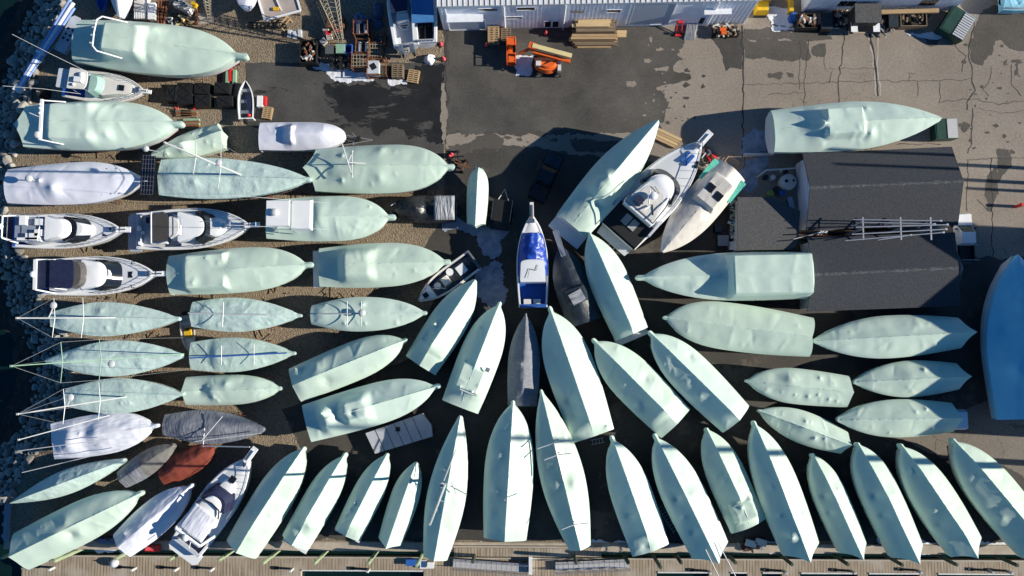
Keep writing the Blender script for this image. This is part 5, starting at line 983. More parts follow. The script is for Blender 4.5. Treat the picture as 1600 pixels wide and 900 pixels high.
# lower left open cruiser
o, L, hb, f, zz = openboat('open white sport yacht with white canvas over its cockpit, beside the pleated canvas boat', (290, 856), (388, 716), 60, 2.7, 3.5, tc=.24, floorm=deckg)
house(o, 'trunk_cabin', gel, outline(.0, .30 * L, .72 * hb, .5 * hb, .6), 2.9, outline(0, .24 * L, .62 * hb, .4 * hb, .6), 3.5, .1)
house(o, 'windshield', navyc, outline(.02 * L, .185 * L, .84 * hb, .68 * hb, .5), 3.2, outline(.0, .11 * L, .74 * hb, .56 * hb, .5), 4.35)
house(o, 'bridge_front', gel, outline(-.16 * L, .105 * L, .80 * hb, .60 * hb, .5), 3.9, outline(-.16 * L, .075 * L, .72 * hb, .52 * hb, .5), 4.55, .12)
mb = MB(); mb.grid([[(-.30 * L + .19 * L * i / 9, y * hb, 4.55 + .3 * (1 - y * y) + .06 * noise.noise(Vector((i * .4, y * 5, 1)))) for y in np.linspace(-.72, .72, 14)] for i in range(13)], flip=True); q_ = mb.build('cockpit_cover', whitec, o); q_.modifiers.new('thick', 'SOLIDIFY').thickness = .03
rail(o, 'windscreen_trim', [(-.05 * L, .7 * hb, 4.65), (.02 * L, .5 * hb, 4.8), (.035 * L, 0, 4.85), (.02 * L, -.5 * hb, 4.8), (-.05 * L, -.7 * hb, 4.65)], .07, blackp)
rail(o, 'arch', [(-.24 * L, .92 * hb, 2.8), (-.33 * L, .75 * hb, 4.7), (-.33 * L, -.75 * hb, 4.7), (-.24 * L, -.92 * hb, 2.8)], .16, gel)
mb = MB(); mb.ball((-.335 * L, .1, 5.0), (.33, .33, .2)); mb.tube((-.34 * L, -.5, 4.9), (-.38 * L, -.8, 5.2), .04); mb.build('radar_dome', gel, o)
mb = MB(); mb.box(-.405 * L, -.2 * hb, 2.2, 1.0, 1.7, .5); mb.build('aft_seat', navyc, o)
platform(o, L, hb, 1.2, 1.9, gel, 1.85); hatch(o, .27 * L, 0, 3.62, .6); bowrail(o, L, f, zz, .45); pulpit(o, L, zz, 1.3, .6); supports(o, L, hb, .55, 1.35)
# blue tarp lobster boat
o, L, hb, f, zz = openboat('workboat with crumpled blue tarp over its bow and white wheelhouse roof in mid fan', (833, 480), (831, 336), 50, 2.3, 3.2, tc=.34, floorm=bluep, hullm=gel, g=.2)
rows = [[(x * L, y * f(x + .5) * .93, zz(x + .5) + .12 + .85 * (1 - y * y) * (1 - .3 * max(0, x) / .4) + .16 * noise.noise(Vector((x * 14, y * 2.4, 4)))) for y in np.linspace(-1, 1, 22)] for x in np.linspace(-.16, .30, 40)]
mb = MB(); mb.grid(rows, flip=True); q_ = mb.build('tarp', bluet, o, ang=20); q_.modifiers.new('thick', 'SOLIDIFY').thickness = .02
house(o, 'wheelhouse', gel, outline(-.24 * L, .04 * L, .80 * hb, .74 * hb, .15), 2.4, outline(-.24 * L, .0, .78 * hb, .72 * hb, .15), 4.2, .04)
mb = MB(); mb.path([(-.2 * L, .5, 4.35), (-.1 * L, .3, 4.3), (-.12 * L, -.3, 4.3), (-.06 * L, -.5, 4.3)], .02); mb.build('rope', blackp, o)
for y in (.35, -.25): mb = MB(); mb.box(-.44 * L, y * hb, 1.7, .5, .7, .6); mb.build('crate', gelb, o)
pulpit(o, L, zz, 1.3, .36); mb = MB(); mb.box(.5 * L + .2, 0, 3.36, 1.5, .22, .06); mb.build('bow_roller', woodd, o); supports(o, L, hb, .55, 1.3)
# black sterned yacht
o, L, hb, f, zz = openboat('large open motor yacht with black aft deck and white upper deck', (966, 368), (1096, 222), 78, 2.9, 3.9, tc=.10, floorm=blackh, hullm=gel, q=2.0)
mb = MB(); mb.box(-.38 * L, 0, 3.02, .22 * L, 1.72 * hb, .10); mb.build('aft_deck', mat('black_aft_canvas', (.012, .012, .013), .6), o)
for y in (.18, -.18): mb = MB(); mb.box(-.36 * L, y * hb, 3.13, 1.0, .3 * hb, .10); mb.build('hatch', mat('grey_hatch', (.33, .34, .34)), o)
house(o, 'saloon', gel, outline(-.29 * L, .15 * L, .78 * hb, .66 * hb, .4), 3.0, outline(-.29 * L, .09 * L, .72 * hb, .6 * hb, .4), 4.6)
house(o, 'windshield', glass, outline(-.07 * L, .145 * L, .82 * hb, .74 * hb, .45), 3.6, outline(-.07 * L, .08 * L, .76 * hb, .64 * hb, .45), 4.55)
house(o, 'upper_deck', gel, outline(-.30 * L, .085 * L, .76 * hb, .60 * hb, .45), 4.6, outline(-.30 * L, .03 * L, .72 * hb, .54 * hb, .45), 5.0, .0)
mb = MB(); mb.prism(outline(-.27 * L, -.04 * L, .66 * hb, .5 * hb, .5), 5.001, 5.04); mb.build('bridge_sole', gelb, o)
mb = MB(); mb.path([(-.29 * L, -.7 * hb, 5.5), (-.29 * L, .7 * hb, 5.5)], .06); mb.path([(-.29 * L, .7 * hb, 5.5), (-.12 * L, .66 * hb, 5.4), (-.04 * L, .54 * hb, 5.1)], .05); mb.path([(-.29 * L, -.7 * hb, 5.5), (-.12 * L, -.66 * hb, 5.4), (-.04 * L, -.54 * hb, 5.1)], .05); mb.build('bridge_rail', blackp, o)
mb = MB(); mb.box(-.22 * L, .3 * hb, 5.05, .7, .8, .5); mb.build('seat', navyc, o)
mb = MB(); mb.ball((-.12 * L, .0, 5.5), (.4, .4, .22)); mb.tube((-.19 * L, -.2, 5.3), (-.11 * L, .6, 5.7), .06); mb.tube((-.19 * L, -.4, 5.2), (-.25 * L, -.2, 5.3), .07); mb.build('radar', gel, o)
mb = MB(); mb.tube((-.07 * L, -.3, 5.1), (-.05 * L, .5, 5.2), .03); mb.tube((-.23 * L, -.5 * hb, 5.05), (-.17 * L, -.2 * hb, 5.1), .05); mb.build('antenna', blackp, o)
for y in (.22, .0): mb = MB(); mb.box(.33 * L, y * hb - .3, 3.55, 1.2, .28, .28); mb.build('life_raft', bluep, o)
mb = MB(); mb.ball((.36 * L, -.45 * hb, 3.6), .22, 5); mb.ball((.33 * L, -.5 * hb, 3.6), .22, 5); mb.build('fender', blackp, o)
mb = MB(); mb.prism([(-L / 2 - .02, -.8 * hb), (-L / 2 - .02, .8 * hb), (-L / 2 - .9, .74 * hb), (-L / 2 - .9, -.74 * hb)][::-1], 1.7, 1.85); mb.build('swim_platform', deckg, o)
mb = MB(); mb.tube((-L / 2 - 1.0, .1, 1.9), (-L / 2 - 1.7, .1, .9), .05); mb.tube((-L / 2 - 1.0, -.5, 1.9), (-L / 2 - 1.7, -.5, .9), .05); mb.tube((-L / 2 - 1.5, .1, 1.2), (-L / 2 - 1.5, -.5, 1.2), .05); mb.build('ladder', chrome, o)
for s in (1, -1): mb = MB(); mb.box(-.27 * L, s * .93 * hb, 3.05, .16 * L, .1 * hb, .5); mb.build('side_wing', deckg, o)
bowrail(o, L, f, zz, .42, h=.7); pulpit(o, L, zz, 1.4, .7); supports(o, L, hb, .55, 1.4)
# small open console boat
o, L, hb, f, zz = openboat('small open console boat with grey sole, seats and two round pedestals', (742, 405), (654, 470), 38, 1.6, 2.0, tc=.78, ws=.95, q=2.4, floor=.5, g=.22, floorm=mat('grey_boat_sole', (.16, .17, .19), .7, .15, 4), hullm=gelb)
seat(o, -.26 * L, 0, 1.15, .9, .9, gel, .5); seat(o, -.36 * L, .35 * hb, 1.15, .5, .6, darkc, .4)
mb = MB(); mb.box(.02 * L, .0, 1.12, .9, 1.0, .8, tx=.7, ty=.8); mb.build('console', gelb, o)
mb = MB(); mb.cyl(.16 * L, -.1, 1.12, 1.6, .34, n=12); mb.build('pedestal', gel, o); mb = MB(); mb.cyl(-.1 * L, -.42 * hb, 1.12, 1.55, .36, n=12); mb.build('pedestal', gel, o)
hatch(o, .37 * L, 0, 2.05, .5); bowrail(o, L, f, zz, .7, h=.4, n=5); mb = MB(); mb.box(-.44 * L, .3 * hb, 1.12, .4, .7, .5); mb.box(-.1 * L, .35 * hb, 1.12, .5, .3, .5); mb.build('battery_box', blackp, o)
mb = MB(); mb.tube((.1 * L, .5, 1.7), (.26 * L, -.2, 1.9), .03); mb.tube((.08 * L, .6, 1.7), (.2 * L, -.1, 2.1), .03); mb.build('grab_rail', chrome, o); supports(o, L, hb, .3, .8)
# the two console boats in front of the top hall
def console(label, S, B, W, hull, dark):
    o, L, hb, f, zz = openboat(label, S, B, W, 2.2, 2.6, tc=.82, ws=.93, q=2.3, floor=.7, g=.3, floorm=deckg, hullm=hull)
    return o, L, hb, f, zz
o, L, hb, f, zz = console('open twin outboard center console with pale sole at the top of the yard', (635, 72), (617, -50), 44, gel, 0)
mb = MB(); mb.box(.02 * L, 0, 3.9, 2.6, 1.6, .1); mb.build('t_top', navyc, o)
mb = MB()
for sx in (-.05, .1):
    for sy in (.7, -.7): mb.tube((sx * L, sy, 1.6), (sx * L, sy, 3.9), .04)
mb.build('top_frame', alu, o); mb = MB(); mb.box(.03 * L, 0, 1.52, 1.6, 1.1, 1.3, tx=.8, ty=.8); mb.build('console', gel, o); seat(o, -.12 * L, 0, 1.52, .7, 1.2, gel, .7)
seat(o, -.42 * L, .55 * hb, 1.52, .8, .5, gel, .5); seat(o, -.42 * L, -.55 * hb, 1.52, .8, .5, gel, .5)
for s in (1, -1):
    mb = MB(); mb.box(-.5 * L - .35, s * .55, 2.2, .8, .55, .55, tx=.75, ty=.75); q_ = mb.build('outboard', mat('grey_outboard', (.10, .13, .18), .3), o); mb = MB(); mb.box(-.5 * L - .4, s * .55, .7, .3, .2, 1.5); mb.build('leg', blackp, q_)
mb = MB(); mb.box(-.5 * L - .5, 0, 1.5, 1.0, .08, .1); mb.box(-.5 * L - .5, .35, 1.5, 1.0, .08, .1)
for i in range(4): mb.box(-.5 * L - .2 - i * .25, .17, 1.62, .06, .4, .06)
mb.build('boarding_ladder', alu, o); supports(o, L, hb, .5, 1.2)
o, L, hb, f, zz = console('open console boat with blue tower canopy and dark well beside the white hall', (664, 66), (660, -50), 42, gel, 0)
mb = MB(); mb.box(-.02 * L, 0, 3.5, 4.2, 1.9 * hb * .86, .12); mb.build('canopy', mat('blue_canopy', (.06, .20, .45), .5), o)
mb = MB(); mb.box(-.33 * L, 0, 1.51, 1.9, 1.1 * hb, .1); mb.build('deck_well', glass, o); mb = MB(); mb.box(-.33 * L, 0, 1.62, 1.9, .12, .08); mb.build('rod_rail', woodd, o)
mb = MB(); mb.box(-.19 * L, 0, 1.51, .6, 1.0, .9); mb.build('console', navyc, o); seat(o, -.24 * L, .3 * hb, 1.51, .4, .4, darkc, .5); seat(o, -.24 * L, -.3 * hb, 1.51, .4, .4, darkc, .5)
mb = MB()
for sx in (-.16, .12):
    for sy in (.8, -.8): mb.tube((sx * L, sy * hb * .9, 2.2), (sx * L, sy * hb * .85, 3.5), .04)
mb.build('canopy_frame', alu, o)
mb = MB()
for k in range(5): mb.cyl(-.49 * L, (-.6 + .3 * k) * hb, 2.3, 2.45, .06, n=6)
mb.build('rod_holder', chrome, o); supports(o, L, hb, .5, 1.2)
# skiffs and dinghies
def skiff(label, S, B, W, m, inner, zs=.8, n=3, seatm=None, ws=.9, q=2.4, name='skiff', group='skiffs and dinghies on the ground', blunt=False):
    s, b = P(*S, zs), P(*B, zs); d = b - s; L = d.length; hb = mlen(W, zs) / 2; c = (s + b) / 2
    o = thing(name, label, 'skiff', (c.x, c.y, 0), math.atan2(d.y, d.x), group); rows = []; inn = []
    for t in np.linspace(0, 1, 12):
        bb = float(halfbeam(np.array([min(t, .99)]), hb, ws, .4, q, 0, .03, .8)[0]); x = t * L - L / 2; k = .12 + .35 * max(0, t - .6)
        rows.append([(x, bb * .6, k), (x, bb * .9, zs * .6), (x, bb, zs), (x, max(.01, bb - .1), zs + .01), (x, max(.01, bb - .14), zs - .12), (x, max(.008, bb * .7), k + .08), (x, -max(.008, bb * .7), k + .08), (x, -max(.01, bb - .14), zs - .12), (x, -max(.01, bb - .1), zs + .01), (x, -bb, zs), (x, -bb * .9, zs * .6), (x, -bb * .6, k)])
    mb = MB(); mb.grid(rows, flip=True); mb.add([rows[0][i] for i in (0, 1, 2, 9, 10, 11)], [(0, 1, 2, 3, 4, 5)])
    k = 11
    for i in range(len(mb.f)):
        if i < 11 * 11 and i % 11 in (4, 5, 6): mb.m[i] = 1
    mb.box(-L / 2 + .06, 0, .15, .12, 2 * hb * ws, zs - .1); mb.build('hull', [m, inner], o)
    for i in range(n): t = .2 + .28 * i; bb = float(halfbeam(np.array([t]), hb, ws, .4, q, 0, .03, .8)[0]); mb = MB(); mb.box(t * L - L / 2, 0, zs - .25, .32, 1.7 * bb, .06); mb.build('thwart', seatm or m, o)
    return o, L, hb
o, L, hb = skiff('open aluminium skiff with red buoy inside, right of the black floats', (384, 186), (383, 126), 26, gel, mat('grey_skiff_sole', (.20, .21, .22)), .9, 3, alu)
mb = MB(); mb.ball((-.4 * L, -.3, .8), .2, 6); mb.build('buoy', redp, o); mb = MB(); mb.box(-.05 * L, -.35, .5, 1.6, .5, .35); mb.build('locker', navyc, o)
mb = MB(); mb.box(-.5 * L - .25, 0, .8, .5, .35, .5, tx=.7, ty=.7); mb.build('outboard', blackp, o)
o, L, hb = skiff('small dinghy with a yellow seat between the masted sailboats', (290, 493), (297, 551), 23, gelb, gelb, .6, 2, gelb)
mb = MB(); mb.box(-.05 * L, 0, .45, .95, .85, .2, tx=.8, ty=.8); mb.build('seat', yellow, o); mb = MB(); mb.box(-.12 * L, 0, .66, .3, .4, .14); mb.build('bag', blackp, o)
mb = MB(); mb.box(-.5 * L - .2, 0, .6, .4, .3, .5, tx=.7); mb.build('outboard', blackp, o)
# ------------------------------------------------------------------ vehicles and machines
w = P(1508, 372, 1.0); t = thing('pickup_truck', 'white pickup truck with work rack parked at the right end of the dark sheds', 'pickup truck', (w.x, w.y, 0), R(91))
def wheels(t, xs, ys, r, wd):
    for x in xs:
        for y in ys: mb = MB(); mb.tube((x, y - wd / 2, r), (x, y + wd / 2, r), r, n=14); q_ = mb.build('wheel', rubber, t); mb = MB(); mb.tube((x, y - wd / 2 - .01, r), (x, y + wd / 2 + .01, r), r * .55, n=10); mb.build('rim', alu, q_)
mb = MB(); mb.box(.95, 0, .45, 3.2, 1.85, .55, tx=.98, ty=.96); mb.prism([(1.33, -.9), (2.4, -.86), (2.56, -.6), (2.56, .6), (2.4, .86), (1.33, .9)], 1.0, 1.16, top=[(1.33, -.84), (2.3, -.78), (2.45, -.55), (2.45, .55), (2.3, .78), (1.33, .84)]); mb.box(-1.6, 0, .45, 1.9, 1.5, .4); mb.build('body', gel, t)
mb = MB(); mb.prism([(-.75, -.88), (1.32, -.88), (1.32, .88), (-.75, .88)], 1.0, 1.72, top=[(-.55, -.72), (.55, -.72), (.55, .72), (-.55, .72)]); mb.build('cab', gel, t); mb = MB(); mb.add([(1.345, -.78, 1.04), (1.345, .78, 1.04), (.60, .66, 1.73), (.60, -.66, 1.73)], [(0, 1, 2, 3)]); mb.add([(1.335, -.78, 1.03), (1.335, .78, 1.03), (.59, .66, 1.72), (.59, -.66, 1.72)], [(3, 2, 1, 0)]); mb.build('windshield', mat('green_windshield', (.02, .05, .045), .1, .1, 1, spec=.7), t)
mb = MB(); mb.prism([(-.62, -.76), (.55, -.76), (.55, .76), (-.62, .76)], 1.70, 1.78); mb.build('cab_roof', gel, t)
mb = MB(); mb.box(-1.65, 0, .85, 1.75, 1.6, .12); mb.build('bed', blackp, t)
for y in (.88, -.88): mb = MB(); mb.box(-1.65, y * .86, 1.0, 1.8, .09, .32); mb.build('bed_side', blackp, t)
mb = MB(); mb.box(-2.52, 0, 1.0, .08, 1.5, .32); mb.build('tailgate', blackp, t)
for x in (-.85, -2.4): mb = MB(); mb.tube((x, -.85, 1.3), (x, -.85, 1.95), .04); mb.tube((x, .85, 1.3), (x, .85, 1.95), .04); mb.tube((x, -.95, 1.95), (x, .95, 1.95), .045); mb.build('ladder_rack', steel, t)
t.scale = (.92, .86, .95)
for y in (1.02, -1.02): mb = MB(); mb.box(.95, y, 1.15, .14, .24, .2); mb.build('mirror', blackp, t)
for y in (.65, -.65): mb = MB(); mb.box(2.56, y, .72, .06, .35, .2); mb.build('headlight', gel, t)
wheels(t, (1.65, -1.65), (.85, -.85), .38, .26)
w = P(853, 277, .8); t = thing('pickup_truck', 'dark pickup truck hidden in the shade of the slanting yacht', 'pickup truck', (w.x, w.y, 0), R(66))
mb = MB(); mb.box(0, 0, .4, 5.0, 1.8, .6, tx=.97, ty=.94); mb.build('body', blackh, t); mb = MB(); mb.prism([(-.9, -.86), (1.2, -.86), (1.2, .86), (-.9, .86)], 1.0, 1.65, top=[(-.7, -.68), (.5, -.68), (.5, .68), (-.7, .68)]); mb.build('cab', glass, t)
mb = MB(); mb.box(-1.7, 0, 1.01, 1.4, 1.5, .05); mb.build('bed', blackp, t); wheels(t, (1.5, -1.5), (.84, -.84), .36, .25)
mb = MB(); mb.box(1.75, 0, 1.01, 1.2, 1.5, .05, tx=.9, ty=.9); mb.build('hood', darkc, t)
# boom lift
w = P(855, 106, 0); t = thing('boom_lift', 'orange articulated boom lift with cream boom parked by the white hall', 'boom lift', w, 0)
mb = MB(); mb.box(0, 0, .35, 2.3, 1.5, .4); mb.build('chassis', mat('dark_chassis', (.03, .03, .03)), t); wheels(t, (.95, -.95), (.85, -.85), .42, .34)
mb = MB(); mb.prism([(1.25 * math.cos(k * .45) * (1.05 if math.cos(k * .45) < 0 else .95), .92 * math.sin(k * .45)) for k in range(14)], .8, 1.45, top=[(1.12 * math.cos(k * .45), .78 * math.sin(k * .45)) for k in range(14)]); mb.prism([(1.0 * math.cos(k * .45), .66 * math.sin(k * .45)) for k in range(14)], 1.452, 1.72, top=[(.8 * math.cos(k * .45), .5 * math.sin(k * .45)) for k in range(14)]); mb.build('turret', orange, t)
mb = MB(); mb.box(-.2, .15, 1.76, 2.2, .28, .3); mb.box(-.9, -.2, 1.76, .5, .5, .2, mi=1); mb.tube((-1.0, -.5, 1.6), (1.2, .35, 2.0), .05, mi=0); mb.box(1.15, -.35, .9, .4, .9, .6, mi=1, tx=.8); mb.build('engine_cover', [mat('maroon_hose', (.10, .03, .02)), gelb], t)
a, b_, c_ = tuple(P(832, 73, 2.2) - w), tuple(P(893, 88, 2.4) - w), tuple(P(812, 84, 1.5) - w)
mb = MB(); A_, B_ = Vector(a), Vector(b_); d = (B_ - A_); an = math.atan2(d.y, d.x); m_ = (A_ + B_) / 2; mb.box(m_.x, m_.y, 2.2, d.length, .42, .4, rz=an); mb.build('upper_boom', cream, t)
mb = MB(); mb.box(m_.x - .02, m_.y - .42, 1.78, d.length * .95, .3, .4, rz=an); mb.box(A_.x, A_.y, 1.8, .7, .6, .75, rz=an); mb.build('lower_boom', orange, t)
mb = MB(); mb.tube(A_ + Vector((0, 0, -.1)), Vector(c_), .17, n=8); mb.build('jib', orange, t)
bk = P(799, 83, .5) - w; mb = MB()
for x in (-.42, .42):
    for zz_ in (.55, 1.0, 1.5): mb.tube((bk.x + x, bk.y - 1.25, zz_), (bk.x + x, bk.y + 1.25, zz_), .05, n=5)
for y in (-1.25, -.4, .4, 1.25):
    for zz_ in (.55, 1.5): mb.tube((bk.x - .42, bk.y + y, zz_), (bk.x + .42, bk.y + y, zz_), .05, n=5)
    for x in (-.42, .42): mb.tube((bk.x + x, bk.y + y, .5), (bk.x + x, bk.y + y, 1.5), .045, n=5)
mb.box(bk.x, bk.y, .45, .9, 2.5, .08); mb.box(bk.x - .05, bk.y + .75, .54, .6, .8, .95); mb.box(bk.x, bk.y - .8, .54, .65, .6, .6); mb.build('basket', orange, t)
mb = MB(); mb.box(bk.x + .3, bk.y + .1, 1.2, .3, .6, .3); mb.build('control_box', blackp, t)
# flatbed trailer in the shade
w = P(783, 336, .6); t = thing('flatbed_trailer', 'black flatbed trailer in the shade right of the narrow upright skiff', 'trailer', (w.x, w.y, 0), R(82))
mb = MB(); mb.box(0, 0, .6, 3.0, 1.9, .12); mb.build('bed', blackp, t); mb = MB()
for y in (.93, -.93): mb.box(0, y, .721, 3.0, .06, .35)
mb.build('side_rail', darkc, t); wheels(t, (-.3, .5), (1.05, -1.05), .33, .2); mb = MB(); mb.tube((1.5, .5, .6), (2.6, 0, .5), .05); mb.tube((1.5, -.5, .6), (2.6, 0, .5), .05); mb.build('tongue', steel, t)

# ------------------------------------------------------------------ pallets, lumber, crates
def pallet_stack(px, py, n, label, rz=0, m=wood, sx=1.2, sy=1.0, single='pallet', group='stacked wooden pallets'):
    w = P(px, py, n * .14); base = None
    for k in range(n):
        if base is None:
            base = thing('pallet', label, 'pallet', (w.x, w.y, 0), rz, group); mb = MB()
            for i in range(3): mb.box(0, (i - 1) * sy * .46, .022, sx, .09, .09)
            mb.build('stringer', m, base); mb = MB()
            for i in range(7): mb.box((i - 3) * sx * .152, 0, .113, .11, sy, .02)
            mb.build('top_board', m, base); mb = MB()
            for i in range(3): mb.box((i - 1) * sx * .42, 0, 0, .11, sy, .021)
            mb.build('bottom_board', m, base); o = base
        else: o = copytree(base, (w.x + rr.uniform(-.03, .03), w.y + rr.uniform(-.03, .03), k * .142), rz + rr.uniform(-.02, .02))
        o['label'] = label + (', top of its stack' if k == n - 1 else ', inside its stack')
rr = random.Random(5)
pallet_stack(771, 53, 8, 'bare wood pallet of the left stack against the white hall', R(90), wood, 1.5, 1.1)
pallet_stack(790, 54, 5, 'greyer wood pallet beside the taller stack by the hall', R(90), woodd, 1.3, 1.0)
pallet_stack(621, 110, 6, 'brown slatted pallet below the twin outboards', R(90), woodd, 1.35, 1.1)
pallet_stack(646, 119, 2, 'pale broken pallet right of the brown slatted one', R(80), wood, 1.3, 1.1)
w = P(926, 56); G_ = 'lumber stacked by the white hall'
for i, (dx, dy, z_, sx, sy, sz, m, lb) in enumerate([(0, .55, 0, 4.4, 1.6, 1.7, woodd, 'big bundle of grey boards under the plywood by the hall'), (-.15, .75, 1.71, 3.7, 1.25, .35, ply, 'pale plywood stack on top of the lumber by the hall'), (.0, -.5, 0, 4.8, .55, 1.1, wood, 'long board bundle in front of the plywood'), (.1, -.95, 0, 4.5, .35, .5, woodd, 'low dark board bundle at the front of the lumber'), (0, -1.22, 0, 3.6, .2, .25, wood, 'single plank bundle nearest the boom lift side'), (2.75, .1, 0, 1.0, .7, .3, ply, 'short plywood sheets right of the lumber pile')]):
    t = thing('lumber_bundle', lb, 'lumber', (w.x + dx, w.y + dy, z_), 0, G_); n = 4 if m is not ply else 3
    for k in range(n):
        mb = MB(); nb = max(2, int(sy / .28))
        for j in range(nb): mb.box(rr.uniform(-.2, .2), (j - (nb - 1) / 2) * sy / nb, k * sz / n + (.002 if k else 0), sx * rr.uniform(.86, 1), sy / nb - (.03 if m is not ply else -.0005), sz / n - .02 - .012 * (j % 2))
        mb.build('board', m, t)
def crate(px, py, z_, sx, sy, sz, m, label, name='crate', cat='crate', rz=0, lidm=None, slats=0):
    w = P(px, py, z_ + sz); t = thing(name, label, cat, (w.x, w.y, z_), rz); mb = MB(); mb.box(0, 0, 0, sx, sy, .06)
    for x, y, a, c in ((0, sy / 2 - .04, sx, .08), (0, -sy / 2 + .04, sx, .08)): mb.box(x, y, .061, a, c, sz - .08)
    for x in (sx / 2 - .04, -sx / 2 + .04): mb.box(x, 0, .061, .08, sy - .164, sz - .08)
    for k in range(slats): mb.box(0, -sy / 2 - .02, .15 + k * sz / slats, sx, .04, .07)
    mb.build('box', m, t)
    if lidm: mb = MB(); mb.box(0, 0, sz - .015, sx + .06, sy + .06, .07, tx=.97, ty=.97); mb.build('lid', lidm, t)
    return t, w
def heap(t, sx, sy, z_, n, mats, smin=.15, smax=.5, name='scrap'):
    for m in mats:
        mb = MB()
        for _ in range(n // len(mats)):
            a = rr.uniform(0, 3.1); mb.box(rr.uniform(-sx, sx) / 2, rr.uniform(-sy, sy) / 2, z_ + rr.uniform(0, .3), rr.uniform(smin, smax), rr.uniform(.08, .25), rr.uniform(.06, .25), rz=a, ry=rr.uniform(-.4, .4))
        mb.build(name, m, t)
t, w = crate(481, 80, 0, 1.7, 2.3, 1.3, blackp, 'open dark skip filled with scrap below the ladder', 'skip_bin', 'skip'); heap(t, 1.3, 1.8, .9, 36, [woodd, rust, blackp, gelb], .2, .6)
crate(515, 77, 0, .8, .9, 1.1, mat('grey_tote', (.10, .105, .11)), 'small grey bin left of the green lidded box', 'storage_bin', 'bin', lidm=mat('grey_tote', (.1, .105, .11)))
crate(532, 76, 0, .85, .9, 1.2, greenp, 'box with pale green lid beside the blue drum crate', 'storage_bin', 'bin', lidm=mintp)
crate(544, 76, 0, .8, .9, 1.15, bluep, 'dark blue open bin right of the green lidded box', 'storage_bin', 'bin')
# outboard row: black machines
for i in range(6):
    w = P(519 + (i % 3) * 13, 93 + (i // 3) * 10, .9); t = thing('outboard_motor', 'black outboard motor %s in the huddle above the snow patch' % ['nearest the grey bin', 'in the back middle', 'at the back right', 'at the front left', 'in the front middle', 'at the front right'][i], 'outboard motor', (w.x, w.y, 0), rr.uniform(0, 3), 'outboard motors on stands')
    mb = MB(); mb.box(0, 0, .75, .65, .42, .5, tx=.7, ty=.7); mb.build('cowling', blackp, t); mb = MB(); mb.box(-.1, 0, .1, .2, .16, .66); mb.build('shaft', blackp, t); mb = MB(); mb.tube((-.3, -.3, 0), (.1, 0, .7), .03); mb.tube((.3, -.3, 0), (.1, 0, .7), .03); mb.tube((0, .4, 0), (.1, 0, .7), .03); mb.build('stand', steel, t)
# pipe cages
def cage(px, py, sx, sy, h, label, slat=True, m=rust, fill=None):
    w = P(px, py, h); t = thing('pipe_cage', label, 'cage', (w.x, w.y, 0), rr.uniform(-.04, .04), 'rusty pipe cages and pallet frames'); mb = MB()
    for x in (-1, 1):
        for y in (-1, 1): mb.tube((x * sx / 2, y * sy / 2, 0), (x * sx / 2, y * sy / 2, h + .3), .05)
    for zz_ in (.15, h):
        for s in (-1, 1): mb.tube((-sx / 2, s * sy / 2, zz_), (sx / 2, s * sy / 2, zz_), .045); mb.tube((s * sx / 2, -sy / 2, zz_), (s * sx / 2, sy / 2, zz_), .045)
    mb.build('frame', m, t)
    if slat:
        mb = MB()
        for k in range(5): mb.box((k - 2) * sx / 5, 0, h - .1, .06, sy, .05)
        for k in range(4): mb.box(0, (k - 1.5) * sy / 4, h - .04, sx, .07, .03)
        mb.build('grid', mat('pale_grid_bars', (.28, .25, .18)), t)
    mb = MB(); mb.box(0, 0, .16, sx * .9, sy * .9, .06); mb.build('floor', woodd, t)
    return t
t = cage(563, 42, 1.4, 1.4, 1.6, 'rusty pipe cage with two shiny cylinders, upper one', False)
for x in (-.35, .4): mb = MB(); mb.tube((x, -.5, 1.0), (x, .5, 1.0), .17, n=10); mb.build('cylinder', alu, t)
mb = MB(); mb.box(0, 0, .6, 1.2, 1.2, .35); mb.build('tray', blackp, t)
t = cage(566, 71, 1.3, 1.3, 1.5, 'rusty pipe cage with two shiny cylinders, lower one', False)
for x in (-.35, .35): mb = MB(); mb.tube((x, -.5, 1.0), (x, .5, 1.0), .17, n=10); mb.build('cylinder', alu, t)
mb = MB(); mb.box(0, 0, .6, 1.1, 1.1, .35); mb.build('tray', blackp, t)
cage(562, 94, 1.6, 1.4, 1.5, 'pale gridded cage left of the grey covered one'); cage(586, 78, 1.3, 1.5, 1.5, 'pale gridded cage right of the lower cylinders')
t = cage(588, 104, 1.9, 1.6, 1.3, 'rusty frame holding a grey box with black stains', False); mb = MB(); mb.box(-.35, 0, .3, 1.1, 1.3, .9); mb.build('grey_box', deckg, t)
mb = MB(); mb.box(-.3, .05, 1.21, .5, .6, .04, rz=.5); mb.build('stain_pad', blackp, t); mb = MB(); mb.box(.2, -.75, 1.0, 1.2, .08, .2); mb.build('board', yellow, t)
t = cage(592, 60, 1.3, 1.0, .9, 'low frame with blue grey machine parts behind the cages', False); heap(t, 1, .8, .4, 14, [steel, darkc])
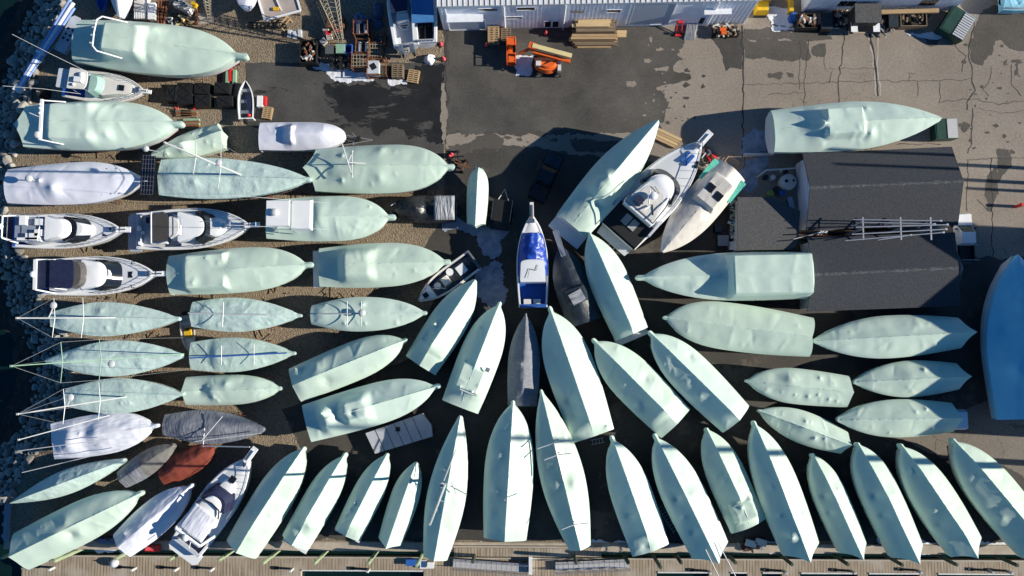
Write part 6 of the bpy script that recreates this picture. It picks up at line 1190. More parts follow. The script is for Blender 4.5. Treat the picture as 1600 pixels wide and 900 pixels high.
# tarp heaps
def tarpheap(px, py, rx, ry, h, m, label, seed, name='tarp_heap'):
    w = P(px, py, h * .6); t = thing(name, label, 'tarp', (w.x, w.y, 0)); rows = []
    for i in range(15):
        f_ = i / 14; row = []
        for j in range(28):
            a = j / 27 * 2 * math.pi; q = .78 + .3 * noise.noise(Vector((math.cos(a) * 1.4, math.sin(a) * 1.4, seed))); rad = f_ * q
            row.append((rx * rad * math.cos(a), ry * rad * math.sin(a), max(.02, h * (1 - f_ ** 2.2) * (.85 + .5 * noise.noise(Vector((f_ * 2 * math.cos(a), f_ * 2 * math.sin(a), seed + 3)))))))
        rows.append(row)
    mb = MB(); mb.grid(rows, flip=True); mb.build('sheet', m, t, ang=22); return t
bt = mat('slate_blue_tarp', (.10, .16, .30), .5, .25, 2, bump=.08)
tarpheap(562, 28, 1.2, 1.0, 1.9, bt, 'slate blue tarp over a heap above the upper cylinder cage', 2.2)
tarpheap(588, 12, .8, 1.2, 1.6, bt, 'slate blue tarp by the far side of the yard left of the twin outboard boat', 5.1)
tarpheap(588, 34, .75, .7, 1.1, bt, 'small folded slate tarp right of the upper cylinder cage', 8.1)
tarpheap(670, 90, .8, .7, .9, whitec, 'white crumpled bag on the ground by the two console boats', 3.3, 'debris_bag')
tarpheap(63, 143, 1.0, .9, 1.2, blackt, 'black tarp bundle on the boulders below the long mast', 6.6)
# crane boom lying toward the yard
def lattice(a, b_, w0, w1, n, label, m, name='crane_boom', cat='crane boom'):
    A_, B_ = a, b_; c = (A_ + B_) / 2; d = B_ - A_; t = thing(name, label, cat, (c.x, c.y, 0)); mb = MB(); u = d.normalized(); s = u.cross(Vector((0, 0, 1))).normalized(); v = s.cross(u)
    def cor(k, i, j): q = A_ + d * k; ww = w0 + (w1 - w0) * k; return q + s * (i * ww / 2) + v * (j * ww / 2) - Vector((c.x, c.y, 0))
    for i in (-1, 1):
        for j in (-1, 1): mb.tube(cor(0, i, j), cor(1, i, j), .06, n=5)
    mb.build('chord', m, t); mb = MB()
    for k in range(n):
        x0, x1 = k / n, (k + 1) / n
        for j in (-1, 1): mb.tube(cor(x0, -1, j), cor(x1, 1, j), .03, n=4); mb.tube(cor(x0, -1, j), cor(x0, 1, j), .03, n=4)
        for i in (-1, 1): mb.tube(cor(x0, i, -1), cor(x1, i, 1), .03, n=4)
    mb.build('lacing', m, t); return t
tanp = mat('tan_crane_paint', (.36, .32, .24), .6, .2, 3)
lattice(P(533, 62, 1.6), P(508, -30, 9.0), .35, 1.7, 14, 'tan lattice crane boom rising out of the far side', tanp)
lattice(P(500, -5, 6.0), P(515, 36, 3.0), .8, .8, 9, 'dark steel ladder beside the lattice crane boom', mat('dark_steel', (.04, .04, .042)), 'steel_ladder', 'ladder')
w = P(530, 44); t = thing('crane_foot_block', 'rust coloured crane foot with white crates beside it', 'crane base', w); mb = MB(); mb.box(0, .3, 0, 1.3, 1.2, .8); mb.box(-.7, .4, .801, .5, 1.6, .5); mb.build('frame', rust, t)
mb = MB(); mb.box(.2, -.75, .9, .7, .3, .35); mb.box(-.9, -.8, .6, .5, .4, .3); mb.build('red_part', redp, t)
for k, (px, py, rz) in enumerate([(509, 48, .25), (514, 56, .2), (505, 64, .7)]):
    w = P(px, py, .8); t = thing('folding_chair', ['white slatted crate highest beside the crane foot', 'pale crate in the middle beside the crane foot', 'grey slatted crate lowest beside the crane foot'][k], 'crate', (w.x, w.y, 0), rz); mb = MB(); mb.box(0, 0, .5, .6, .6, .06)
    for i in range(5): mb.box(-.24 + .12 * i, 0, .561, .05, .6, .2)
    mb.build('slats', gelb, t); mb = MB(); mb.box(0, 0, 0, .5, .5, .499); mb.build('body', woodd, t); t.name = 'slatted_crate'

# ------------------------------------------------------------------ by the rusty beams corner
A_, B_ = P(113, -4, 1.6), P(33, 147, .5); d = B_ - A_; c = (A_ + B_) / 2
t = thing('stored_mast', 'long blue white mast bundle lying across the boulders by the uppermost yacht', 'mast', c, math.atan2(d.y, d.x)); L = d.length
for i, (y, r_) in enumerate(((-.3, .16), (.08, .2), (.4, .13))): mb = MB(); mb.tube((-L / 2 + i * .4, y * 1.2, .15), (L / 2 - .6 * abs(i - 1), y * .5, .15), r_, r_ * .9, 10); mb.build('spar', [mat('blue_white_spar', (.25, .38, .75), .25, .2, .6, stretch=(.5, 3, 3)), gel, mat('blue_white_spar', (.25, .38, .75))][i], t)
mb = MB(); mb.box(L / 2 - .3, 0, .0, .5, .8, .35); mb.build('fitting', gel, t); mb = MB(); mb.box(-L * .1 + 2.0, .05, .1, .3, .9, .3); mb.build('fitting', gel, t)
rail(t, 'stay', [(L / 2 - 3.2, .5, .3), (-L / 2 + 3, 1.2, .3)], .03, steel)
A_, B_ = P(93, 78, .6), P(120, 27, .6); d = B_ - A_; c = (A_ + B_) / 2; t = thing('float_section', 'white plastic float section with dark bolt holes behind the uppermost yacht', 'float', (c.x, c.y, .02), math.atan2(d.y, d.x))
mb = MB(); mb.prism([(-2.0, -.6), (1.6, -.6), (1.95, -.3), (1.95, .3), (1.6, .6), (-2.0, .6)], 0, .55); mb.build('shell', mat('blue_white_float', (.50, .54, .62), .5), t)
for x in (-.6, -.1, .5):
    for y in (-.25, .25): mb = MB(); mb.cyl(x, y, .551, .57, .14, n=10); mb.build('bolt_hole', blackp, t)
for lb, S, B, W, m, mi in [('blue hulled skiff bow poking in near the white bow by the rusty beams', (160, -45), (158, 18), 24, bluep, bluep)]: skiff(lb, S, B, W, m, mi, 1.0, 1)
wrapped('white canvas covered bow poking in beside the grey ribbed mould', (187, -90), (187, 27), 42, 2.2, 2.6, [(0, 3), (.8, 3.0), (1, 2.6)], ws=.9, m=whitec, seam=False, part='cover', cat='covered boat', p=1.2)
w = P(219, 12, .7); t = thing('hull_mold', 'grey ribbed hull mould with rounded top by the rusty beams', 'mould', (w.x, w.y, 0)); mb = MB(); mb.box(0, .3, 0, 1.4, 2.6, .7, tx=.9); mb.build('shell', gelb, t); mb = MB()
for k in range(7): mb.box(-.5 + k * .17, -.75, .701, .06, .8, .08)
mb.build('ribs', gel, t); mb = MB(); mb.tube((-.75, 1.2, .8), (.75, 1.2, .8), .06); mb.tube((.75, 1.2, .8), (.8, -1.0, .7), .06); mb.build('rim', gel, t)
crate(237, 17, 0, .65, 1.7, .9, gelb, 'narrow white box between the mould and the rusty beams', 'storage_box', 'box', lidm=gel)
for k, (a, b_) in enumerate([((247, -3), (249, 37)), ((256, -3), (253, 38))]):
    A_, B_ = P(*a, 1.0), P(*b_, .6); d = B_ - A_; c = (A_ + B_) / 2; t = thing('steel_beam', ['rusty lattice beam nearest the white box', 'rusty lattice beam on the machine side'][k], 'beam', (c.x, c.y, 0), math.atan2(d.y, d.x), 'rusty beams by the far side of the yard'); mb = MB(); mb.box(0, .14, .3, d.length, .1, .3); mb.box(0, -.14, .3, d.length, .1, .3)
    for i in range(8): mb.box(-d.length / 2 + .2 + i * .32, 0, .34, .06, .2, .1)
    mb.build('web', rust, t)
w = P(285, 8, .9); t = thing('engine_block', 'white and grey engine on blocks by the rusty beams', 'engine', (w.x, w.y, 0), -.5); mb = MB(); mb.box(0, 0, .3, 2.0, 1.0, .7, tx=.9, ty=.8); mb.build('cowling', gelb, t); mb = MB(); mb.box(.9, .6, .4, .5, .5, .5); mb.build('yellow_part', yellow, t); heap(t, 1.4, .8, .9, 10, [steel, darkc], .2, .4)
for k, (px, py) in enumerate([(265, 33), (280, 33), (290, 26)]):
    w = P(px, py, .6); t = thing('machine_part', ['black metal bracket left in the scrap by the engine', 'cream cylinder among the scrap by the engine', 'tangle of pipes right of the engine'][k], 'machine part', (w.x, w.y, 0)); heap(t, .9, 1.2, .1, 14, [[blackp, gelb], [cream, blackp], [rust, woodd]][k], .3, .9)
lattice(P(326, 27, .8), P(322, -12, 5.0), .3, .6, 8, 'slender tan mast stand with rusty foot by the far side of the yard', tanp, 'mast_stand', 'stand')
w = P(317, 30, .1); t = thing('steel_plate', 'rusty edged tan plate under the mast stand', 'plate', (w.x, w.y, .02), .05); mb = MB(); mb.box(.3, .1, 0, 1.6, 1.1, .08); mb.build('sheet', concm, t); mb = MB(); mb.box(-.62, .3, .0, .2, 1.7, .2); mb.build('edge', rust, t)
wrapped('white boat bow with loose white gear poking in by the far side of the yard', (380, -70), (384, 15), 36, 2.0, 2.4, [(0, 2.2), (1, 2.5)], ws=.9, m=wrapw, seam=False, p=1.6, q=3.0, hullr=.6)
# white platform deck
pp = [P(403, -4, 1.2), P(414, 32, 1.2), P(470, 17, 1.2), P(462, -10, 1.2)]; c = sum(pp, Vector()) / 4; c.z = 0
t = thing('platform_deck', 'white framed plywood platform with a yellow tool on it by the far side', 'platform', c); q = [(p.x - c.x, p.y - c.y) for p in pp]
mb = MB(); mb.prism(q, 1.05, 1.2); mb.build('deck', mat('pinkish_plywood', (.40, .34, .31), .7, .1, 2), t)
mb = MB()
for a, b_ in zip(q, q[1:] + q[:1]): A_, B_ = Vector((*a, 1.25)), Vector((*b_, 1.25)); mb.tube(A_, B_, .12, n=4)
mb.tube((q[0][0] * .2, q[0][1], 1.3), (q[2][0] * .1, q[2][1], 1.3), .09, n=4); mb.build('frame', gel, t)
mb = MB(); mb.box(-.3, -.4, 1.21, .6, .35, .2); mb.build('tool', yellow, t); mb = MB()
for x, y in q: mb.cyl(x * .85, y * .85, 0, 1.05, .07)
mb.build('post', steel, t)
w = P(444, 34, .8); t = thing('sawhorse', 'wooden sawhorse leaning by the white platform', 'sawhorse', (w.x, w.y, 0), .9); mb = MB(); mb.box(0, .15, .7, 1.5, .12, .1); mb.box(.1, -.2, .6, 1.2, .1, .1)
for x in (-.6, .6): mb.tube((x, .2, .7), (x, .5, 0), .05); mb.tube((x, .1, .7), (x, -.3, 0), .05)
mb.build('frame', wood, t)
w = P(420, 38, .5); t = thing('ladder', 'dark ladder casting rung shadows below the white platform', 'ladder', (w.x, w.y, 0)); mb = MB()
for y in (.28, -.28): mb.box(-.2, y, .25, 4.0, .07, .08)
for i in range(10): mb.box(-2.0 + i * .4, 0, .26, .05, .5, .05)
mb.box(-1.8, 0, 0, .1, .6, .249); mb.box(1.6, 0, 0, .1, .6, .249); mb.build('rails', blackp, t)
for k, (px, py) in enumerate([(452, 52), (460, 54), (468, 52)]):
    w = P(px, py, .3); t = thing('concrete_block', ['left concrete block of three in the shade of the crane', 'middle concrete block of three in the shade of the crane', 'right concrete block of three in the shade of the crane'][k], 'block', (w.x, w.y, .01), rr.uniform(-.1, .1)); mb = MB(); mb.box(0, 0, 0, .4, .8, .25); mb.box(0, .1, .251, .3, .3, .1); mb.build('block', deckg, t)
w = P(445, 60, .1); t = thing('plank', 'long grey plank lying on the gravel left of the skip', 'plank', (w.x, w.y, .02), 0); mb = MB(); mb.box(0, 0, 0, 3.6, .22, .12); mb.box(2.2, -.1, .0, 2.4, .12, .1, rz=.03); mb.build('board', woodd, t)
# eight black float tubs
G_ = 'black plastic floats'; fl = None
for i, (px, py) in enumerate([(267, 145), (287, 137), (314, 137), (346, 137), (287, 153), (315, 156), (350, 157)]):
    w = P(px, py, 1.1); rz = rr.uniform(-.06, .06)
    if fl is None:
        fl = thing('dock_float', '', 'float', (w.x, w.y, 0), rz, G_); mb = MB(); mb.box(0, 0, 0, 1.65, 1.15, 1.0, tx=.92, ty=.9); mb.build('tub', blackp, fl); mb = MB()
        for s in (1, -1): mb.box(0, 0, 1.0, 1.6, .09, .07, rz=.6 * s)
        mb.box(0, .42, 1.0, 1.5, .06, .05); mb.box(0, -.42, 1.0, 1.5, .06, .05); mb.build('rib', blackp, fl); o = fl; o.rotation_euler.z = 1.5
    else: o = copytree(fl, (w.x, w.y, 0), rz, None, G_); o.scale = (1, rr.uniform(.95, 1.12), rr.uniform(.9, 1.1))
    o['label'] = 'black ribbed dock float ' + ['turned sideways at the left end of the group', 'first in the upper row of the group', 'second in the upper row of the group', 'last in the upper row beside the skiff', 'first in the lower row of the group', 'second in the lower row, frosted and wrinkled', 'last in the lower row beside the skiff'][i]
for k, (px, py, m, lb) in enumerate([(350, 119, blackp, 'black'), (355, 118, mintp, 'pale green narrow'), (359, 116, redp, 'red'), (366, 120, mintp, 'wider pale green')]):
    w = P(px, py, .3); t = thing('painted_board', lb + ' painted board standing by the bow of the uppermost yacht', 'board', (w.x, w.y, .02), R(90 + (3 if k == 2 else 0))); mb = MB(); mb.box(0, 0, 0, 1.45, .34, .3, ty=.9); mb.build('board', m, t)
for k, (px, py, m) in enumerate([(294, 177, woodd), (298, 190, mintp), (286, 176, woodd), (297, 196, woodd), (322, 87.5 + 99, woodd)]):
    w = P(px, py, .4); t = thing('timber_stack', ['brown timbers by the bow of the arch yacht', 'green painted plank under the pointed yacht bow', 'dark timbers touching the pointed yacht hull', 'orange brown timbers lowest under the pointed bow', 'thin rod lying on the gravel right of the timbers'][k], 'timber', (w.x, w.y, .02), rr.uniform(-.05, .05))
    if k < 4:
        for i in range(3): mb = MB(); mb.box(0, (i - 1) * .22, .0, 1.6, .2, .22 + .05 * i); mb.build('beam', [m, rust, m][i], t)
    else: mb = MB(); mb.box(0, 0, 0, 1.4, .04, .04); mb.build('rod', steel, t)
for k, (px, py) in enumerate([(304, 170), (278, 171)]): w = P(px, py, .3); t = thing('jack_base', ['red jack stand leg nearest the black floats', 'red jack stand leg beside the arch yacht bow'][k], 'stand', (w.x, w.y, 0), k); mb = MB(); mb.tube((-.5, 0, .05), (.5, .2, .3), .05); mb.tube((0, -.4, .05), (0, .3, .5), .05); mb.build('leg', redp, t)

# ------------------------------------------------------------------ striped raft, left of the fan
pp = [P(571, 677, 1.0), P(586, 709, 1.0), P(676, 682, 1.0), P(674, 664, 1.0), P(660, 646, 1.0)]; c = sum(pp, Vector()) / 5; c.z = 0
t = thing('deck_raft', 'pale board decked raft with dark seams below the sculpted wrapped boat', 'raft', c, 0); q = [(p.x - c.x, p.y - c.y) for p in pp]
mb = MB(); mb.prism(q[::1], .5, 1.0); mb.build('deck', mat('frosted_deck', (.46, .48, .53), .6, .08, 1.5), t)
mb = MB(); A0, A1, B0, B1 = [Vector((*v, 1.001)) for v in (q[1], q[2], q[0], q[4])]
for k in (.17, .34, .5, .66, .82): p_, s_ = A0.lerp(A1, k), B0.lerp(B1, k); mb.tube(p_, s_, .03, n=4)
mb.box(*(A0.lerp(A1, .52) + (B0.lerp(B1, .52) - A0.lerp(A1, .52)) * .72).to_tuple(), .4, .4, .12); mb.build('seam', blackp, t)
mb = MB(); mb.prism([(x * .9, y * .9) for x, y in q], 0, .499); mb.build('float', blackp, t)

# ------------------------------------------------------------------ around the dark sheds
w = P(1232, 284, .9); t = thing('round_tank', 'round pale blue tank with two ports by the upper dark shed', 'tank', (w.x, w.y, 0)); mb = MB(); mb.cyl(0, 0, 0, .9, .78, n=22); mb.tube((0, 0, .9), (0, 0, 1.05), .76, .45, 22); mb.build('shell', gelb, t)
for x, y, r_ in ((-.25, .05, .17), (.45, .1, .12)): mb = MB(); mb.cyl(x, y, 1.0, 1.09, r_, n=10); mb.cyl(x, y, 1.09, 1.1, r_ * .6, n=10); mb.build('port', blackp, t)
for px, py, r_, m, lb, nm in [(1208, 277, .28, gelb, 'small round blue lid drum left of the round tank', 'drum'), (1205, 302, .32, mat('lime_tub', (.30, .38, .10)), 'lime green tub above the small flat shed', 'tub'), (1197, 276, .24, darkc, 'dark bucket beside the small round drum', 'bucket'), (1241, 11 + 15, .5, bluep, 'navy round barrel at the corner of the workshop', 'barrel')]:
    w = P(px, py, .6); t = thing(nm, lb, nm, (w.x, w.y, 0)); mb = MB(); mb.cyl(0, 0, 0, .6, r_, r_ * .95); mb.build('shell', m, t); mb = MB(); mb.cyl(0, 0, .601, .63, r_ * .85); mb.build('lid', m, t)
for k, (px, py, rz, sx, sy, m) in enumerate([(1223, 301, 0, .6, .5, bluep), (1237, 316, .25, .5, 1.1, mat('light_blue_panel', (.30, .42, .58))), (1230, 268, 0, .3, .4, blackp), (1215, 296, 0, .5, .7, darkc)]):
    w = P(px, py, .7); t = thing('garden_chair' if k < 2 else 'storage_box', ['blue seat between the lime tub and the tank', 'tilted light blue panel by the corner of the flat shed', 'black gadget beside the round tank', 'dark chest behind the blue seat'][k], ['chair', 'panel', 'box', 'box'][k], (w.x, w.y, 0), rz); mb = MB(); mb.box(0, 0, .4, sx, sy, .1, ry=.1); mb.build('top', m, t); mb = MB(); mb.box(0, 0, 0, sx * .8, sy * .8, .38); mb.build('base', blackp, t)
bpy.data.objects['garden_chair.001'].name = 'tilted_panel'
t = thing('fence', 'white low fence rail running left from the upper dark shed', 'fence', P(1218, 270, 0)); c = Vector(t.location); mb = MB()
pts = [P(1188, 273, 1.4) - c, P(1197, 266, 1.4) - c, P(1225, 264, 1.4) - c, P(1250, 262, 1.4) - c]
mb.path(pts, .09, 6); mb.build('rail', gelb, t)
for p in pts[:3]: mb = MB(); mb.tube((p.x, p.y, 0), (p.x, p.y, 1.4), .06); mb.build('post', gelb, t)
mb = MB(); w = P(1185, 242, 0); mb.box(0, 0, .05, 3.0, .22, .3); o = mb.build('curb_timber', gelb, loc=(w.x, w.y, 0)); tag(o, 'white timber curb above the low fence by the upper dark shed', 'timber')
# junk west of the flat shed
for k, (px, py, sx, sy, sz, m, lm, lb) in enumerate([(1130, 376, 1.0, 1.0, .9, blackp, mat('grey_lid', (.20, .24, .30)), 'dark bin with square grey lid by the flat shed'), (1144, 384, .5, .8, .7, gelb, gel, 'small white box at the lower corner of the flat shed'), (1145, 366, .4, .8, .6, bluep, gelb, 'blue and white box beside the flat shed wall'), (1123, 357, .7, .7, .7, blackp, darkc, 'dark green drum box in the shade by the clear film boat')]):
    crate(px, py, 0, sx, sy, sz, m, lb, 'storage_bin', 'bin', lidm=lm)
w = P(1148, 335, 1.2); t = thing('scrap_rack', 'cluttered rack of pipes along the left wall of the flat shed', 'rack', (w.x, w.y, 0)); heap(t, .5, 4.0, .4, 60, [gelb, blackp, steel, bluep, mintp], .2, .7)
mb = MB(); mb.box(0, 0, 0, .6, 4.2, .4); mb.build('shelf', woodd, t)
w = P(1100, 240, .4); t = thing('debris_pile', 'debris pile between the open yacht bow and the green ended boat', 'debris', (w.x, w.y, 0), .9); heap(t, 1.2, 2.6, .1, 70, [woodd, gelb, redp, rust, blackp], .2, .7)
w = P(1145, 252, .5); t = thing('wooden_frame', 'tan wooden frame leaning behind the green ended boat', 'frame', (w.x, w.y, 0), -.7); mb = MB(); mb.box(0, .4, .2, 1.3, .08, .1); mb.box(0, -.4, .2, 1.3, .08, .1); mb.box(.6, 0, .2, .08, .72, .1); mb.box(-.6, 0, .2, .08, .72, .1); mb.build('slats', wood, t)
w = P(1040, 213, .6); t = thing('plank_stack', 'pale plank stack poking out between the mint yacht bow and open yacht', 'planks', (w.x, w.y, 0), -.45)
for i in range(4): mb = MB(); mb.box(.1 * i, (i - 1.5) * .3, .002, 2.6, .26, .3); mb.build('board', [wood, ply][i % 2], t)
# spars on racks in the alley
cz = 5.0
for k, px in enumerate((1349, 1408, 1455)):
    w = P(px, 357, cz); t = thing('spar_rack', ['left', 'middle', 'right'][k] + ' steel upright of the spar rack in the alley between the dark sheds', 'rack', (w.x, w.y, 0), 0, 'spar rack uprights'); mb = MB(); mb.box(0, 0, cz - .12, .12, 2.1, .1); mb.build('arm', alu, t); mb = MB(); mb.box(0, 0, 0, .14, .2, cz - .122); mb.build('post', steel, t); mb = MB(); mb.tube((0, .8, cz - .1), (-.8, .2, cz - .8), .04); mb.build('brace', steel, t)
for k, (a, b_, r_) in enumerate([((1333, 343), (1472, 345), .05), ((1345, 347), (1462, 350), .045), ((1337, 355), (1482, 351), .06), ((1331, 366), (1480, 358), .06), ((1321, 376), (1476, 363), .05), ((1372, 375), (1425, 367), .045)]):
    A_, B_ = P(*a, cz + .06), P(*b_, cz + .06); d = B_ - A_; c = (A_ + B_) / 2; mb = MB(); mb.tube((-d.length / 2, 0, 0), (d.length / 2, 0, 0), r_, n=8); mb.box(d.length / 2 - .1, 0, -r_, .2, r_ * 3, r_ * 2)
    o = mb.build('spar', alu, loc=c, rz=math.atan2(d.y, d.x)); tag(o, ['thin aluminium spar highest on the rack in the alley', 'short aluminium spar second from the top of the alley rack', 'thicker spar third from the top of the alley rack', 'long spar third from the bottom of the alley rack', 'slanting spar second from the bottom of the alley rack', 'shortest spar lying lowest on the alley rack'][k], 'spar', 'aluminium spars on the rack')
w = P(1290, 366, 1.0); t = thing('plank_pile', 'rusty brown plank pile filling the alley between the dark sheds', 'planks', (w.x + 3, w.y, 0))
for i in range(4): mb = MB(); mb.box(0, (i - 1.5) * .2, .002, 11, .18, .7 + .1 * (i % 2)); mb.build('plank', [woodd, rust, blackp, woodd][i], t)
w = P(1286, 363, 3.3); t = thing('rope_coil', 'white rope tangle hanging at the left end of the alley', 'rope', (w.x, w.y, 3.0)); mb = MB(); pp = [Vector((rr.uniform(-.5, .5), rr.uniform(-.2, .2), rr.uniform(0, .3))) for _ in range(26)]; mb.path(pp, .035, 5); mb.path([(-.3, 0, .1), (-2.6, -.55, -.4)], .05, 6); mb.build('strands', gelb, t)
w = P(1262, 464, 1.0); t = thing('vent_pipe', 'pale bracket and pipe by the plank bulkhead of the lower shed', 'pipe', (w.x, w.y, 0)); mb = MB(); mb.cyl(-.1, -.5, 0, 1.2, .25, .22); mb.build('pipe', gelb, t); mb = MB(); mb.box(.2, .1, 1.8, 1.6, .25, .15); mb.box(-.1, .1, 0, .2, .2, 1.79); mb.build('bracket', concm, t)
w = P(1597, 320, 1.0); t = thing('hydrant_post', 'red capped post at the right edge beside the tan pavement', 'post', (w.x, w.y, 0)); mb = MB(); mb.cyl(0, 0, 0, 1.0, .16); mb.build('post', redp, t); mb = MB(); mb.box(0, 0, 1.0, .45, .3, .25, tx=.8); mb.build('cap', redp, t)
# two slatted dumpsters
def dumpster(px, py, rz, label, sx=2.3, sy=1.5):
    w = P(px, py, 1.3); t = thing('dumpster', label, 'dumpster', (w.x, w.y, 0), rz, 'dark green dumpsters'); mb = MB(); mb.box(0, 0, .1, sx, sy, 1.2, tx=1.06, ty=1.06); mb.build('body', greenp, t)
    mb = MB(); mb.box(sx * .27, 0, 1.31, sx * .48, sy, .05); 
    for k in range(11): mb.box(sx * .27, -sy * .48 + k * sy * .096, 1.361, sx * .48, .07, .05)
    mb.build('lid', whitep, t); mb = MB(); mb.box(-sx * .24, 0, 1.301, sx * .46, sy * .96, .03); mb.build('lid', greenp, t); mb = MB()
    for x in (-.8, .8):
        for y in (-.5, .5): mb.cyl(x, y, 0, .1, .08)
    mb.build('caster', rubber, t)
dumpster(1497, 36, R(-33) , 'dark green dumpster with white ribbed lid at the workshop corner', 2.4, 2.6)
dumpster(1479, 201, R(2), 'dark green dumpster with pale lid tucked behind the lone yacht bow', 2.0, 1.9)
# clutter in front of the workshop
for k, (px, py, sx, sy, sz, m, lm, lb, hp) in enumerate([(1262, 32, 2.0, 1.5, 1.0, blackp, None, 'open dark bin of scrap at the left end of the workshop front', [woodd, gelb, rust]), (1292, 33, 1.1, 1.6, 1.1, blackp, darkc, 'black lidded bin left of the firewood heap', None), (1428, 29, 2.6, 1.5, 1.0, woodd, None, 'brown wooden crate bin beside the green dumpster', [blackp, woodd]), (1396, 33, .9, 1.2, 1.0, blackp, darkc, 'black bin in the middle of the workshop front', None), (1277, 30, .7, 1.0, .9, darkc, woodd, 'dark bin with brown lid beside the scrap bin', None)]):
    t, w = crate(px, py, 0, sx, sy, sz, m, lb, 'storage_bin', 'bin', lidm=lm)
    if hp: heap(t, sx * .8, sy * .7, sz * .6, 30, hp, .2, .7)
w = P(1322, 26, .7); t = thing('firewood_heap', 'heap of pale split wood left of the grey lean-to', 'firewood', (w.x, w.y, 0)); heap(t, 1.9, 1.6, .2, 110, [gelb, wood, woodd, blackp], .2, .5, 'log'); mb = MB(); mb.box(0, 0, 0, 2.2, 1.8, .3); mb.build('tray', darkc, t)
tarpheap(1312, 40, 1.6, .35, .3, snowm, 'low ridge of old snow under the firewood heap', 9.2, 'snow_ridge')
w = P(1385, 36, .9); t = thing('scrap_rack', 'rack of rods and tubes right of the grey lean-to', 'rack', (w.x, w.y, 0)); heap(t, 1.4, 1.4, .3, 40, [woodd, rust, steel, blackp], .5, 1.4); mb = MB(); mb.box(0, 0, 0, 1.2, 1.2, .3); mb.build('base', blackp, t)
w = P(1430, 16, 1.6); t = thing('sill_beam', 'long tan beam lying along the workshop front', 'beam', (w.x, w.y, 0), .02); mb = MB(); mb.box(-.4, 0, 1.2, 5.6, .4, .25); mb.build('beam', wood, t); mb = MB(); mb.box(-2.5, 0, 0, .3, .3, 1.199); mb.box(1.8, 0, 0, .3, .3, 1.199); mb.build('support', blackp, t)
w = P(1345, 50, .1); t = thing('step_slab', 'pale concrete step in front of the grey lean-to', 'step', (w.x, w.y, .02)); mb = MB(); mb.box(-.2, 0, 0, 1.2, .35, .14); mb.build('slab', concm, t)
w = P(1610, 2, 1.0); wrapped('blue tarp covered trailer boat by the workshop', (1566, 0), (1640, -3), 36, 1.2, 1.4, [(0, 1.6), (1, 1.7)], ws=.9, m=blueshadef, seam=False, p=1.6, q=3, hullr=.6)
# along the hall: red machines, box of wood
w = P(1064, 44, .7); t = thing('hand_truck', 'red and black hand truck by the blue roller door', 'hand truck', (w.x, w.y, 0)); mb = MB(); mb.tube((-.4, -.4, .1), (-.4, .6, 1.2), .06); mb.tube((.1, -.4, .1), (.1, .6, 1.2), .06); mb.box(-.15, -.4, .1, .7, .4, .1); mb.box(-.15, .5, 1.0, .5, .4, .25); mb.build('frame', redp, t); mb = MB(); mb.cyl(-.45, -.3, .05, .5, .12); mb.cyl(.2, -.3, .05, .5, .12); mb.build('wheel', rubber, t)
w = P(1080, 43, 1.3); t = thing('folded_tarp', 'grey folded panel leaning by the red hand truck', 'panel', (w.x, w.y, 0)); mb = MB(); mb.prism([(-.5, -.8), (.6, -.8), (.9, .8), (-.2, .8)], 0, .5, top=[(-.4, -.2), (.5, -.2), (.9, .85), (-.2, .85)]); mb.build('sheet', greyc, t); t.name = 'folded_panel'
w = P(1135, 46, .8); t = thing('firewood_rack', 'rack of split logs and orange tools at the right end of the hall', 'firewood', (w.x, w.y, 0)); heap(t, 2.3, 1.0, .35, 80, [wood, gelb, woodd, blackp], .2, .55, 'log'); mb = MB(); mb.box(0, 0, 0, 2.5, 1.1, .35); mb.build('rack', blackp, t); mb = MB(); mb.box(-.4, -.1, .9, .6, .35, .2); mb.box(-.3, -.4, .8, .5, .3, .2); mb.build('tool', orange, t)
mb = MB(); w = P(757, 44, .5)
w = P(1192, 8, 1.2); t = thing('excavator', 'yellow machine end behind the right end of the white hall', 'machine', (w.x, w.y, 0)); mb = MB(); mb.box(0, 0, .4, 1.4, 1.4, .9, tx=.8, ty=.8); mb.box(.0, .9, .6, 1.8, .8, 1.1); mb.build('body', yellow, t); mb = MB(); mb.box(0, .5, 1.55, 1.5, .3, .15); mb.build('bar', gelb, t); mb = MB(); mb.box(0, 0, 0, 1.2, 1.6, .399); mb.build('track', blackp, t)
w = P(1238, 8, 1.2); t = thing('yellow_barrier', 'yellow upright at the left corner of the workshop', 'barrier', (w.x, w.y, 0)); mb = MB(); mb.box(0, .3, .5, .4, 1.6, .5); mb.build('bar', yellow, t); mb = MB(); mb.box(0, .9, 0, .3, .3, .499); mb.box(0, -.3, 0, .3, .3, .499); mb.build('leg', yellow, t)
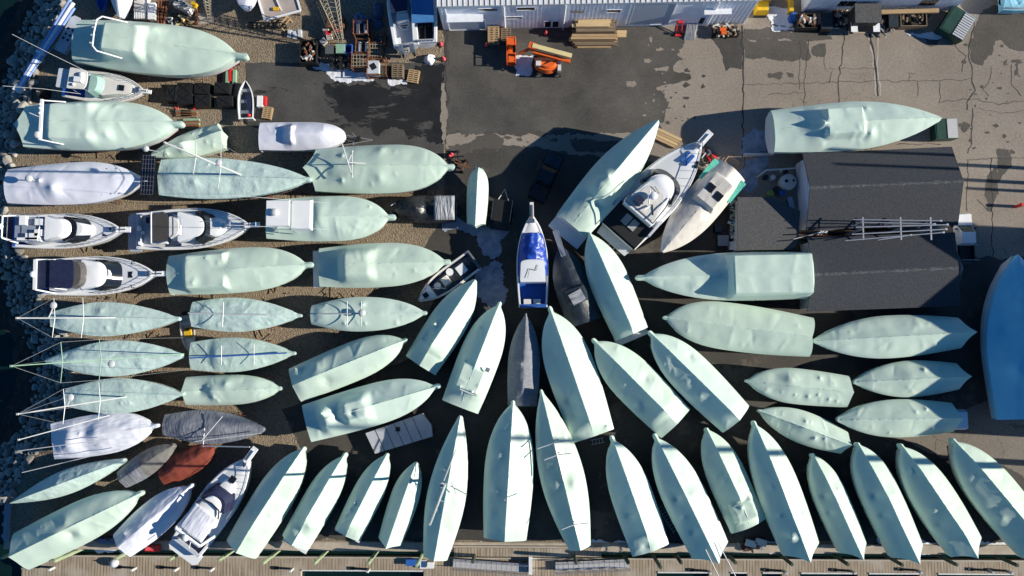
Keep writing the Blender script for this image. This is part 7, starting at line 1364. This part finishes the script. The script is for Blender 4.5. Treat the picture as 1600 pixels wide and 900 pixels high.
# cones and small red things
cone = None
for k, (px, py, lb) in enumerate([(760, 69, 'faded red cone at the foot of the pallet stack by the hall'), (693, 91, 'faded pink cone at the asphalt corner below the console boats'), (689, 68, 'pink red cone at the left corner of the white hall'), (853, 51, 'small dull red cone in the shade in front of the hall window'), (706, 241, 'red cone at the bow of the tripod mast boat'), (703, 244, 'second red cone lying by the bow of the tripod mast boat')]):
    w = P(px, py, .3)
    if cone is None:
        cone = thing('traffic_cone', lb, 'cone', (w.x, w.y, S4 + .003), 0, 'red traffic cones'); mb = MB(); mb.tube((0, 0, .05), (0, 0, .75), .22, .05, 12); mb.build('cone', pinkp, cone); mb = MB(); mb.box(0, 0, 0, .5, .5, .05); mb.build('base', blackp, cone)
    else: copytree(cone, (w.x, w.y, S4 + .003), rr.uniform(0, 1), lb, 'red traffic cones')
for k, (px, py) in enumerate([(712, 245), (722, 258)]):
    w = P(px, py, .5); t = thing('trailer_tongue', ['black trailer hitch with red end at the tripod boat bow', 'rusty trailer frame between the tripod boat and narrow skiff'][k], 'trailer', (w.x, w.y, 0), [.1, -.35][k]); mb = MB(); mb.box(0, 0, .4, 1.6, .12, .12); mb.box(.2, 0, .35, .1, .9, .1); mb.box(-.5, .3, .3, .5, .1, .2); mb.build('frame', [blackp, rust][k], t); mb = MB(); mb.tube((.2, .5, .25), (.2, .65, .25), .25, n=10); mb.tube((.2, -.65, .25), (.2, -.5, .25), .25, n=10); mb.build('wheel', rubber, t)
# props, ladders and ropes in the gaps
for k, (px, py, rz, n) in enumerate([(1044, 812, -1.0, 9), (934, 690, .2, 4)]):
    w = P(px, py, .4); t = thing('ladder', ['pale runged ladder lying in the shade beside the boat with two poles', 'short pale ladder under the stern of the long fan boat'][k], 'ladder', (w.x, w.y, .05), rz); mb = MB(); ln = n * .32
    for y in (.22, -.22): mb.box(0, y, 0, ln, .05, .06)
    for i in range(n): mb.box(-ln / 2 + .16 + i * .32, 0, .062, .05, .5, .04)
    mb.build('rails', alu, t)
for k, (px, py) in enumerate([(1174, 850), (1190, 848)]):
    w = P(px, py, .8); t = thing('storage_bin', ['left pale lidded bin by the seawall beside the trailer parts', 'right pale lidded bin by the seawall on the snow'][k], 'bin', (w.x, w.y, 0), -.25); mb = MB(); mb.box(0, 0, 0, 1.0, .6, .6); mb.build('box', darkc, t); mb = MB(); mb.box(0, 0, .601, 1.05, .65, .08, ty=.85); mb.build('lid', gelb, t)
w = P(1172, 860, .5); t = thing('bicycle_frame', 'tangle of trailer parts at the seawall below the two pale bins', 'trailer parts', (w.x, w.y + .4, 0)); t.name = 'trailer_parts'; heap(t, 2.4, .6, .15, 26, [blackp, steel, rust], .3, .8)
w = P(163, 845, .5); t = thing('stern_drive', 'blue tarped motor on the seawall beside the small white canvas boat', 'tarp', (w.x, w.y, .16)); t.name = 'tarped_motor'; mb = MB(); mb.box(0, 0, 0, 1.6, .7, .5, tx=.7, ty=.6); mb.build('tarp', bt, t); mb = MB(); mb.ball((.4, .3, .5), .25, 5); mb.build('ball', darkc, t)
w = P(237, 862, .5); t = thing('fire_hose_box', 'red box with a white edge on the seawall left of the open cruiser', 'box', (w.x, w.y + .3, .165)); mb = MB(); mb.box(0, 0, 0, 1.4, .6, .35); mb.build('box', redp, t); mb = MB(); mb.box(-.2, 0, .351, .8, .3, .06, rz=.1); mb.build('lid', pinkp, t)
for k, (px, py, m) in enumerate([(40, 880, gel), (160 / 4, 882, gel)][:1]): pass
w = P(39, 882, ZD + .6); t = thing('fender_buoy', 'aqua and white tarp bundle on the dock corner at lower left', 'buoy', (w.x + .2, w.y - .1, ZD)); mb = MB(); mb.ball((.1, 0, .45), (.55, .45, .45)); mb.build('bag', mat('aqua_bundle', (.03, .28, .42)), t); mb = MB(); mb.ball((-.1, .25, .55), (.35, .3, .4)); mb.build('buoy', gel, t)
w = P(178, 880, ZD + .5); t = thing('mooring_ball', 'grey mooring ball on the dock below the small white canvas boat', 'buoy', (w.x, w.y, ZD)); mb = MB(); mb.ball((0, 0, .45), .45, 7); mb.build('ball', deckg, t); mb = MB(); mb.tube((0, 0, .85), (0, 0, 1.05), .06); mb.build('eye', steel, t)
for k, (px, py) in enumerate([(1035, 470), (1280, 682)]): pass
# twigs, props and straps scattered along the gravel strips
k = 0
for (x0, x1, y, n) in [(130, 235, 252, 9), (150, 215, 470, 8), (190, 250, 528, 8), (205, 250, 590, 7), (300, 480, 320, 10), (310, 340, 465, 5), (420, 560, 462, 8), (505, 560, 470, 5), (395, 420, 528, 5), (1015, 1030, 690, 2), (120, 170, 396, 4)]:
    mb = MB(); c = P((x0 + x1) / 2, y)
    for _ in range(n):
        w = P(rr.uniform(x0, x1), y + rr.uniform(-5, 5)) - c; a = rr.uniform(-.6, .6) + rr.choice([0, 1.2]); l_ = rr.uniform(.5, 1.5); mb.tube((w.x, w.y, .05), (w.x + l_ * math.cos(a), w.y + l_ * math.sin(a), rr.uniform(.05, .5)), .035, n=5)
    o = mb.build('prop_sticks', woodd, loc=c); o['kind'] = 'stuff'; o['label'] = 'loose sticks and straps on the gravel strip'; o['category'] = 'sticks'

w = P(409, 158, .6); t = thing('gear_box', 'white box with a red edge right of the aluminium skiff', 'box', (w.x, w.y, S4)); mb = MB(); mb.box(-.2, 0, 0, .55, 1.1, .6); mb.build('box', gel, t); mb = MB(); mb.box(.25, .1, 0, .2, .9, .5); mb.build('edge', redp, t)
pallet_stack(417, 176, 3, 'splintered pale pallet right of the aluminium skiff', R(80), wood, 1.2, .9)
o_ = [o for o in bpy.data.objects if o.get('label', '').startswith('open twin outboard')][0]
mb = MB(); mb.prism([(-.2 * o_['_L'] - .5, -.3), (-.2 * o_['_L'] + .25, -.62), (-.2 * o_['_L'] + .25, .62), (-.2 * o_['_L'] - .5, .3)], 1.52, 1.54); mb.build('sole_emblem', gel, o_)
mb = MB(); mb.box(-.2 * o_['_L'] + .02, 0, 1.541, .12, .7, .01); mb.box(-.2 * o_['_L'] - .2, 0, 1.541, .12, .4, .01); mb.build('emblem_lettering', darkc, o_)
